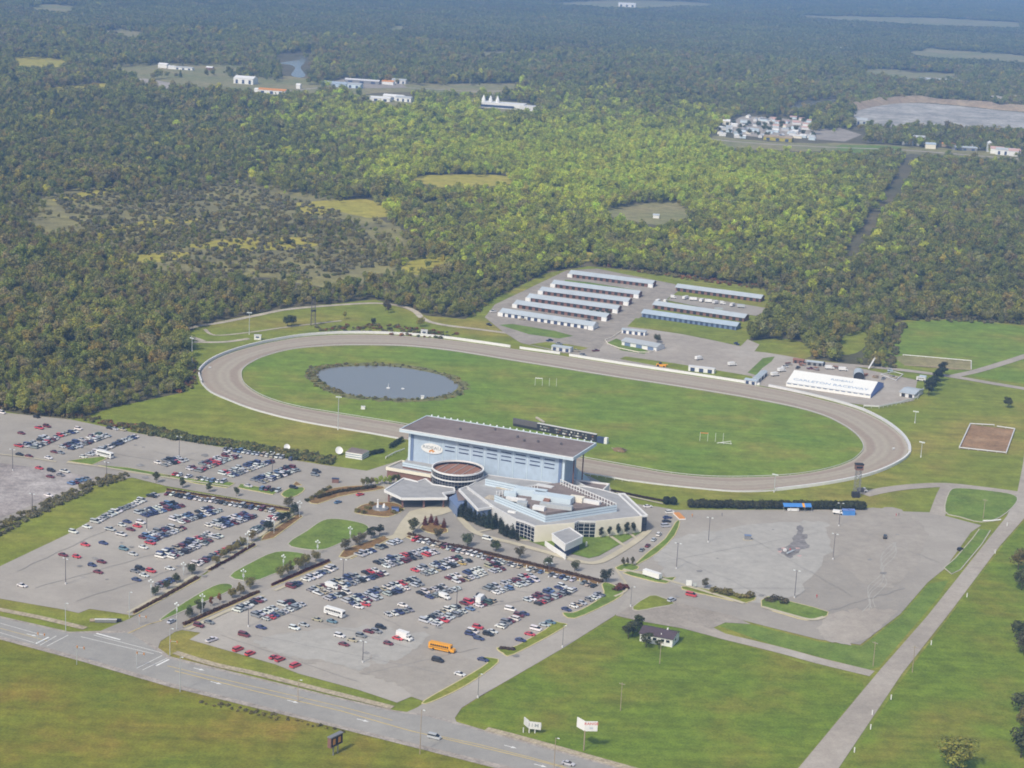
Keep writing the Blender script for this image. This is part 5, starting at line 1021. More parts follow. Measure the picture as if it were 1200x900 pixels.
# long white marquee with lettering on its roof
x, y, an, L = frame_of(G(921, 452.8), G(1020, 467.2)); fr = G(1038, 454); D = -(fr[0]-x)*math.sin(an)+(fr[1]-y)*math.cos(an)
tn = thing('marquee', 'long white marquee with big lettering on its roof beside the track', 'tent', (x, y, 0.13), an)
hw, hr = 2.6, 7.2
MB().add([(0, 0, 0), (L, 0, 0), (L, D, 0), (0, D, 0), (0, 0, hw), (L, 0, hw), (L, D, hw), (0, D, hw)], [(0, 1, 5, 4), (2, 3, 7, 6)]).build('wall', M['canvas'], tn)
for X in (0, L): MB().add([(X, 0, 0), (X, D, 0), (X, D, hw), (X, D/2, hr), (X, 0, hw)], [(0, 1, 2, 3, 4)]).build('gable_end', M['blue_and_shade'] if X else M['canvas'], tn)  # right end is white canvas in shade, the shade painted as blue
nseg = 14
for k in range(nseg):
    xa, xb = L*k/nseg, L*(k+1)/nseg
    MB().add([(xa, -0.4, hw), (xb, -0.4, hw), (xb, D/2, hr), (xa, D/2, hr), (xb, D+0.4, hw), (xa, D+0.4, hw), ((xa+xb)/2, D*0.22, hw+(hr-hw)*0.44-0.10), ((xa+xb)/2, D*0.78, hw+(hr-hw)*0.44-0.10)], [(0, 1, 6), (1, 2, 6), (2, 3, 6), (3, 0, 6), (3, 2, 7), (2, 4, 7), (4, 5, 7), (5, 3, 7)]).build('roof_panel', M['canvas'], tn)
    MB().box(((xa+xb)/2, -0.06, hw*0.78), ((xb-xa)*0.62, 0.1, 0.42)).build('window', M['blued'], tn)
sl = math.atan2(hr-hw, D/2)
for s_, u, vv, sz in (('CARLETON RACEWAY', 0.50, 0.30, 3.7), ('RIDEAU', 0.60, 0.68, 3.2)):
    me = text_mesh(s_, sz, M['letter'], 0.02, 1.3); o = obj('roof_lettering', me, tn, (L*u, D/2*vv, hw+(hr-hw)*vv+0.12)); o.rotation_euler = (sl, 0, 0)
# arched shed
x, y, an, L = frame_of(G(1000, 446), G(1012, 447)); ar = thing('arched_shed', 'blue grey arched metal shed with dark open front behind the marquee', 'shed', (x, y, 0.13), an)
n = 12; prof = [(L/2-L/2*math.cos(math.pi*k/n), 2.8+3.0*math.sin(math.pi*k/n)) for k in range(n+1)]; prof = [(0, 0)]+prof+[(L, 0)]
v = [(a, 0, b) for a, b in prof]+[(a, 13, b) for a, b in prof]; nn = len(prof)
MB().add(v, [(k, k+1, nn+k+1, nn+k) for k in range(nn-1)]+[tuple(range(nn, 2*nn))]).build('shell', M['metalroof'], ar)
MB().add([(a*0.98+0.06, 0.8, b*0.96) for a, b in prof], [tuple(range(nn))]).build('opening', M['dark'], ar)
# small striped kiosk
q = ccw(GL([(405, 536.5), (424, 539.5), (432, 535), (412, 531)])); kx, ky = q[0]
ks = thing('kiosk', 'small flat roofed kiosk with white and blue stripes near the satellite dish', 'kiosk', (kx, ky, 0.1)); q = [(a-kx, b-ky) for a, b in q]
MB().prism(q, 0, 3.2).build('wall', M['blued'], ks); MB().prism(q, 3.2, 3.35).build('roof', M['roofb'], ks)
for z_ in (0.15, 1.35, 2.5):
    mb = MB()
    for i in range(4): mb.wall(q[i], q[(i+1) % 4], z_, z_+0.75, 0.24+0.01*i)
    mb.build('stripe_board', M['white'], ks)
# ---------------------------------------------------------------- far buildings
def far(name, label, cat, px, py, L, D, h, wm, rm, an=-0.25, group=None, hr=None):
    a = G(px, py); t = thing(name, label, cat, (a[0], a[1], 0.1), an, group); hr = hr or h*1.4
    MB().add([(-L/2, -D/2, 0), (L/2, -D/2, 0), (L/2, D/2, 0), (-L/2, D/2, 0), (-L/2, -D/2, h), (L/2, -D/2, h), (L/2, D/2, h), (-L/2, D/2, h), (-L/2, 0, hr), (L/2, 0, hr)], [(0, 1, 5, 4), (1, 2, 6, 9, 5), (2, 3, 7, 6), (3, 0, 4, 8, 7)]).build('wall', M[wm], t)
    v = [(-L/2-.4, -D/2-.4, h), (L/2+.4, -D/2-.4, h), (L/2+.4, 0, hr+.1), (-L/2-.4, 0, hr+.1), (L/2+.4, D/2+.4, h), (-L/2-.4, D/2+.4, h)]
    MB().add(v, [(0, 1, 2, 3), (3, 2, 4, 5)]).build('roof', M[rm], t)
    if L > 24:
        for k in range(3): MB().box((-L/3+k*L/3, -D/2-0.05, h*0.4), (L*0.12, 0.2, h*0.7)).build('door', M['navy'], t)
    return t
for k in range(72):
    r_ = k % 8; q_ = k//8; cx = 842+q_*12.8+r_*0.9+random.uniform(-5, 5); cy = 138+r_*3.2+q_*0.4+random.uniform(-1.6, 1.6)
    if (cx < 872 and r_ < 3) or random.random() < 0.12: continue
    pink = cx > 905 and r_ < 4
    far('mobile_home', 'pink roofed mobile home in the far trailer park' if pink else 'white mobile home in the far trailer park', 'mobile home', cx, cy, random.uniform(8, 13), 5.5, 3.4, random.choice(['white', 'offwhite', 'blue2', 'cream']), 'pinkroof' if pink else random.choice(['white', 'galv', 'offwhite', 'steel', 'metalroof']), random.choice([-0.3, 0.15, -0.3, 1.2])+random.uniform(-.1, .1), 'mobile homes in the far trailer park', 4.8)
for k in range(40):
    x_, y_ = G(842+random.random()*112, 140+random.random()*24); tree('broad', x_, y_, random.uniform(6, 11), jit(T['dark']), 'dark tree between the homes of the far trailer park', 'broadleaf_tree', 'tree', 'trees in the far trailer park')
for px, py, L, D, h, wm, rm, lab in [(845, 146, 26, 12, 6, 'cream', 'white', 'cream house at the end of the far trailer park'), (912, 165, 40, 12, 5, 'straw', 'tan', 'long yellowish building before the far trailer park'),
    (288, 98, 34, 22, 9, 'white', 'white', 'big white barn standing alone in a far clearing'), (192, 79.5, 17, 11, 6, 'white', 'white', 'white farmhouse in the far field'), (202, 80.8, 14, 8, 4, 'white', 'white', 'white shed next to the far farmhouse'), (216, 81.8, 34, 9, 4, 'white', 'galv', 'long white farm shed in the far field'), (246, 82.5, 12, 9, 5, 'brick', 'white', 'red and white farm building beside far trees'),
    (320, 110, 44, 16, 6, 'white', 'orange', 'building with orange roof at the clearing edge'), (304, 108.5, 14, 8, 5, 'white', 'white', 'small white hut beside the orange roof'), (350, 104, 7, 7, 6, 'white', 'white', 'white tower like hut near far parked machines'),
    (393, 101.5, 44, 16, 6, 'blue', 'blueroof', 'blue warehouse at the end of the far yard'), (412, 102.8, 36, 14, 6, 'blue2', 'galv', 'pale blue warehouse beside the blue one'), (425, 97.5, 60, 14, 5, 'steel', 'offwhite', 'grey long warehouse behind the blue ones'), (455, 99, 20, 10, 5, 'white', 'orange', 'small building with orange roof in the far yard'), (468, 98, 26, 10, 6, 'offwhite', 'galv', 'grey shed at the end of the far yard'),
    (442, 118, 44, 18, 5, 'white', 'white', 'wide white building before the far yard'), (462, 117, 34, 12, 6, 'white', 'white', 'tall roofed white hall beside the wide white building'), (474, 119, 26, 12, 6, 'white', 'galv', 'white shed at the end of the white halls'),
    (1040, 164, 30, 10, 4, 'offwhite', 'galv', 'low shed in the far roadside yard'), (1078, 168, 20, 12, 8, 'offwhite', 'galv', 'grey house beside the far road'), (1067, 170, 24, 8, 4, 'white', 'white', 'white truck depot shed at the far road'), (1090, 174, 14, 10, 6, 'cream', 'blueroof', 'blue roofed cabin by the far road'), (1112, 172, 20, 8, 4, 'tan', 'orange', 'brown roofed shed behind the far road'), (1145, 173, 30, 8, 4, 'white', 'white', 'long white shed near the silo'), (1168, 180, 18, 12, 7, 'white', 'pinkroof', 'white house with pink roof near the silo, first of two'), (1178, 181.5, 26, 12, 7, 'white', 'galv', 'white house with grey roof between two neighbours'), (1188, 182.5, 16, 12, 7, 'white', 'pinkroof', 'white house with pink roof at the end of the road'), (1130, 176, 34, 12, 4, 'steel', 'metalroof', 'low grey shed before the silo'), (1006, 146.5, 26, 12, 8, 'galv', 'galv', 'pale shed on the quarry edge'), (1156, 161, 24, 12, 6, 'brick', 'pinkroof', 'red brown house on the quarry rise'),
    (990, 61, 60, 20, 8, 'white', 'white', 'far white buildings in the distant fields'), (1108, 99, 110, 20, 8, 'white', 'galv', 'long white hall beyond the quarry'), (735, 8, 60, 30, 10, 'white', 'white', 'distant white hall near the top wood'), (40, 4, 50, 30, 10, 'white', 'white', 'distant white barn in the corner field'), (769, 255.5, 6, 5, 3, 'white', 'metalroof', 'tiny white hut in the pale clearing'), (788, 152, 10, 7, 5, 'white', 'white', 'lone white hut in the middle woods')]:
    far('far_building', lab, 'building', px, py, L, D, h, wm, rm, random.uniform(-.35, -.1))
# temple with three white spires
a = G(582, 126); tp = thing('temple', 'white temple with three pointed spires in a far clearing', 'temple', (a[0], a[1], 0.1), -0.2)
MB().box((0, 0, 4), (90, 26, 8)).build('hall', M['white'], tp); MB().box((60, -10, 3.5), (40, 20, 7)).build('side_hall', M['offwhite'], tp)
for k in (-1, 0, 1): MB().prism([(k*11-10+3.2*math.cos(i), 3.2*math.sin(i)) for i in np.linspace(0, 6.28, 9)[:-1]], 8, 11).tube((k*11-10, 0, 11), (k*11-10, 0, 18), 3.2, 0.4, 8).build('spire', M['white'], tp)
MB().box((0, -13.2, 3), (60, 0.4, 3.5)).build('arcade', M['navy'], tp)
a = G(1158.5, 178); si = thing('silo', 'tall pale grey silo tower beside the far road', 'silo', (a[0], a[1], 0.1)); MB().tube((0, 0, 0), (0, 0, 13), 3.6, 3.6, 14).build('shaft', M['galv'], si); MB().tube((0, 0, 13), (0, 0, 15.5), 3.6, 0.5, 14).build('dome', M['offwhite'], si)

# ================================================================ VEHICLES
def loft(sections, y_half, mat_of=None):
    """side outline rings: list of (x, z_low, z_high, half_width_low, half_width_high)"""
    v = []; f = []
    for x, zl, zh, wl, wh in sections: v += [(x, -wl, zl), (x, -wh, zh), (x, wh, zh), (x, wl, zl)]
    for k in range(len(sections)-1):
        a, b = 4*k, 4*k+4
        for i in range(4): f.append((a+i, b+i, b+(i+1) % 4, a+(i+1) % 4))
    n = len(sections)-1; f += [(0, 1, 2, 3), (4*n+3, 4*n+2, 4*n+1, 4*n)]
    return v, f
def car_parts(kind):
    """returns (body mesh builder, glass builder, wheel positions)"""
    B, Gs = MB(), MB()
    if kind == 'sedan':
        L = 4.75; B.add(*loft([(-L/2, .42, .78, .72, .70), (-L/2+.25, .28, .95, .86, .82), (-1.3, .25, .98, .90, .84), (.95, .25, .95, .90, .84), (L/2-.5, .27, .80, .87, .80), (L/2, .40, .66, .72, .68)], 0))
        Gs.add(*loft([(-1.75, .95, .96, .78, .78), (-1.15, .95, 1.36, .80, .62), (.15, .95, 1.38, .80, .62), (1.15, .93, .95, .78, .76)], 0)); B.add(*loft([(-1.12, 1.36, 1.43, .63, .58), (.12, 1.38, 1.45, .63, .58)], 0))
    elif kind == 'hatch':
        L = 4.1; B.add(*loft([(-L/2, .40, .90, .74, .74), (-L/2+.2, .28, 1.0, .84, .82), (.9, .25, .98, .86, .82), (L/2-.4, .27, .82, .84, .78), (L/2, .40, .66, .70, .66)], 0))
        Gs.add(*loft([(-1.95, .98, 1.0, .78, .76), (-1.6, .98, 1.42, .78, .62), (.05, .98, 1.46, .79, .62), (1.05, .96, .98, .78, .74)], 0)); B.add(*loft([(-1.6, 1.42, 1.48, .63, .58), (.05, 1.46, 1.52, .63, .58)], 0))
    elif kind == 'suv':
        L = 4.7; B.add(*loft([(-L/2, .45, 1.05, .84, .82), (-L/2+.12, .34, 1.10, .90, .87), (1.0, .32, 1.10, .92, .87), (L/2-.35, .34, 1.02, .90, .84), (L/2, .45, .82, .80, .76)], 0))
        Gs.add(*loft([(-2.25, 1.08, 1.10, .85, .84), (-2.0, 1.08, 1.66, .85, .72), (.35, 1.08, 1.68, .85, .72), (1.2, 1.07, 1.09, .84, .82)], 0)); B.add(*loft([(-2.02, 1.66, 1.76, .73, .68), (.35, 1.68, 1.78, .73, .68)], 0))
    elif kind == 'van':
        L = 5.0; B.add(*loft([(-L/2, .42, 1.15, .90, .88), (-L/2+.1, .32, 1.18, .95, .92), (1.5, .30, 1.16, .96, .92), (L/2-.3, .32, 1.0, .92, .86), (L/2, .42, .75, .80, .76)], 0))
        Gs.add(*loft([(-2.44, 1.15, 1.17, .90, .89), (-2.3, 1.15, 1.74, .90, .80), (.75, 1.15, 1.76, .90, .80), (1.85, 1.08, 1.12, .88, .84)], 0)); B.add(*loft([(-2.3, 1.72, 1.88, .82, .77), (.78, 1.74, 1.88, .82, .77)], 0))
    else:
        L = 5.6; B.add(*loft([(-L/2, .55, 1.0, .90, .90), (-L/2+.1, .48, 1.05, .95, .93), (-.1, .42, 1.05, .96, .93), (1.4, .42, 1.06, .96, .90), (L/2-.2, .45, 1.0, .94, .88), (L/2, .50, .85, .84, .80)], 0))
        Gs.add(*loft([(-.45, 1.04, 1.06, .85, .84), (-.35, 1.04, 1.66, .85, .72), (.75, 1.04, 1.68, .85, .72), (1.45, 1.04, 1.06, .84, .82)], 0)); B.add(*loft([(-.36, 1.66, 1.75, .73, .70), (.74, 1.68, 1.76, .73, .70)], 0)); Gs.add([(-2.6, -.74, 1.062), (-.6, -.74, 1.062), (-.6, .74, 1.062), (-2.6, .74, 1.062)], [(0, 1, 2, 3)])
    return B, Gs, L
KINDS = ['sedan', 'hatch', 'suv', 'van', 'pickup']; CM = {}
wm_ = MB().tube((0, -.11, 0), (0, .11, 0), .33, .33, 10); WHEEL = mesh('wheel', wm_.v, wm_.f, M['tyre'])
for k in KINDS:
    B, Gs, L = car_parts(k); CM[k] = (mesh('car_body', B.v, B.f, M['paint']), mesh('car_glass', Gs.v, Gs.f, M['carglass']), L, B, Gs)
PAINT = {'white': (.74, .74, .73), 'silver': (.50, .52, .55), 'grey': (.24, .25, .27), 'black': (.03, .03, .036), 'navy': (.055, .07, .17), 'blue': (.12, .20, .36), 'red': (.58, .07, .09), 'maroon': (.17, .04, .055), 'green': (.07, .12, .10), 'tan': (.42, .37, .28), 'gold': (.55, .40, .14), 'teal': (.14, .24, .30)}
PW_ = ['white']*15+['silver']*15+['grey']*7+['black']*4+['navy']*5+['blue']*2+['red']*2+['maroon']*5+['green']+['tan']*3
KW = ['sedan']*9+['hatch']*4+['suv']*3+['van']*4+['pickup']*2
CARS = []   # (x, y, angle, kind, colour, where, fixed)
def car(px, py, ang=None, col=None, kind=None, where='', along=None, fixed=True):
    x, y = G(px, py)
    if along: d = GV(*along[1])-GV(*along[0]); ang = math.atan2(d.y, d.x)
    CARS.append((x, y, ang, kind or random.choice(KW), col or random.choice(PW_), where, fixed, ''))
def rowcars(p, q, where, sides=(1, -1), fill=0.93, sp=2.75, cols=None, desc=''):
    a, b = GV(*p), GV(*q); d = b-a; L = d.length; d /= L; nrm = Vector((-d.y, d.x, 0)); n = int(L/sp)+1
    for s_ in sides:
        for k in range(n):
            if random.random() > fill: continue
            c_ = a+d*(k*sp+random.uniform(-.15, .15))+nrm*(s_*(2.75 if len(sides) == 2 else 0)+random.uniform(-.35, .35))
            an = math.atan2(nrm.y, nrm.x)+(math.pi if random.random() < (0.75 if s_ > 0 else 0.25) else 0)+random.uniform(-.03, .03)
            CARS.append((c_.x, c_.y, an, random.choice(KW), random.choice(cols or PW_), where, False, desc))
MA, WL, UL = 'main lot', 'west lot', 'upper lot'
MROW = ['by the entrance hedge', 'along the dark red hedge', 'along the brown planting bed', 'along the long reddish hedge', 'in the double row with a cargo van at its end', 'in the double row nearest the brown bed', 'in the long double row behind the motorhome', 'in the double row below the plaza', 'in the small double row round a cargo van', 'in the double row below the middle of the long hedge', 'in the double row behind the small box truck', 'in the double row nearest the red bush island', 'on the red bush island kerb', 'in the double row behind the school bus', 'in the row round the small box truck', 'in the short row above the lane island', 'in the double row near the entrance', 'at the end of the cargo van row', 'in the short row behind the big box truck']
for p, q, s_ in [((278, 717), (308, 703), 1), ((340, 689), (398, 664), 1), ((422, 652), (468, 635), 1), ((487, 634), (700, 689), 1), ((368, 695), (447, 671), 2), ((447, 663), (508, 646), 2), ((410, 708), (492, 682), 2), ((492, 672), (545, 656), 2), ((498, 699), (530, 689), 2), ((530, 681), (590, 664), 2), ((576, 694), (628, 677), 2), ((624, 707), (668, 689), 2), ((664, 716), (707, 697), 1), ((503, 731), (542, 713), 2), ((545, 713), (574, 702), 2), ((586, 736), (607, 724), 1), ((306, 725), (350, 707), 2), ((384, 703), (412, 694), 1), ((455, 722), (482, 716), 1)]:
    rowcars(p, q, MA, (1, -1) if s_ == 2 else (1,), 0.94, 2.75, None, MROW.pop(0))
for p, q, s_ in [((196, 580), (324, 601), 1), ((250, 619), (294, 604), 2), ((208, 612), (253, 598), 2), ((195, 653), (251, 628), 2), ((172, 633), (211, 618), 2), ((166, 604), (209, 592), 2), ((111, 613), (181, 581), 1), ((230, 663), (281, 638), 1), ((296, 625), (328, 604), 1), ((186, 688), (203, 680), 1)]:
    rowcars(p, q, WL, (1, -1) if s_ == 2 else (1,), 0.94)
for p, q, s_ in [((78, 526), (123, 510), 2), ((98, 537), (160, 512), 1), ((35, 525), (60, 514), 2), ((66, 513), (88, 507), 1), ((189, 545), (217, 538), 2), ((227, 552), (275, 534), 2), ((266, 558), (313, 541), 2), ((302, 565), (348, 549), 2), ((265, 528), (347, 540), 1), ((205, 557), (226, 561), 1), ((233, 562), (266, 567), 1), ((308, 574), (327, 577), 1), ((83, 568), (107, 561), 1)]:
    rowcars(p, q, UL, (1, -1) if s_ == 2 else (1,), 0.93)
RA = ((248, 751), (259, 747)); NS = ((300, 740), (316, 744))   # the two headings the loose cars stand in
for px, py, c_, k_, al in [(233, 735, 'maroon', 'suv', NS), (245, 731, 'grey', 'sedan', NS), (248, 752, 'white', 'pickup', RA), (286, 746, 'maroon', 'van', NS), (306, 737, 'navy', 'sedan', NS), (279, 763, 'red', 'van', RA), (293, 768, 'red', 'suv', RA), (300, 768, 'red', 'pickup', RA), (321, 772, 'red', 'sedan', RA), (328, 775, 'red', 'suv', RA), (346, 782, 'red', 'van', RA), (345, 738, 'white', 'suv', NS), (356, 734, 'silver', 'sedan', NS), (372, 728, 'tan', 'sedan', NS), (389, 730, 'teal', 'sedan', NS), (398, 747, 'white', 'suv', NS), (413, 752, 'tan', 'sedan', NS), (403, 757, 'maroon', 'sedan', NS), (423, 747, 'grey', 'suv', NS), (432, 742, 'maroon', 'sedan', NS), (441, 742, 'grey', 'suv', NS), (446, 737, 'black', 'suv', NS), (455, 756, 'maroon', 'hatch', NS), (466, 750, 'red', 'sedan', NS), (513, 776, 'black', 'van', NS), (539, 792, 'white', 'sedan', NS), (566, 775, 'navy', 'sedan', NS), (472, 711, 'white', 'sedan', NS), (610, 752, 'navy', 'sedan', NS), (621, 745, 'red', 'sedan', NS), (628, 739, 'white', 'van', NS), (638, 734, 'silver', 'sedan', NS), (645, 731, 'teal', 'sedan', NS), (598, 716, 'white', 'van', NS), (608, 723, 'maroon', 'suv', NS), (614, 721, 'navy', 'sedan', NS), (551, 745, 'navy', 'suv', NS), (561, 750, 'navy', 'sedan', NS), (554, 742, 'white', 'van', NS), (560, 737, 'red', 'suv', NS), (572, 745, 'black', 'suv', NS), (577, 742, 'white', 'sedan', NS), (420, 713, 'white', 'sedan', NS), (428, 710, 'red', 'sedan', NS), (541, 662, 'gold', 'sedan', NS)]:
    car(px, py, None, c_, k_, MA, al)
for px, py, c_, k_ in [(100, 640, 'red', 'sedan'), (121, 638, 'navy', 'sedan'), (74, 652, 'maroon', 'sedan'), (90, 654, 'red', 'hatch'), (119, 660, 'maroon', 'sedan'), (108, 664, 'navy', 'hatch'), (115, 672, 'maroon', 'sedan'), (26, 688, 'white', 'sedan'), (168, 643, 'white', 'sedan'), (176, 638, 'red', 'pickup'), (188, 654, 'white', 'van'), (145, 645, 'teal', 'suv'), (156, 651, 'silver', 'sedan'), (164, 668, 'black', 'suv'), (177, 671, 'red', 'suv'), (158, 671, 'grey', 'sedan'), (169, 676, 'white', 'sedan'), (160, 681, 'navy', 'sedan'), (86, 625, 'white', 'suv'), (102, 619, 'white', 'sedan'), (129, 622, 'silver', 'pickup'), (142, 628, 'white', 'pickup'), (149, 613, 'navy', 'sedan'), (165, 614, 'white', 'suv'), (161, 618, 'red', 'sedan'), (153, 622, 'maroon', 'sedan'), (143, 617, 'white', 'hatch'), (199, 668, 'white', 'sedan')]: car(px, py, None, c_, k_, WL, NS)
for px, py, c_, k_ in [(25, 509, 'maroon', 'sedan'), (46, 503, 'red', 'pickup'), (55, 501, 'maroon', 'suv'), (43, 490, 'black', 'hatch'), (92, 504, 'white', 'suv'), (22, 524, 'red', 'pickup'), (23, 534, 'black', 'sedan'), (34, 536, 'maroon', 'sedan'), (57, 538, 'white', 'sedan'), (46, 550, 'red', 'sedan'), (60, 553, 'black', 'suv'), (76, 554, 'white', 'pickup'), (59, 560, 'maroon', 'sedan'), (71, 558, 'grey', 'sedan'), (57, 582, 'white', 'sedan'), (64, 531, 'maroon', 'sedan'), (71, 532, 'grey', 'sedan'), (129, 503, 'black', 'sedan'), (135, 504, 'silver', 'sedan'), (144, 505, 'tan', 'sedan'), (2, 485, 'white', 'van'), (291, 571, 'silver', 'sedan'), (344, 573, 'black', 'suv'), (371, 554, 'black', 'suv'), (369, 558, 'grey', 'suv')]: car(px, py, None, c_, k_, UL, NS)
EW = ((775, 617), (790, 616)); ED = ((752, 646), (772, 627))
for px, py, c_, k_, al, wh in [(759, 595, 'white', 'sedan', EW, 'casino side road'), (785, 602, 'white', 'suv', EW, 'casino side road'), (782, 608, 'navy', 'sedan', EW, 'casino side road'), (781, 612.5, 'black', 'sedan', EW, 'casino side road'), (780, 618, 'silver', 'van', EW, 'casino side road'), (772, 628, 'white', 'suv', ED, 'casino side road'), (766, 634, 'silver', 'sedan', ED, 'casino side road'), (759, 641, 'maroon', 'sedan', ED, 'casino side road'), (752, 646, 'grey', 'sedan', ED, 'casino side road'), (571, 633, 'white', 'van', ((560, 630), (580, 635)), 'casino drive'), (422, 581, 'red', 'sedan', ((410, 584), (430, 579)), 'casino drive'), (396, 590, 'blue', 'sedan', ((386, 593), (406, 586)), 'casino drive'), (201, 730, 'silver', 'sedan', ((190, 735), (212, 724)), 'boulevard'), (509, 866, 'silver', 'van', ((495, 862), (520, 868)), 'main road'), (666, 897, 'silver', 'sedan', ((650, 893), (680, 900)), 'main road'), (810, 699, 'red', 'van', ((800, 697), (830, 704)), 'east road'), (787, 705, 'silver', 'suv', ((780, 708), (795, 702)), 'gravel triangle'), (1037, 631, 'black', 'suv', ((1037, 640), (1040, 624)), 'east lot'), (1125, 645, 'black', 'hatch', ((1118, 648), (1130, 643)), 'east lot')]: car(px, py, None, c_, k_, wh, al)
# no two cars in one place: loose cars set by hand win over the row fill
keep = []
for i, a in sorted(enumerate(CARS), key=lambda q: not q[1][6]):
    if all((a[0]-b[0])**2+(a[1]-b[1])**2 > (2.35**2 if a[6] else 2.5**2) for b in keep): keep.append(a)
keep.sort(key=lambda a: a[0]**2+a[1]**2)
NAMEK = {'sedan': 'sedan', 'hatch': 'hatchback', 'suv': 'SUV', 'van': 'minivan', 'pickup': 'pickup truck'}
for x, y, an, k, c_, wh, fx, ds in keep[:300]:
    bm_, gm_, L, _, _ = CM[k]; cc = jit(PAINT[c_], 0.10)
    st = 'driving on the' if wh in ('main road', 'boulevard', 'east road', 'casino drive') else 'in the'
    pl = ' standing apart' if fx and wh in (MA, WL) else (' '+ds if ds else '')
    t = thing('parked_car' if st == 'in the' else 'moving_car', (f'{c_} {NAMEK[k]} {ds}' if ds else f'{c_} {NAMEK[k]} {st} {wh}{pl}'), 'car', (x, y, 0.24), an, 'cars in the '+wh)
    b = obj('body', bm_, t); b.color = (*cc, 1); obj('cabin_glass', gm_, t)
    for sx in (-1, 1):
        for sy in (-1, 1): obj('wheel', WHEEL, t, (sx*L*0.31, sy*0.80, 0.33))
# every further car of the far rows: one mass
V = []; Fc = []; MI = []; PC = []
for x, y, an, k, c_, wh, fx, ds in keep[300:]:
    _, _, L, B, Gs = CM[k]; ca, sa = math.cos(an), math.sin(an); cc = jit(PAINT[c_], 0.10)
    for src, m_ in ((B, 0), (Gs, 1)):
        b0 = len(V); V += [(x+a*ca-b*sa, y+a*sa+b*ca, z+0.24) for a, b, z in src.v]; Fc += [tuple(i+b0 for i in q) for q in src.f]; MI += [m_]*len(src.f); PC += [(*cc, 1)]*len(src.v)
    b0 = len(V)
    for sx in (-1, 1):
        q_ = MB().box((sx*L*0.31, 0, 0.3), (0.6, 1.75, 0.6)); b0 = len(V); V += [(x+a*ca-b*sa, y+a*sa+b*ca, z+0.24) for a, b, z in q_.v]; Fc += [tuple(i+b0 for i in q) for q in q_.f]; MI += [2]*len(q_.f); PC += [(0, 0, 0, 1)]*len(q_.v)
if V:
    me = mesh('parked_cars', V, Fc, [M['paintmix'], M['carglass'], M['tyre']], False, MI); me.attributes.new('paint', 'FLOAT_COLOR', 'POINT').data.foreach_set('color', np.array(PC, np.float32).ravel())
    struct(obj('far_parked_cars', me), 'stuff', 'far rows of parked cars in the upper lots')
def heading(a, b): d = GV(*b)-GV(*a); return math.atan2(d.y, d.x)
def wheels(t, xs, w_, r_=0.48):
    for x in xs:
        for s_ in (-1, 1): o = obj('wheel', WHEEL, t, (x, s_*w_, r_)); o.scale = (r_/.33, 1.5, r_/.33)
def bus(px, py, an, L, H, W, mat, label, name, cat, nose=0.0, stripe=None, group=None):
    x, y = G(px, py); t = thing(name, label, cat, (x, y, 0.24), an, group); wv = W/2; xb = L/2-nose
    B = MB().add(*loft([(-L/2, .7, H-.25, wv*.96, wv*.86), (-L/2+.3, .5, H, wv, wv*.86), (xb-.3, .5, H, wv, wv*.86), (xb, .5, H-.3, wv, wv*.84)], 0)); B.build('body', M[mat], t)
    if nose: MB().add(*loft([(xb-.05, .55, 1.75, wv*.92, wv*.86), (L/2-.2, .55, 1.6, wv*.88, wv*.8), (L/2, .6, 1.2, wv*.8, wv*.75)], 0)).build('bonnet', M[mat], t)
    n = max(4, int((L-nose)/1.05))
    for s_ in (-1, 1):
        for k in range(n): MB().box((-L/2+.8+(k+.5)*(L-nose-1.6)/n, s_*wv*0.945, H*0.70), ((L-nose-1.6)/n*0.74, 0.13, H*0.24)).build('window', M['carglass'], t)
        if stripe: MB().box((-nose/2, s_*(wv+.005), H*0.42), (L-nose-.8, .05, .16)).build('stripe', M[stripe], t)
    MB().box((xb-.02, 0, H*0.68), (.12, wv*1.5, H*0.28)).build('windscreen', M['carglass'], t); MB().box((-L/2+.03, 0, H*0.7), (.12, wv*1.2, H*0.2)).build('rear_window', M['carglass'], t)
    wheels(t, (-L*0.3, L*0.33), wv*.9); return t
bus(518, 763, heading((500, 760), (537, 768)), 11.2, 3.1, 2.5, 'busyellow', 'yellow school bus with dark windows on the bare main lot', 'school_bus', 'bus', 1.5, 'dark')
bus(392, 722, heading((378, 718), (405, 726)), 9.6, 3.3, 2.5, 'white', 'white motorhome parked across the main lot', 'motorhome', 'motorhome', 0.0, 'letterg')
bus(123, 536, heading((110, 532), (133, 538)), 10.5, 3.2, 2.5, 'white', 'white shuttle coach parked beside the upper lot island', 'coach', 'coach', 0.0, 'navy')
bus(1079-0, 447.5-1, heading((1000, 440), (1010, 441)), 6, 2.6, 2.2, 'offwhite', 'white trailer beside the tiny blue roofed hut', 'horse_trailer', 'trailer')
def truck(px, py, an, L, H, W, mat, cab, label, name='box_truck', cat='truck', group=None):
    x, y = G(px, py); t = thing(name, label, cat, (x, y, 0.24), an, group)
    MB().box((-0.9 if cab else 0, 0, 0.75+H/2), (L-(1.9 if cab else 0), W, H)).build('cargo_box', M[mat], t); MB().box((0, 0, 0.62), (L*0.96, W*0.8, 0.22)).build('chassis', M['dark'], t)
    if cab:
        c_ = MB().add(*loft([(L/2-2.0, .5, 2.3, W*.46, W*.42), (L/2-1.1, .5, 2.35, W*.46, W*.42), (L/2-.75, .5, 1.45, W*.46, W*.43), (L/2, .5, 1.15, W*.43, W*.40)], 0)).build('cab', M['white'], t); MB().box((L/2-1.45, 0, 1.9), (.7, W*.90, .5)).build('cab_window', M['carglass'], c_)
        MB().box((L/2-.88, 0, 1.92), (.3, W*.74, .5)).build('windscreen', M['carglass'], c_)
    wheels(t, (-L*.3, L*.32), W*.42, .45); return t
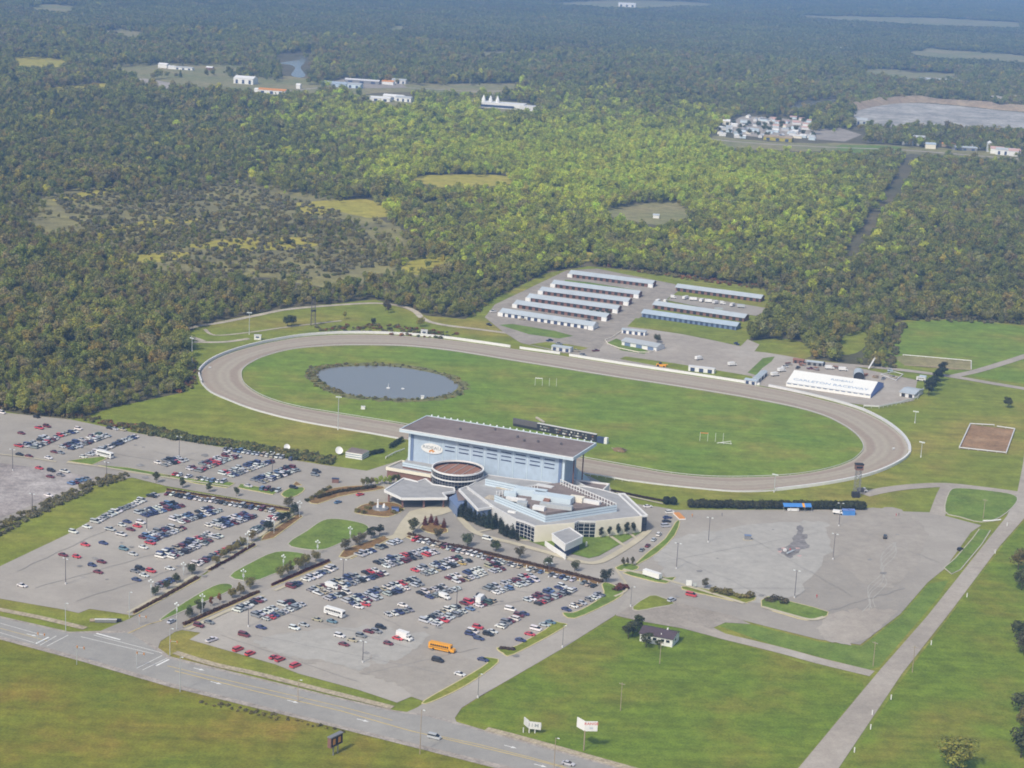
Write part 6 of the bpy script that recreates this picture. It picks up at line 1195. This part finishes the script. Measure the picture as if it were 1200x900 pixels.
truck(474, 750, heading((462, 746), (484, 753)), 7.2, 2.6, 2.4, 'white', True, 'white box truck at the bare edge of the main lot')
truck(563, 706, heading((555, 712), (568, 700)), 6.8, 2.5, 2.4, 'white', True, 'white box truck standing among the main lot cars')
truck(521, 702, heading((510, 698), (530, 706)), 5.6, 1.5, 2.0, 'white', True, 'white cargo van among the main lot cars', 'cargo_van', 'van')
truck(389, 690, heading((378, 688), (398, 693)), 6.2, 1.7, 2.1, 'white', True, 'white cargo van at the end of the second double row', 'cargo_van', 'van')
truck(764, 677.5, heading((755, 674), (774, 680)), 9.0, 2.3, 2.4, 'white', False, 'long white semi trailer on the small grass island', 'semi_trailer', 'trailer')
for px, py, an, lab in [(819, 422, 0.7, 'white truck pointing across the paddock yard'), (858, 429, 0.5, 'white truck with dark cab near the marquee yard'), (908, 441, 0.6, 'white van beside the marquee end'), (916, 436, 0.6, 'white van behind the one by the marquee end'), (972, 433, 0.1, 'white truck among junk behind the marquee'), (988, 435, 0.0, 'white box van beside the arched shed')]:
    truck(px, py, an, 6.4, 1.9, 2.2, 'white', True, lab, 'yard_truck', 'truck', 'trucks in the yard')
for k, (px, py) in enumerate([(789, 350), (803, 351), (812, 352.5), (822, 354), (830, 355), (838, 356.5), (847, 357), (858, 359.5), (868, 361), (780, 355), (842, 365), (771, 351+4)]):
    truck(px, py, random.uniform(-.2, .2)+1.0*(k % 2), random.uniform(4.5, 6.5), 1.9, 2.2, random.choice(['white', 'white', 'offwhite', 'galv']), k % 3 == 0, 'pale horse trailer in the row between two barns', 'horse_trailer', 'trailer', 'horse trailers between the barns')
for k, (px, py) in enumerate([(578, 366), (573, 381.5), (698, 412), (644, 400), (683, 417), (612, 375), (616, 361), (690, 377), (640, 371), (863, 404), (655, 404), (675, 412), (920, 431), (935, 432), (950, 433), (965, 427), (1035, 445), (1046, 443), (1007, 452-4)]):
    c_ = ['white', 'black', 'maroon', 'navy', 'grey', 'tan'][k % 6]; x, y = G(px, py); t = thing('parked_car', f'{c_} pickup standing in the barn and tent yards', 'car', (x, y, 0.15), random.uniform(0, 6), 'cars about the barns'); b = obj('body', CM['pickup'][0], t); b.color = (*PAINT[c_], 1); obj('cabin_glass', CM['pickup'][1], t)
    for sx in (-1, 1):
        for sy in (-1, 1): obj('wheel', WHEEL, t, (sx*1.7, sy*0.8, .33))
# helicopter shaped light craft is not certain in the photo: a blue utility cart stands there
# ================================================================ POLES, LAMPS, SIGNS
def pole(px, py, top, label, head='double', mat='pole_dark', group='lot light poles', r=0.14, name='light_pole', base=True):
    h = hgt((px, py), top); x, y = G(px, py); t = thing(name, label, 'light pole', (x, y, 0.1), ga+random.uniform(-.3, .3), group)
    MB().tube((0, 0, 0.6 if base else -0.1), (0, 0, h), r*1.25, r*0.8, 8).build('shaft', M[mat], t)
    if base: MB().tube((0, 0, -0.1), (0, 0, 0.9), 0.36, 0.34, 10).build('footing', M['offwhite'], t)
    if head == 'double':
        MB().box((0, 0, h-0.05), (2.3, 0.12, 0.12)).build('crossarm', M[mat], t)
        for s_ in (-1, 1): MB().box((s_*1.15, 0, h+0.05), (0.9, 0.45, 0.22)).build('lamp_head', M['lamp'], t)
    elif head == 'single':
        MB().tube((0, 0, h-0.1), (1.0, 0, h+0.15), 0.07).build('arm', M[mat], t); MB().box((1.2, 0, h+0.15), (0.8, 0.35, 0.2)).build('lamp_head', M['lamp'], t)
    elif head == 'flood':
        MB().box((0, 0, h), (3.2, 0.14, 0.14)).build('crossarm', M[mat], t)
        for s_ in (-1.3, -.45, .45, 1.3): MB().box((s_, -.2, h+0.35), (0.65, 0.4, 0.6)).build('floodlight', M['lamp'], t)
    elif head == 'lantern':
        MB().box((0, 0, h-1.0), (1.9, 0.1, 0.1)).build('crossarm', M[mat], t)
        for a_ in (-.9, 0, .9): MB().ball((a_, 0, h-(0.6 if a_ else -0.1)), 0.38).build('globe', M['lamp'], t)
        MB().box((0, 0, h-2.6), (0.9, 0.06, 1.5)).build('banner', M['galv'], t)
    elif head == 'utility':
        MB().box((0, 0, h-0.7), (2.4, 0.14, 0.14)).build('crossarm', M['wood'], t)
        for a_ in (-1, -.4, .4, 1): MB().tube((a_, 0, h-.65), (a_, 0, h-.35), .07).build('insulator', M['galv'], t)
    return t
for px, py, tp in [(77, 685, 655), (291, 735, 708), (425, 777, 752), (535, 712, 689), (402, 680, 656), (15, 552, 527), (125, 563, 542), (38, 603, 579), (210, 537, 512), (319, 556, 530), (172, 622, 597), (643, 677, 660)]: pole(px, py, tp, 'tall dark twin headed light pole among parked cars', 'double')
for px, py, tp in [(792.5, 667, 637), (830, 636, 607), (931, 701, 669), (976, 656, 626), (983, 617, 590)]: pole(px, py, tp, 'dark twin headed light pole on the empty east lot', 'double', 'pole_dark', 'east lot light poles')
for px, py, tp in [(659, 759, 733), (560, 818, 790), (739, 711, 688)]: pole(px, py, tp, 'single headed grey lamp beside the lane south of the main lot', 'single', 'steel', 'lane lamps')
for px, py, tp in [(396, 504, 466), (225, 430, 397), (292, 392, 367), (1072, 496, 483), (1079, 536, 519), (907, 577, 557)]: pole(px, py, tp, 'pale floodlight pole outside the race track', 'flood', 'galv', 'track floodlights', .2, 'floodlight_pole')
for px, py, tp in [(321, 626, 606), (290, 645, 625), (215, 675, 660), (285, 690, 668), (332, 668, 651), (372, 650, 634), (237, 723, 697), (207, 738, 707), (410, 640, 618), (177, 700, 680), (351, 607, 588)]: pole(px, py, tp, 'pale lantern post with three globes along the boulevard', 'lantern', 'galv', 'boulevard lantern posts', .12, 'lantern_post', False)
for px, py, tp in [(77, 741, 707), (151.5, 724, 694), (211, 811, 770), (349, 823, 797), (199, 769, 737), (492, 884, 832), (649, 903, 865), (727, 833, 800), (773, 778, 752), (1023, 781, 752), (1069, 788, 757), (1152, 608, 585)]: pole(px, py, tp, 'plain weathered utility pole beside road or meadow', 'utility' if px > 700 else 'single', 'wood' if px > 300 else 'galv', 'utility poles', .13, 'utility_pole', False)
for px, py, tp in [(90, 779, 757), (44, 754, 742), (160, 783, 764), (199, 764, 750), (163, 733, 722)]:
    h = max(4.5, hgt((px, py), tp)); x, y = G(px, py); t = thing('traffic_signal', 'yellow traffic signal on a pale mast at the road junction', 'traffic light', (x, y, 0.1), -0.3, 'junction traffic signals')
    MB().tube((0, 0, -.1), (0, 0, h), .13, .1, 8).build('mast', M['galv'], t); MB().tube((0, 0, h-.5), (3.4, 0, h-.3), .08).build('mast_arm', M['galv'], t)
    for a_ in (0.3, 3.2): b = MB().box((a_, -.1, h-.4), (.36, .32, 1.05)).build('signal_head', M['busyellow'], t); [MB().ball((a_, -.34, h-.4+d_), .14).build('lens', M[m_], b) for d_, m_ in ((.4, 'red'), (0, 'orange'), (-.4, 'blueroof'))]
# lattice mast and floodlight tower
def lattice_mast(px, py, tp, w0, w1, mat, t):
    h = hgt((px, py), tp); mb = MB(); n = 8; cs_ = lambda z: (w0+(w1-w0)*z/h)/2
    for k in range(n):
        z0, z1 = h*k/n, h*(k+1)/n; a, b = cs_(z0), cs_(z1)
        for i in range(4):
            s_ = [(-1, -1), (1, -1), (1, 1), (-1, 1)]; p0, p1 = s_[i], s_[(i+1) % 4]
            mb.tube((p0[0]*a, p0[1]*a, z0), (p0[0]*b, p0[1]*b, z1), .13, .13, 5); mb.tube((p0[0]*a, p0[1]*a, z0), (p1[0]*b, p1[1]*b, z1), .08, .08, 4); mb.tube((p0[0]*b, p0[1]*b, z1), (p1[0]*b, p1[1]*b, z1), .08, .08, 4)
    mb.build('lattice', M[mat], t); return h
x, y = G(367, 381.5); t = thing('lattice_tower', 'dark lattice tower with a small top cabin behind the far bend', 'tower', (x, y, 0.1), 0.3); h = lattice_mast(367, 381.5, 350, 3.2, 2.2, 'pole_dark', t); MB().box((0, 0, h+.5), (2.8, 2.8, 1.6)).build('top_cabin', M['dark'], t); MB().box((0, 0, h*0.55), (3.4, 3.4, .5)).build('platform', M['dark'], t)
x, y = G(1003.5, 581.5); t = thing('judges_tower', 'dark steel tower with brown cabin on top beside the track', 'tower', (x, y, 0.1), 0.1); h = lattice_mast(1003.5, 581.5, 550, 3.0, 2.4, 'steel', t); MB().box((0, 0, h+1.2), (4.0, 3.2, 2.8)).build('cabin', M['brick'], t); MB().box((0, 0, h+2.8), (4.4, 3.6, .35)).build('cabin_roof', M['dark'], t); MB().box((-.2, -1.63, h+1.4), (3.2, .1, 1.1)).build('cabin_window', M['glass'], t); MB().box((-1, -1.6, 1.3), (3.6, 3, 2.6)).build('base_hut', M['dark'], t)
truck(1010, 577, 0.2, 5.5, 1.4, 2.1, 'pole_dark', True, 'dark pickup with silver load below the track tower', 'utility_truck', 'truck')
# satellite dishes
for px, py, r_, lab in [(336, 529, 1.7, 'white satellite dish beyond the hedge, smaller of the two'), (397, 533, 2.1, 'big white satellite dish on the grass by the kiosk')]:
    x, y = G(px, py); t = thing('satellite_dish', lab, 'satellite dish', (x, y, 0.1), 0.15, 'satellite dishes'); MB().tube((0, 0, -.1), (0, 0, 1.9), .16, .14, 8).build('mount', M['galv'], t)
    v = []; f = []; n = 20
    for i in range(5):
        rr = r_*i/4
        for k in range(n): v.append((rr*math.cos(2*math.pi*k/n), rr*math.sin(2*math.pi*k/n), 0.28*(rr/r_)**2*r_))
    for i in range(4):
        for k in range(n): f.append((i*n+k, i*n+(k+1) % n, (i+1)*n+(k+1) % n, (i+1)*n+k))
    d_ = MB().add(v, f).build('reflector', M['white'], t, (0, -.3, 2.4), 0, True); d_.rotation_euler = (R(58), 0, R(8)); MB().tube((0, 0, 0), (0, 0, r_*.8), .05).build('feed_horn', M['galv'], d_)
# tote board in the infield
a, b = G(601, 499.5), G(712, 521); x, y, an, L = frame_of(a, b); t = thing('tote_board', 'long dark tote board with white figures on the infield grass', 'scoreboard', (x, y, 0.1), an)
MB().box((L*0.44, 0.6, 2.3), (L*0.88, 1.2, 4.2)).build('board', M['dark'], t); MB().box((L*0.13, 0.5, 3.2), (L*0.26, 1.6, 3.0)).build('tall_section', M['pole_dark'], t); MB().box((L*0.44, .6, 4.5), (L*0.88, 1.5, .3)).build('cap', M['offwhite'], t); MB().box((L*.94, .5, 1.8), (L*.10, 2, 3.4)).build('end_hut', M['navy'], t); MB().box((L*.98, .5, 1.9), (L*.03, 2.2, 3.5)).build('end_panel', M['white'], t)
for k in range(34):
    u = 0.28+0.58*k/34
    for j in range(2):
        if random.random() < .5: MB().box((L*u, -.03, 1.4+1.6*j), (random.uniform(.5, 1.1), .1, .8)).build('figure_panel', M[random.choice(['offwhite', 'steel', 'brick', 'steel'])], t)
def misc(name, label, cat, parts, px, py, rz=0.0, group=None, z=0.12):
    x, y = G(px, py); t = thing(name, label, cat, (x, y, z), rz, group)
    for nm, mb, m_ in parts: mb.build(nm, M[m_], t)
    return t
an = heading((626, 489), (640, 498))
misc('starting_gate_arm', 'long pale folded gate arm lying on the infield', 'gate', [('arm', MB().box((0, 0, .7), (11, 1.4, .7)), 'path'), ('foot', MB().box((-4, 0, .2), (.3, 1.8, .4)), 'steel'), ('foot', MB().box((4, 0, .2), (.3, 1.8, .4)), 'steel')], 633, 493.5, an)
misc('earth_mound', 'brown mound with timbers beside the tote board end', 'mound', [('heap', MB().ball((0, 0, 0), 3.6, 0, .45).ball((2.6, .8, 0), 2.4, 0, .5).ball((-3, .3, 0), 2.2, 0, .3), 'hay'), ('timber', MB().tube((-5, -2, .3), (4, -1.6, .6), .25), 'wood'), ('timber', MB().tube((2, 1.2, 1.6), (7, 1.6, 1.9), .3), 'bark')], 725, 528, an)
for px, py, lab in [(627, 452, 'white jump posts on the upper infield grass'), (820, 517, 'white jump posts on the lower infield grass')]:
    t = misc('jump_posts', lab, 'posts', [('post', MB().tube((k*4.4, k*0.6, 0), (k*4.4, k*.6, 5.2), .10), 'white') for k in range(4)], px, py, -.1); MB().box((2.2, .3, 4.8), (4.4, .1, .5)).build('banner', M['white' if px < 700 else 'orange'], t)
misc('folding_frame', 'white folded frame lying on the infield', 'frame', [('rail', MB().tube((-4, 0, .7), (4.4, 1.5, 1.6), .16), 'white'), ('rail', MB().tube((-3, .5, .9), (4.4, -1, .8), .16), 'white'), ('leg', MB().tube((0, .5, 0), (0, .5, .9), .12), 'white'), ('leg', MB().tube((4.2, .4, 0), (4.2, .4, 1.4), .12), 'white')], 848, 521, .1)
misc('fountain', 'small floating fountain in the pond', 'fountain', [('float', MB().tube((0, 0, 0), (0, 0, .35), 1.3, 1.1, 10), 'offwhite'), ('float', MB().tube((9, 0, 0), (9, 0, .3), 1.1, .9, 10), 'offwhite'), ('jet', MB().tube((0, 0, .3), (0, 0, 3.2), .22, .04, 6), 'white')], 455, 455, 0, None, .17)
misc('pump_hut', 'tiny white hut on the near pond bank', 'hut', [('wall', MB().box((0, 0, .9), (1.8, 1.6, 1.8)), 'white'), ('roof', MB().box((0, 0, 1.9), (2.2, 2, .2)), 'offwhite')], 495, 467.5)
misc('track_box', 'white box on the infield beside the near rail', 'box', [('crate', MB().box((0, 0, .8), (2.4, 1.8, 1.6)), 'white'), ('lid', MB().box((0, 0, 1.65), (2.6, 2, .12)), 'offwhite')], 425.5, 479.5)
for px, py, m_, lab in [(302, 398, 'white', 'white hut on the fence at the far bend'), (497, 392, 'white', 'white hut on the fence behind the pond')]: misc('fence_hut', lab, 'hut', [('wall', MB().box((0, 0, 1.5), (4.6, 2.4, 3)), 'white'), ('window', MB().box((0, -1.22, 1.8), (2.4, .1, 1)), 'navy'), ('roof', MB().box((0, 0, 3.1), (5, 2.8, .2)), 'offwhite')], px, py)
misc('starting_car', 'yellow tractor parked behind the back straight fence', 'tractor', [('body', MB().box((0, 0, 1.1), (6.5, 2.2, 1.4)), 'busyellow'), ('cab', MB().box((-.8, 0, 2.3), (1.8, 1.9, 1.4), 0, 0, .8), 'carglass'), ('wheel', MB().tube((-2, -1.3, .8), (-2, -.9, .8), .8, .8, 10), 'tyre'), ('wheel', MB().tube((2.2, -1.3, .6), (2.2, -.9, .6), .6, .6, 10), 'tyre'), ('boom', MB().tube((2, 0, 1.8), (4.4, 0, 2.2), .25), 'busyellow')], 775, 430, -.4)
# arena and yard fences
def railfence(px, h, mat, label, sp=4.0, z=.12, cat='fence', closed=False, name='rail_fence', th=.35):
    L = GL(px); L = L+[L[0]] if closed else L; x, y = L[0]; t = thing(name, label, cat, (x, y, z)); k_ = 0
    for a, b in zip(L[:-1], L[1:]):
        MB().wall((a[0]-x, a[1]-y), (b[0]-x, b[1]-y), h*.55, h, th).build('rail', M[mat], t); n = max(1, int(math.dist(a, b)/sp))
        for k in range(n): u = k/n; MB().box((a[0]-x+(b[0]-a[0])*u, a[1]-y+(b[1]-a[1])*u, h*.5), (.22, .22, h+.1)).build('post', M[mat], t)
    return t
railfence([(1165, 499.5), (1137, 498), (1124, 526), (1179, 532), (1189, 504), (1168, 501)], 1.1, 'offwhite', 'white rail fence round the brown sand arena', 5, .12, 'fence', False, 'rail_fence', .6)
railfence([(1058, 417), (1138, 424), (1138, 434)], 1.0, 'white', 'white rail fence along the back of the straw paddock', 5, .12, 'fence', False, 'rail_fence', .4)
railfence([(1060, 429), (1100, 431.5), (1138, 434.5)], .9, 'wood', 'low wooden fence along the front of the straw paddock', 3)
railfence([(709, 399.5), (712, 404), (725, 409), (748, 414), (760, 414), (768, 411.5)], 1.0, 'cream', 'cream fence curving round the paddock office garden', 4)
railfence([(709, 399.5), (718, 396), (728, 389)], 1.0, 'cream', 'cream fence leading up to the low garage', 4)
railfence([(1012, 478), (1030, 479), (1055, 474), (1075, 468), (1082, 458)], 1.9, 'offwhite', 'grey white yard fence running up to the close dark trees', 4)
railfence([(684, 557), (700, 559), (720, 562.5), (738, 566)], 1.4, 'white', 'white rail fence on the apron right of the grandstand', 3.5)
railfence([(452, 538), (463, 532), (474, 528)], 1.2, 'white', 'short white rail at the grandstand end steps', 3)
railfence([(1032, 440), (1050, 447), (1058, 440), (1048, 437)], 1.0, 'offwhite', 'grey fence round a small pen behind the marquee', 4, .13, 'fence', True)
# signs
def vsign(px, py, h0, w_, hh, fm, label, words, lm, an1, an2, poles_=1, name='road_sign', lsz=1.0, dup_=True):
    x, y = G(px, py); t = thing(name, label, 'sign', (x, y, .1)); 
    for k in range(poles_): MB().tube(((k-(poles_-1)/2)*w_*.5, 0, -.1), ((k-(poles_-1)/2)*w_*.5, 0, h0+.3), .22, .2, 8).build('post', M['wood' if poles_ == 1 else 'offwhite'], t)
    for an_ in (an1, an2):
        f_ = obj('face', None, t, (0, 0, h0)); f_.rotation_euler = (0, 0, an_)
        s_ = 1 if an_ == an1 else -1
        pn = MB().box((s_*w_/2, 0, hh/2), (w_, .3, hh)).build('panel', M[fm], f_)
        bpy.data.objects.remove(f_); pn.parent = t; pn.location = (0, 0, h0); pn.rotation_euler = (0, 0, an_); pn.name = 'panel'
        if words and s_ == 1:
            for wd_, zz, sz_, m_ in words: o = obj('lettering', text_mesh(wd_, sz_, M[m_], .01, 1.15), pn, (w_/2, -.17, hh*zz)); o.rotation_euler = (math.pi/2, 0, 0)
    return t
vsign(684, 880, 7.5, 4.4, 3.7, 'white', 'white two faced sign with red lettering on one tall pole', [('RANGE', .76, 1.35, 'letterr'), ('IIII', .30, 1.1, 'letter')], None, .1, -.9, 1)
vsign(620, 859, 1.6, 4.2, 2.8, 'offwhite', 'low white two faced sign board on short legs in the meadow', [('I I M I', .55, 1.8, 'letterg')], None, -.15, -1.1, 3)
x, y = G(393, 884); t = thing('screen_sign', 'dark brown two faced screen sign beside the main road', 'sign', (x, y, .1), heading((386, 880), (402, 872)))
for s_ in (-1, 1): MB().tube((s_*1.2, 0, -.1), (s_*1.2, 0, 3.4), .25, .25, 8).build('post', M['steel'], t)
MB().box((0, .25, 5.2), (6.4, 1.5, 3.8)).build('cabinet', M['brick'], t); s2 = MB().box((0, -.55, 5.2), (5.6, .12, 3.0)).build('screen', M['dark'], t)
for u in (-1.5, 1.3): MB().box((u, -.63, 5.3), (1.3, .06, 2.1)).build('lit_figure', M['orange'], s2)
MB().box((0, .2, 7.2), (6.8, 1.8, .3)).build('cap', M['steel'], t)
for px, py, m_, lab in [(807, 688, 'white', 'white square notice board at the east lot entry'), (814, 690, 'galv', 'pale blue notice board at the east lot entry')]: misc('notice_board', lab, 'sign', [('panel', MB().box((0, 0, 1.9), (2.6 if m_ == 'white' else 1.4, .2, 2.6 if m_ == 'white' else 1.6)), m_), ('frame', MB().box((0, .12, 1.9), (2.8 if m_ == 'white' else 1.6, .1, 2.8 if m_ == 'white' else 1.8)), 'letterg'), ('post', MB().box((-.9, .1, .4), (.15, .15, 1.0)), 'wood'), ('post', MB().box((.9 if m_ == 'white' else .4, .1, .4), (.15, .15, 1.0)), 'wood')], px, py, 0, 'east lot notice boards')
misc('entrance_sign', 'low dark horizontal entrance sign on the grass corner', 'sign', [('wall', MB().box((0, 0, .8), (8.5, .8, 1.3)), 'steel'), ('cap', MB().box((0, 0, 1.5), (8.9, 1, .15)), 'offwhite'), ('plant_box', MB().box((3.5, 1.4, .6), (5, 1.2, 1.1)), 'dark')], 124, 730, .1)
# tents, bins and loose things
x, y, an, L = frame_of(G(918, 600), G(951, 600.5)); t = thing('market_tent', 'blue tarpaulin tent with yellow stripe at the hedge', 'tent', (x, y, .15), an)
for k, m_ in enumerate(['tarpblue', 'tarpblue', 'busyellow', 'tarpblue']):
    a, b = L*[0, .42, .68, .76][k], L*[.42, .68, .76, 1][k]; MB().add([(a, 0, 2.6), (b, 0, 2.6), (b, 2.5, 3.9), (a, 2.5, 3.9), (b, 5, 2.6), (a, 5, 2.6)], [(0, 1, 2, 3), (3, 2, 4, 5)]).build('roof_panel', M[m_], t)
for k in range(5): MB().box((L*k/4, .1, 1.3), (.12, .12, 2.6)).build('tent_pole', M['galv'], t)
MB().box((L*.35, .5, 1.0), (L*.4, .3, 1.4)).build('counter', M['white'], t); MB().box((L/2, 4.8, 1.3), (L*.96, .1, 2.4)).build('back_cloth', M['brick'], t)
for k in range(2): misc('dumpster', 'blue dumpster standing before the clipped hedge', 'dumpster', [('bin', MB().box((0, 0, 1.3), (3.4, 3.0, 2.6), 0, 0, .95), 'tarpblue'), ('lid', MB().box((0, 0, 2.7), (3.5, 3.1, .2)), 'blue_and_shade')], 990.5+7*k, 603.5, 0, 'blue dumpsters')
truck(982, 603, -.3, 5.5, 1.3, 2.0, 'white', True, 'white pickup with covered load beside the dumpsters', 'utility_truck', 'truck')
misc('planter_bed', 'orange flower bed trailer at the end of the side road', 'planter', [('bed', MB().box((0, 0, .5), (3, 9, .9), .25), 'orange'), ('edge', MB().box((0, 0, .3), (3.6, 9.6, .5), .25), 'white')], 796, 606, 0)
misc('ticket_booth', 'small grey booth on a kerbed pad in the east lot', 'booth', [('pad', MB().box((0, 0, .15), (4.4, 2.4, .3)), 'walk'), ('body', MB().box((0, 0, 1.3), (3.0, 1.6, 2.0)), 'steel'), ('top', MB().box((0, 0, 2.4), (3.3, 1.9, .25)), 'blued')], 876, 633, 0)
misc('flat_trailer', 'white low trailer lying on the scorched patch', 'trailer', [('bed', MB().box((0, 0, .5), (6.5, 1.0, .25), .5), 'galv'), ('drawbar', MB().tube((2.5, 1.4, .5), (4.6, 2.6, .4), .12), 'galv'), ('crate', MB().box((-1.6, 2.2, .7), (1.2, 1.2, 1.2)), 'white'), ('cone', MB().tube((2, 3.4, 0), (2, 3.4, 1), .5, .1), 'red')], 926, 648, .4)
misc('log_heap', 'cut logs stacked on the edge of the entrance road bend', 'logs', [('log', MB().tube((-4, k*.7, .4+.1*k), (4, k*.7+.5, .5), .32), 'wood') for k in range(3)], 117, 729, .2)
for px, py in [(1180, 617), (1166, 649), (1133, 700), (1091, 754+2), (1044, 820), (1022, 833+5), (1020, 855), (1001, 882)]: misc('marker_post', 'short white marker post at the gravel road edge', 'post', [('stake', MB().box((0, 0, .9), (.35, .35, 1.8)), 'white'), ('cap', MB().box((0, 0, 1.85), (.45, .45, .15)), 'offwhite')], px, py, 0, 'road marker posts')
misc('log_barrier', 'long pale curved log barrier on the grass corner', 'barrier', [('log', MB().tube((-5, 0, .4), (0, .4, .4), .4), 'white'), ('log', MB().tube((0, .4, .4), (5, 2.2, .4), .4), 'white')], 1163, 611.5, .1)
misc('fountain_statue', 'white fountain figures on the planted drive island', 'statue', [('basin', MB().tube((0, 0, .1), (0, 0, .7), 4.2, 4.0, 16), 'steel'), ('figure', MB().tube((-1.4, 0, .6), (-1.4, 0, 4.2), .7, .25, 8), 'white'), ('figure', MB().tube((1.6, .4, .6), (1.6, .4, 2.6), .9, .4, 8), 'white'), ('ball', MB().ball((-1.4, 0, 4.4), .5), 'white')], 446, 597, 0, None, .33)
for k, (px, py, c_) in enumerate([(463, 600, 'blue_and_shade'), (393, 566, 'brick')]): misc('vendor_stall', 'blue stall at the edge of the drive island' if k == 0 else 'dark brown board at the upper drive planting', 'stall', [('body', MB().box((0, 0, 1.2), (3.4, 1.6, 2.0)), c_), ('top', MB().box((0, 0, 2.3), (3.8, 2.0, .2)), 'navy')], px, py, 0)
for px, py, rot_ in [(1024, 433, 1.0)]: misc('conveyor', 'white slanting conveyor beside the arched shed', 'conveyor', [('belt', MB().tube((-5, 0, 1.0), (4, 4, 6.5), .5, .5, 6), 'white'), ('stand', MB().tube((1, 1.8, 0), (1, 1.8, 4.4), .15), 'steel')], px, py, .6)
misc('utility_cart', 'blue utility cart on the back road', 'cart', [('body', MB().box((0, 0, 1.0), (3.4, 1.8, 1.0)), 'blueroof'), ('canopy', MB().box((0, 0, 2.3), (2.4, 1.7, .15)), 'galv'), ('pillar', MB().box((-.9, 0, 1.8), (.1, 1.5, 1.0)), 'steel'), ('wheel', MB().tube((-1.1, -.95, .4), (-1.1, .95, .4), .4, .4, 8), 'tyre')], 1043, 436, .3)
for px, py in [(940, 429), (924, 428), (957, 434), (979, 432), (1014, 441), (1026, 443)]:
    misc('scrap_pile', 'heap of brown timber and scrap behind the marquee', 'scrap', [('plank', MB().box((random.uniform(-1, 1), random.uniform(-1, 1), .5+.4*k), (random.uniform(2, 5), random.uniform(.8, 2), .5), random.uniform(0, 3)), random.choice(['wood', 'brick', 'steel', 'rust'])) for k in range(4)], px, py, 0, 'scrap behind the marquee')
for px, py, m_ in [(246, 432, 'white'), (1047, 527, 'white')]: misc('track_marker', 'small white marker board on the track bend', 'marker', [('board', MB().box((0, 0, .7), (1.8, .3, 1.0), .6), 'white'), ('foot', MB().box((0, 0, .15), (1.2, .8, .3)), 'steel')], px, py, 0, 'track bend markers')
# bollards of the drive and posts in the hedge
for k in range(22):
    u = k/21; px = 482+u*(700-482); py = 633+u*(687-633); x, y = G(px, py); o = MB().tube((0, 0, 0), (0, 0, 1.2), .2, .2, 8).ball((0, 0, 1.25), .22).build('bollard', M['white'], None, (x, y, .3)); tag(o, 'short white bollard along the long reddish hedge', 'bollard', 'bollards along the hedge')
# a few people far off on the lot
def person(px, py, shirt, label):
    x, y = G(px, py); me = bpy.data.meshes.new('person'); V_ = [(0, 0, .95), (0, 0, 1.2), (0, 0, 1.42), (0, 0, 1.52), (0, 0, 1.68), (.11, 0, .88), (.13, .04, .48), (.13, 0, .06), (.13, -.12, .03), (-.11, 0, .88), (-.13, -.06, .48), (-.14, .02, .06), (-.14, -.1, .03), (.2, 0, 1.4), (.27, 0, 1.12), (.26, -.06, .86), (-.2, 0, 1.4), (-.27, 0, 1.12), (-.26, -.06, .86)]
    E_ = [(0, 1), (1, 2), (2, 3), (3, 4), (0, 5), (5, 6), (6, 7), (7, 8), (0, 9), (9, 10), (10, 11), (11, 12), (2, 13), (13, 14), (14, 15), (2, 16), (16, 17), (17, 18)]
    Rr = [.15, .15, .15, .06, .11, .09, .07, .05, .05, .09, .07, .05, .05, .07, .05, .04, .07, .05, .04]; me.from_pydata(V_, E_, []); me.materials.append(M[shirt]); o = obj('person', me, None, (x, y, .16), random.uniform(0, 6)); o.modifiers.new('skin', 'SKIN'); me.skin_vertices.new() if not me.skin_vertices else None
    for k, r_ in enumerate(Rr): me.skin_vertices[0].data[k].radius = (r_, r_)
    me.skin_vertices[0].data[0].use_root = True; o.modifiers.new('smooth', 'SUBSURF').levels = 1; tag(o, label, 'person')
person(1050, 605.5, 'red', 'person in dark red clothes standing on the empty east lot, with a companion'); person(1053, 605, 'brick', 'person in brown clothes beside a companion on the empty east lot'); person(957, 701, 'red', 'person in red clothes alone on the bare asphalt near the lamp'); person(811, 606, 'orange', 'person in orange clothes below the hedge end'); person(846, 605, 'navy', 'person in dark clothes in front of the clipped hedge')

# ================================================================ HAZE
hz, t, p = nodes('haze_air'); t.nodes.remove(p); pv = N(t, 'VolumePrincipled'); pv.inputs['Color'].default_value = (0.27, 0.52, 1.0, 1); pv.inputs['Density'].default_value = 1.12e-4; pv.inputs['Anisotropy'].default_value = -0.2
t.links.new(pv.outputs[0], [n_ for n_ in t.nodes if n_.type == 'OUTPUT_MATERIAL'][0].inputs['Volume'])
mb = MB().box((0, 21000, 147), (62000, 49000, 300)); struct(mb.build('haze', hz), 'stuff', 'thin bluish haze over the whole landscape')
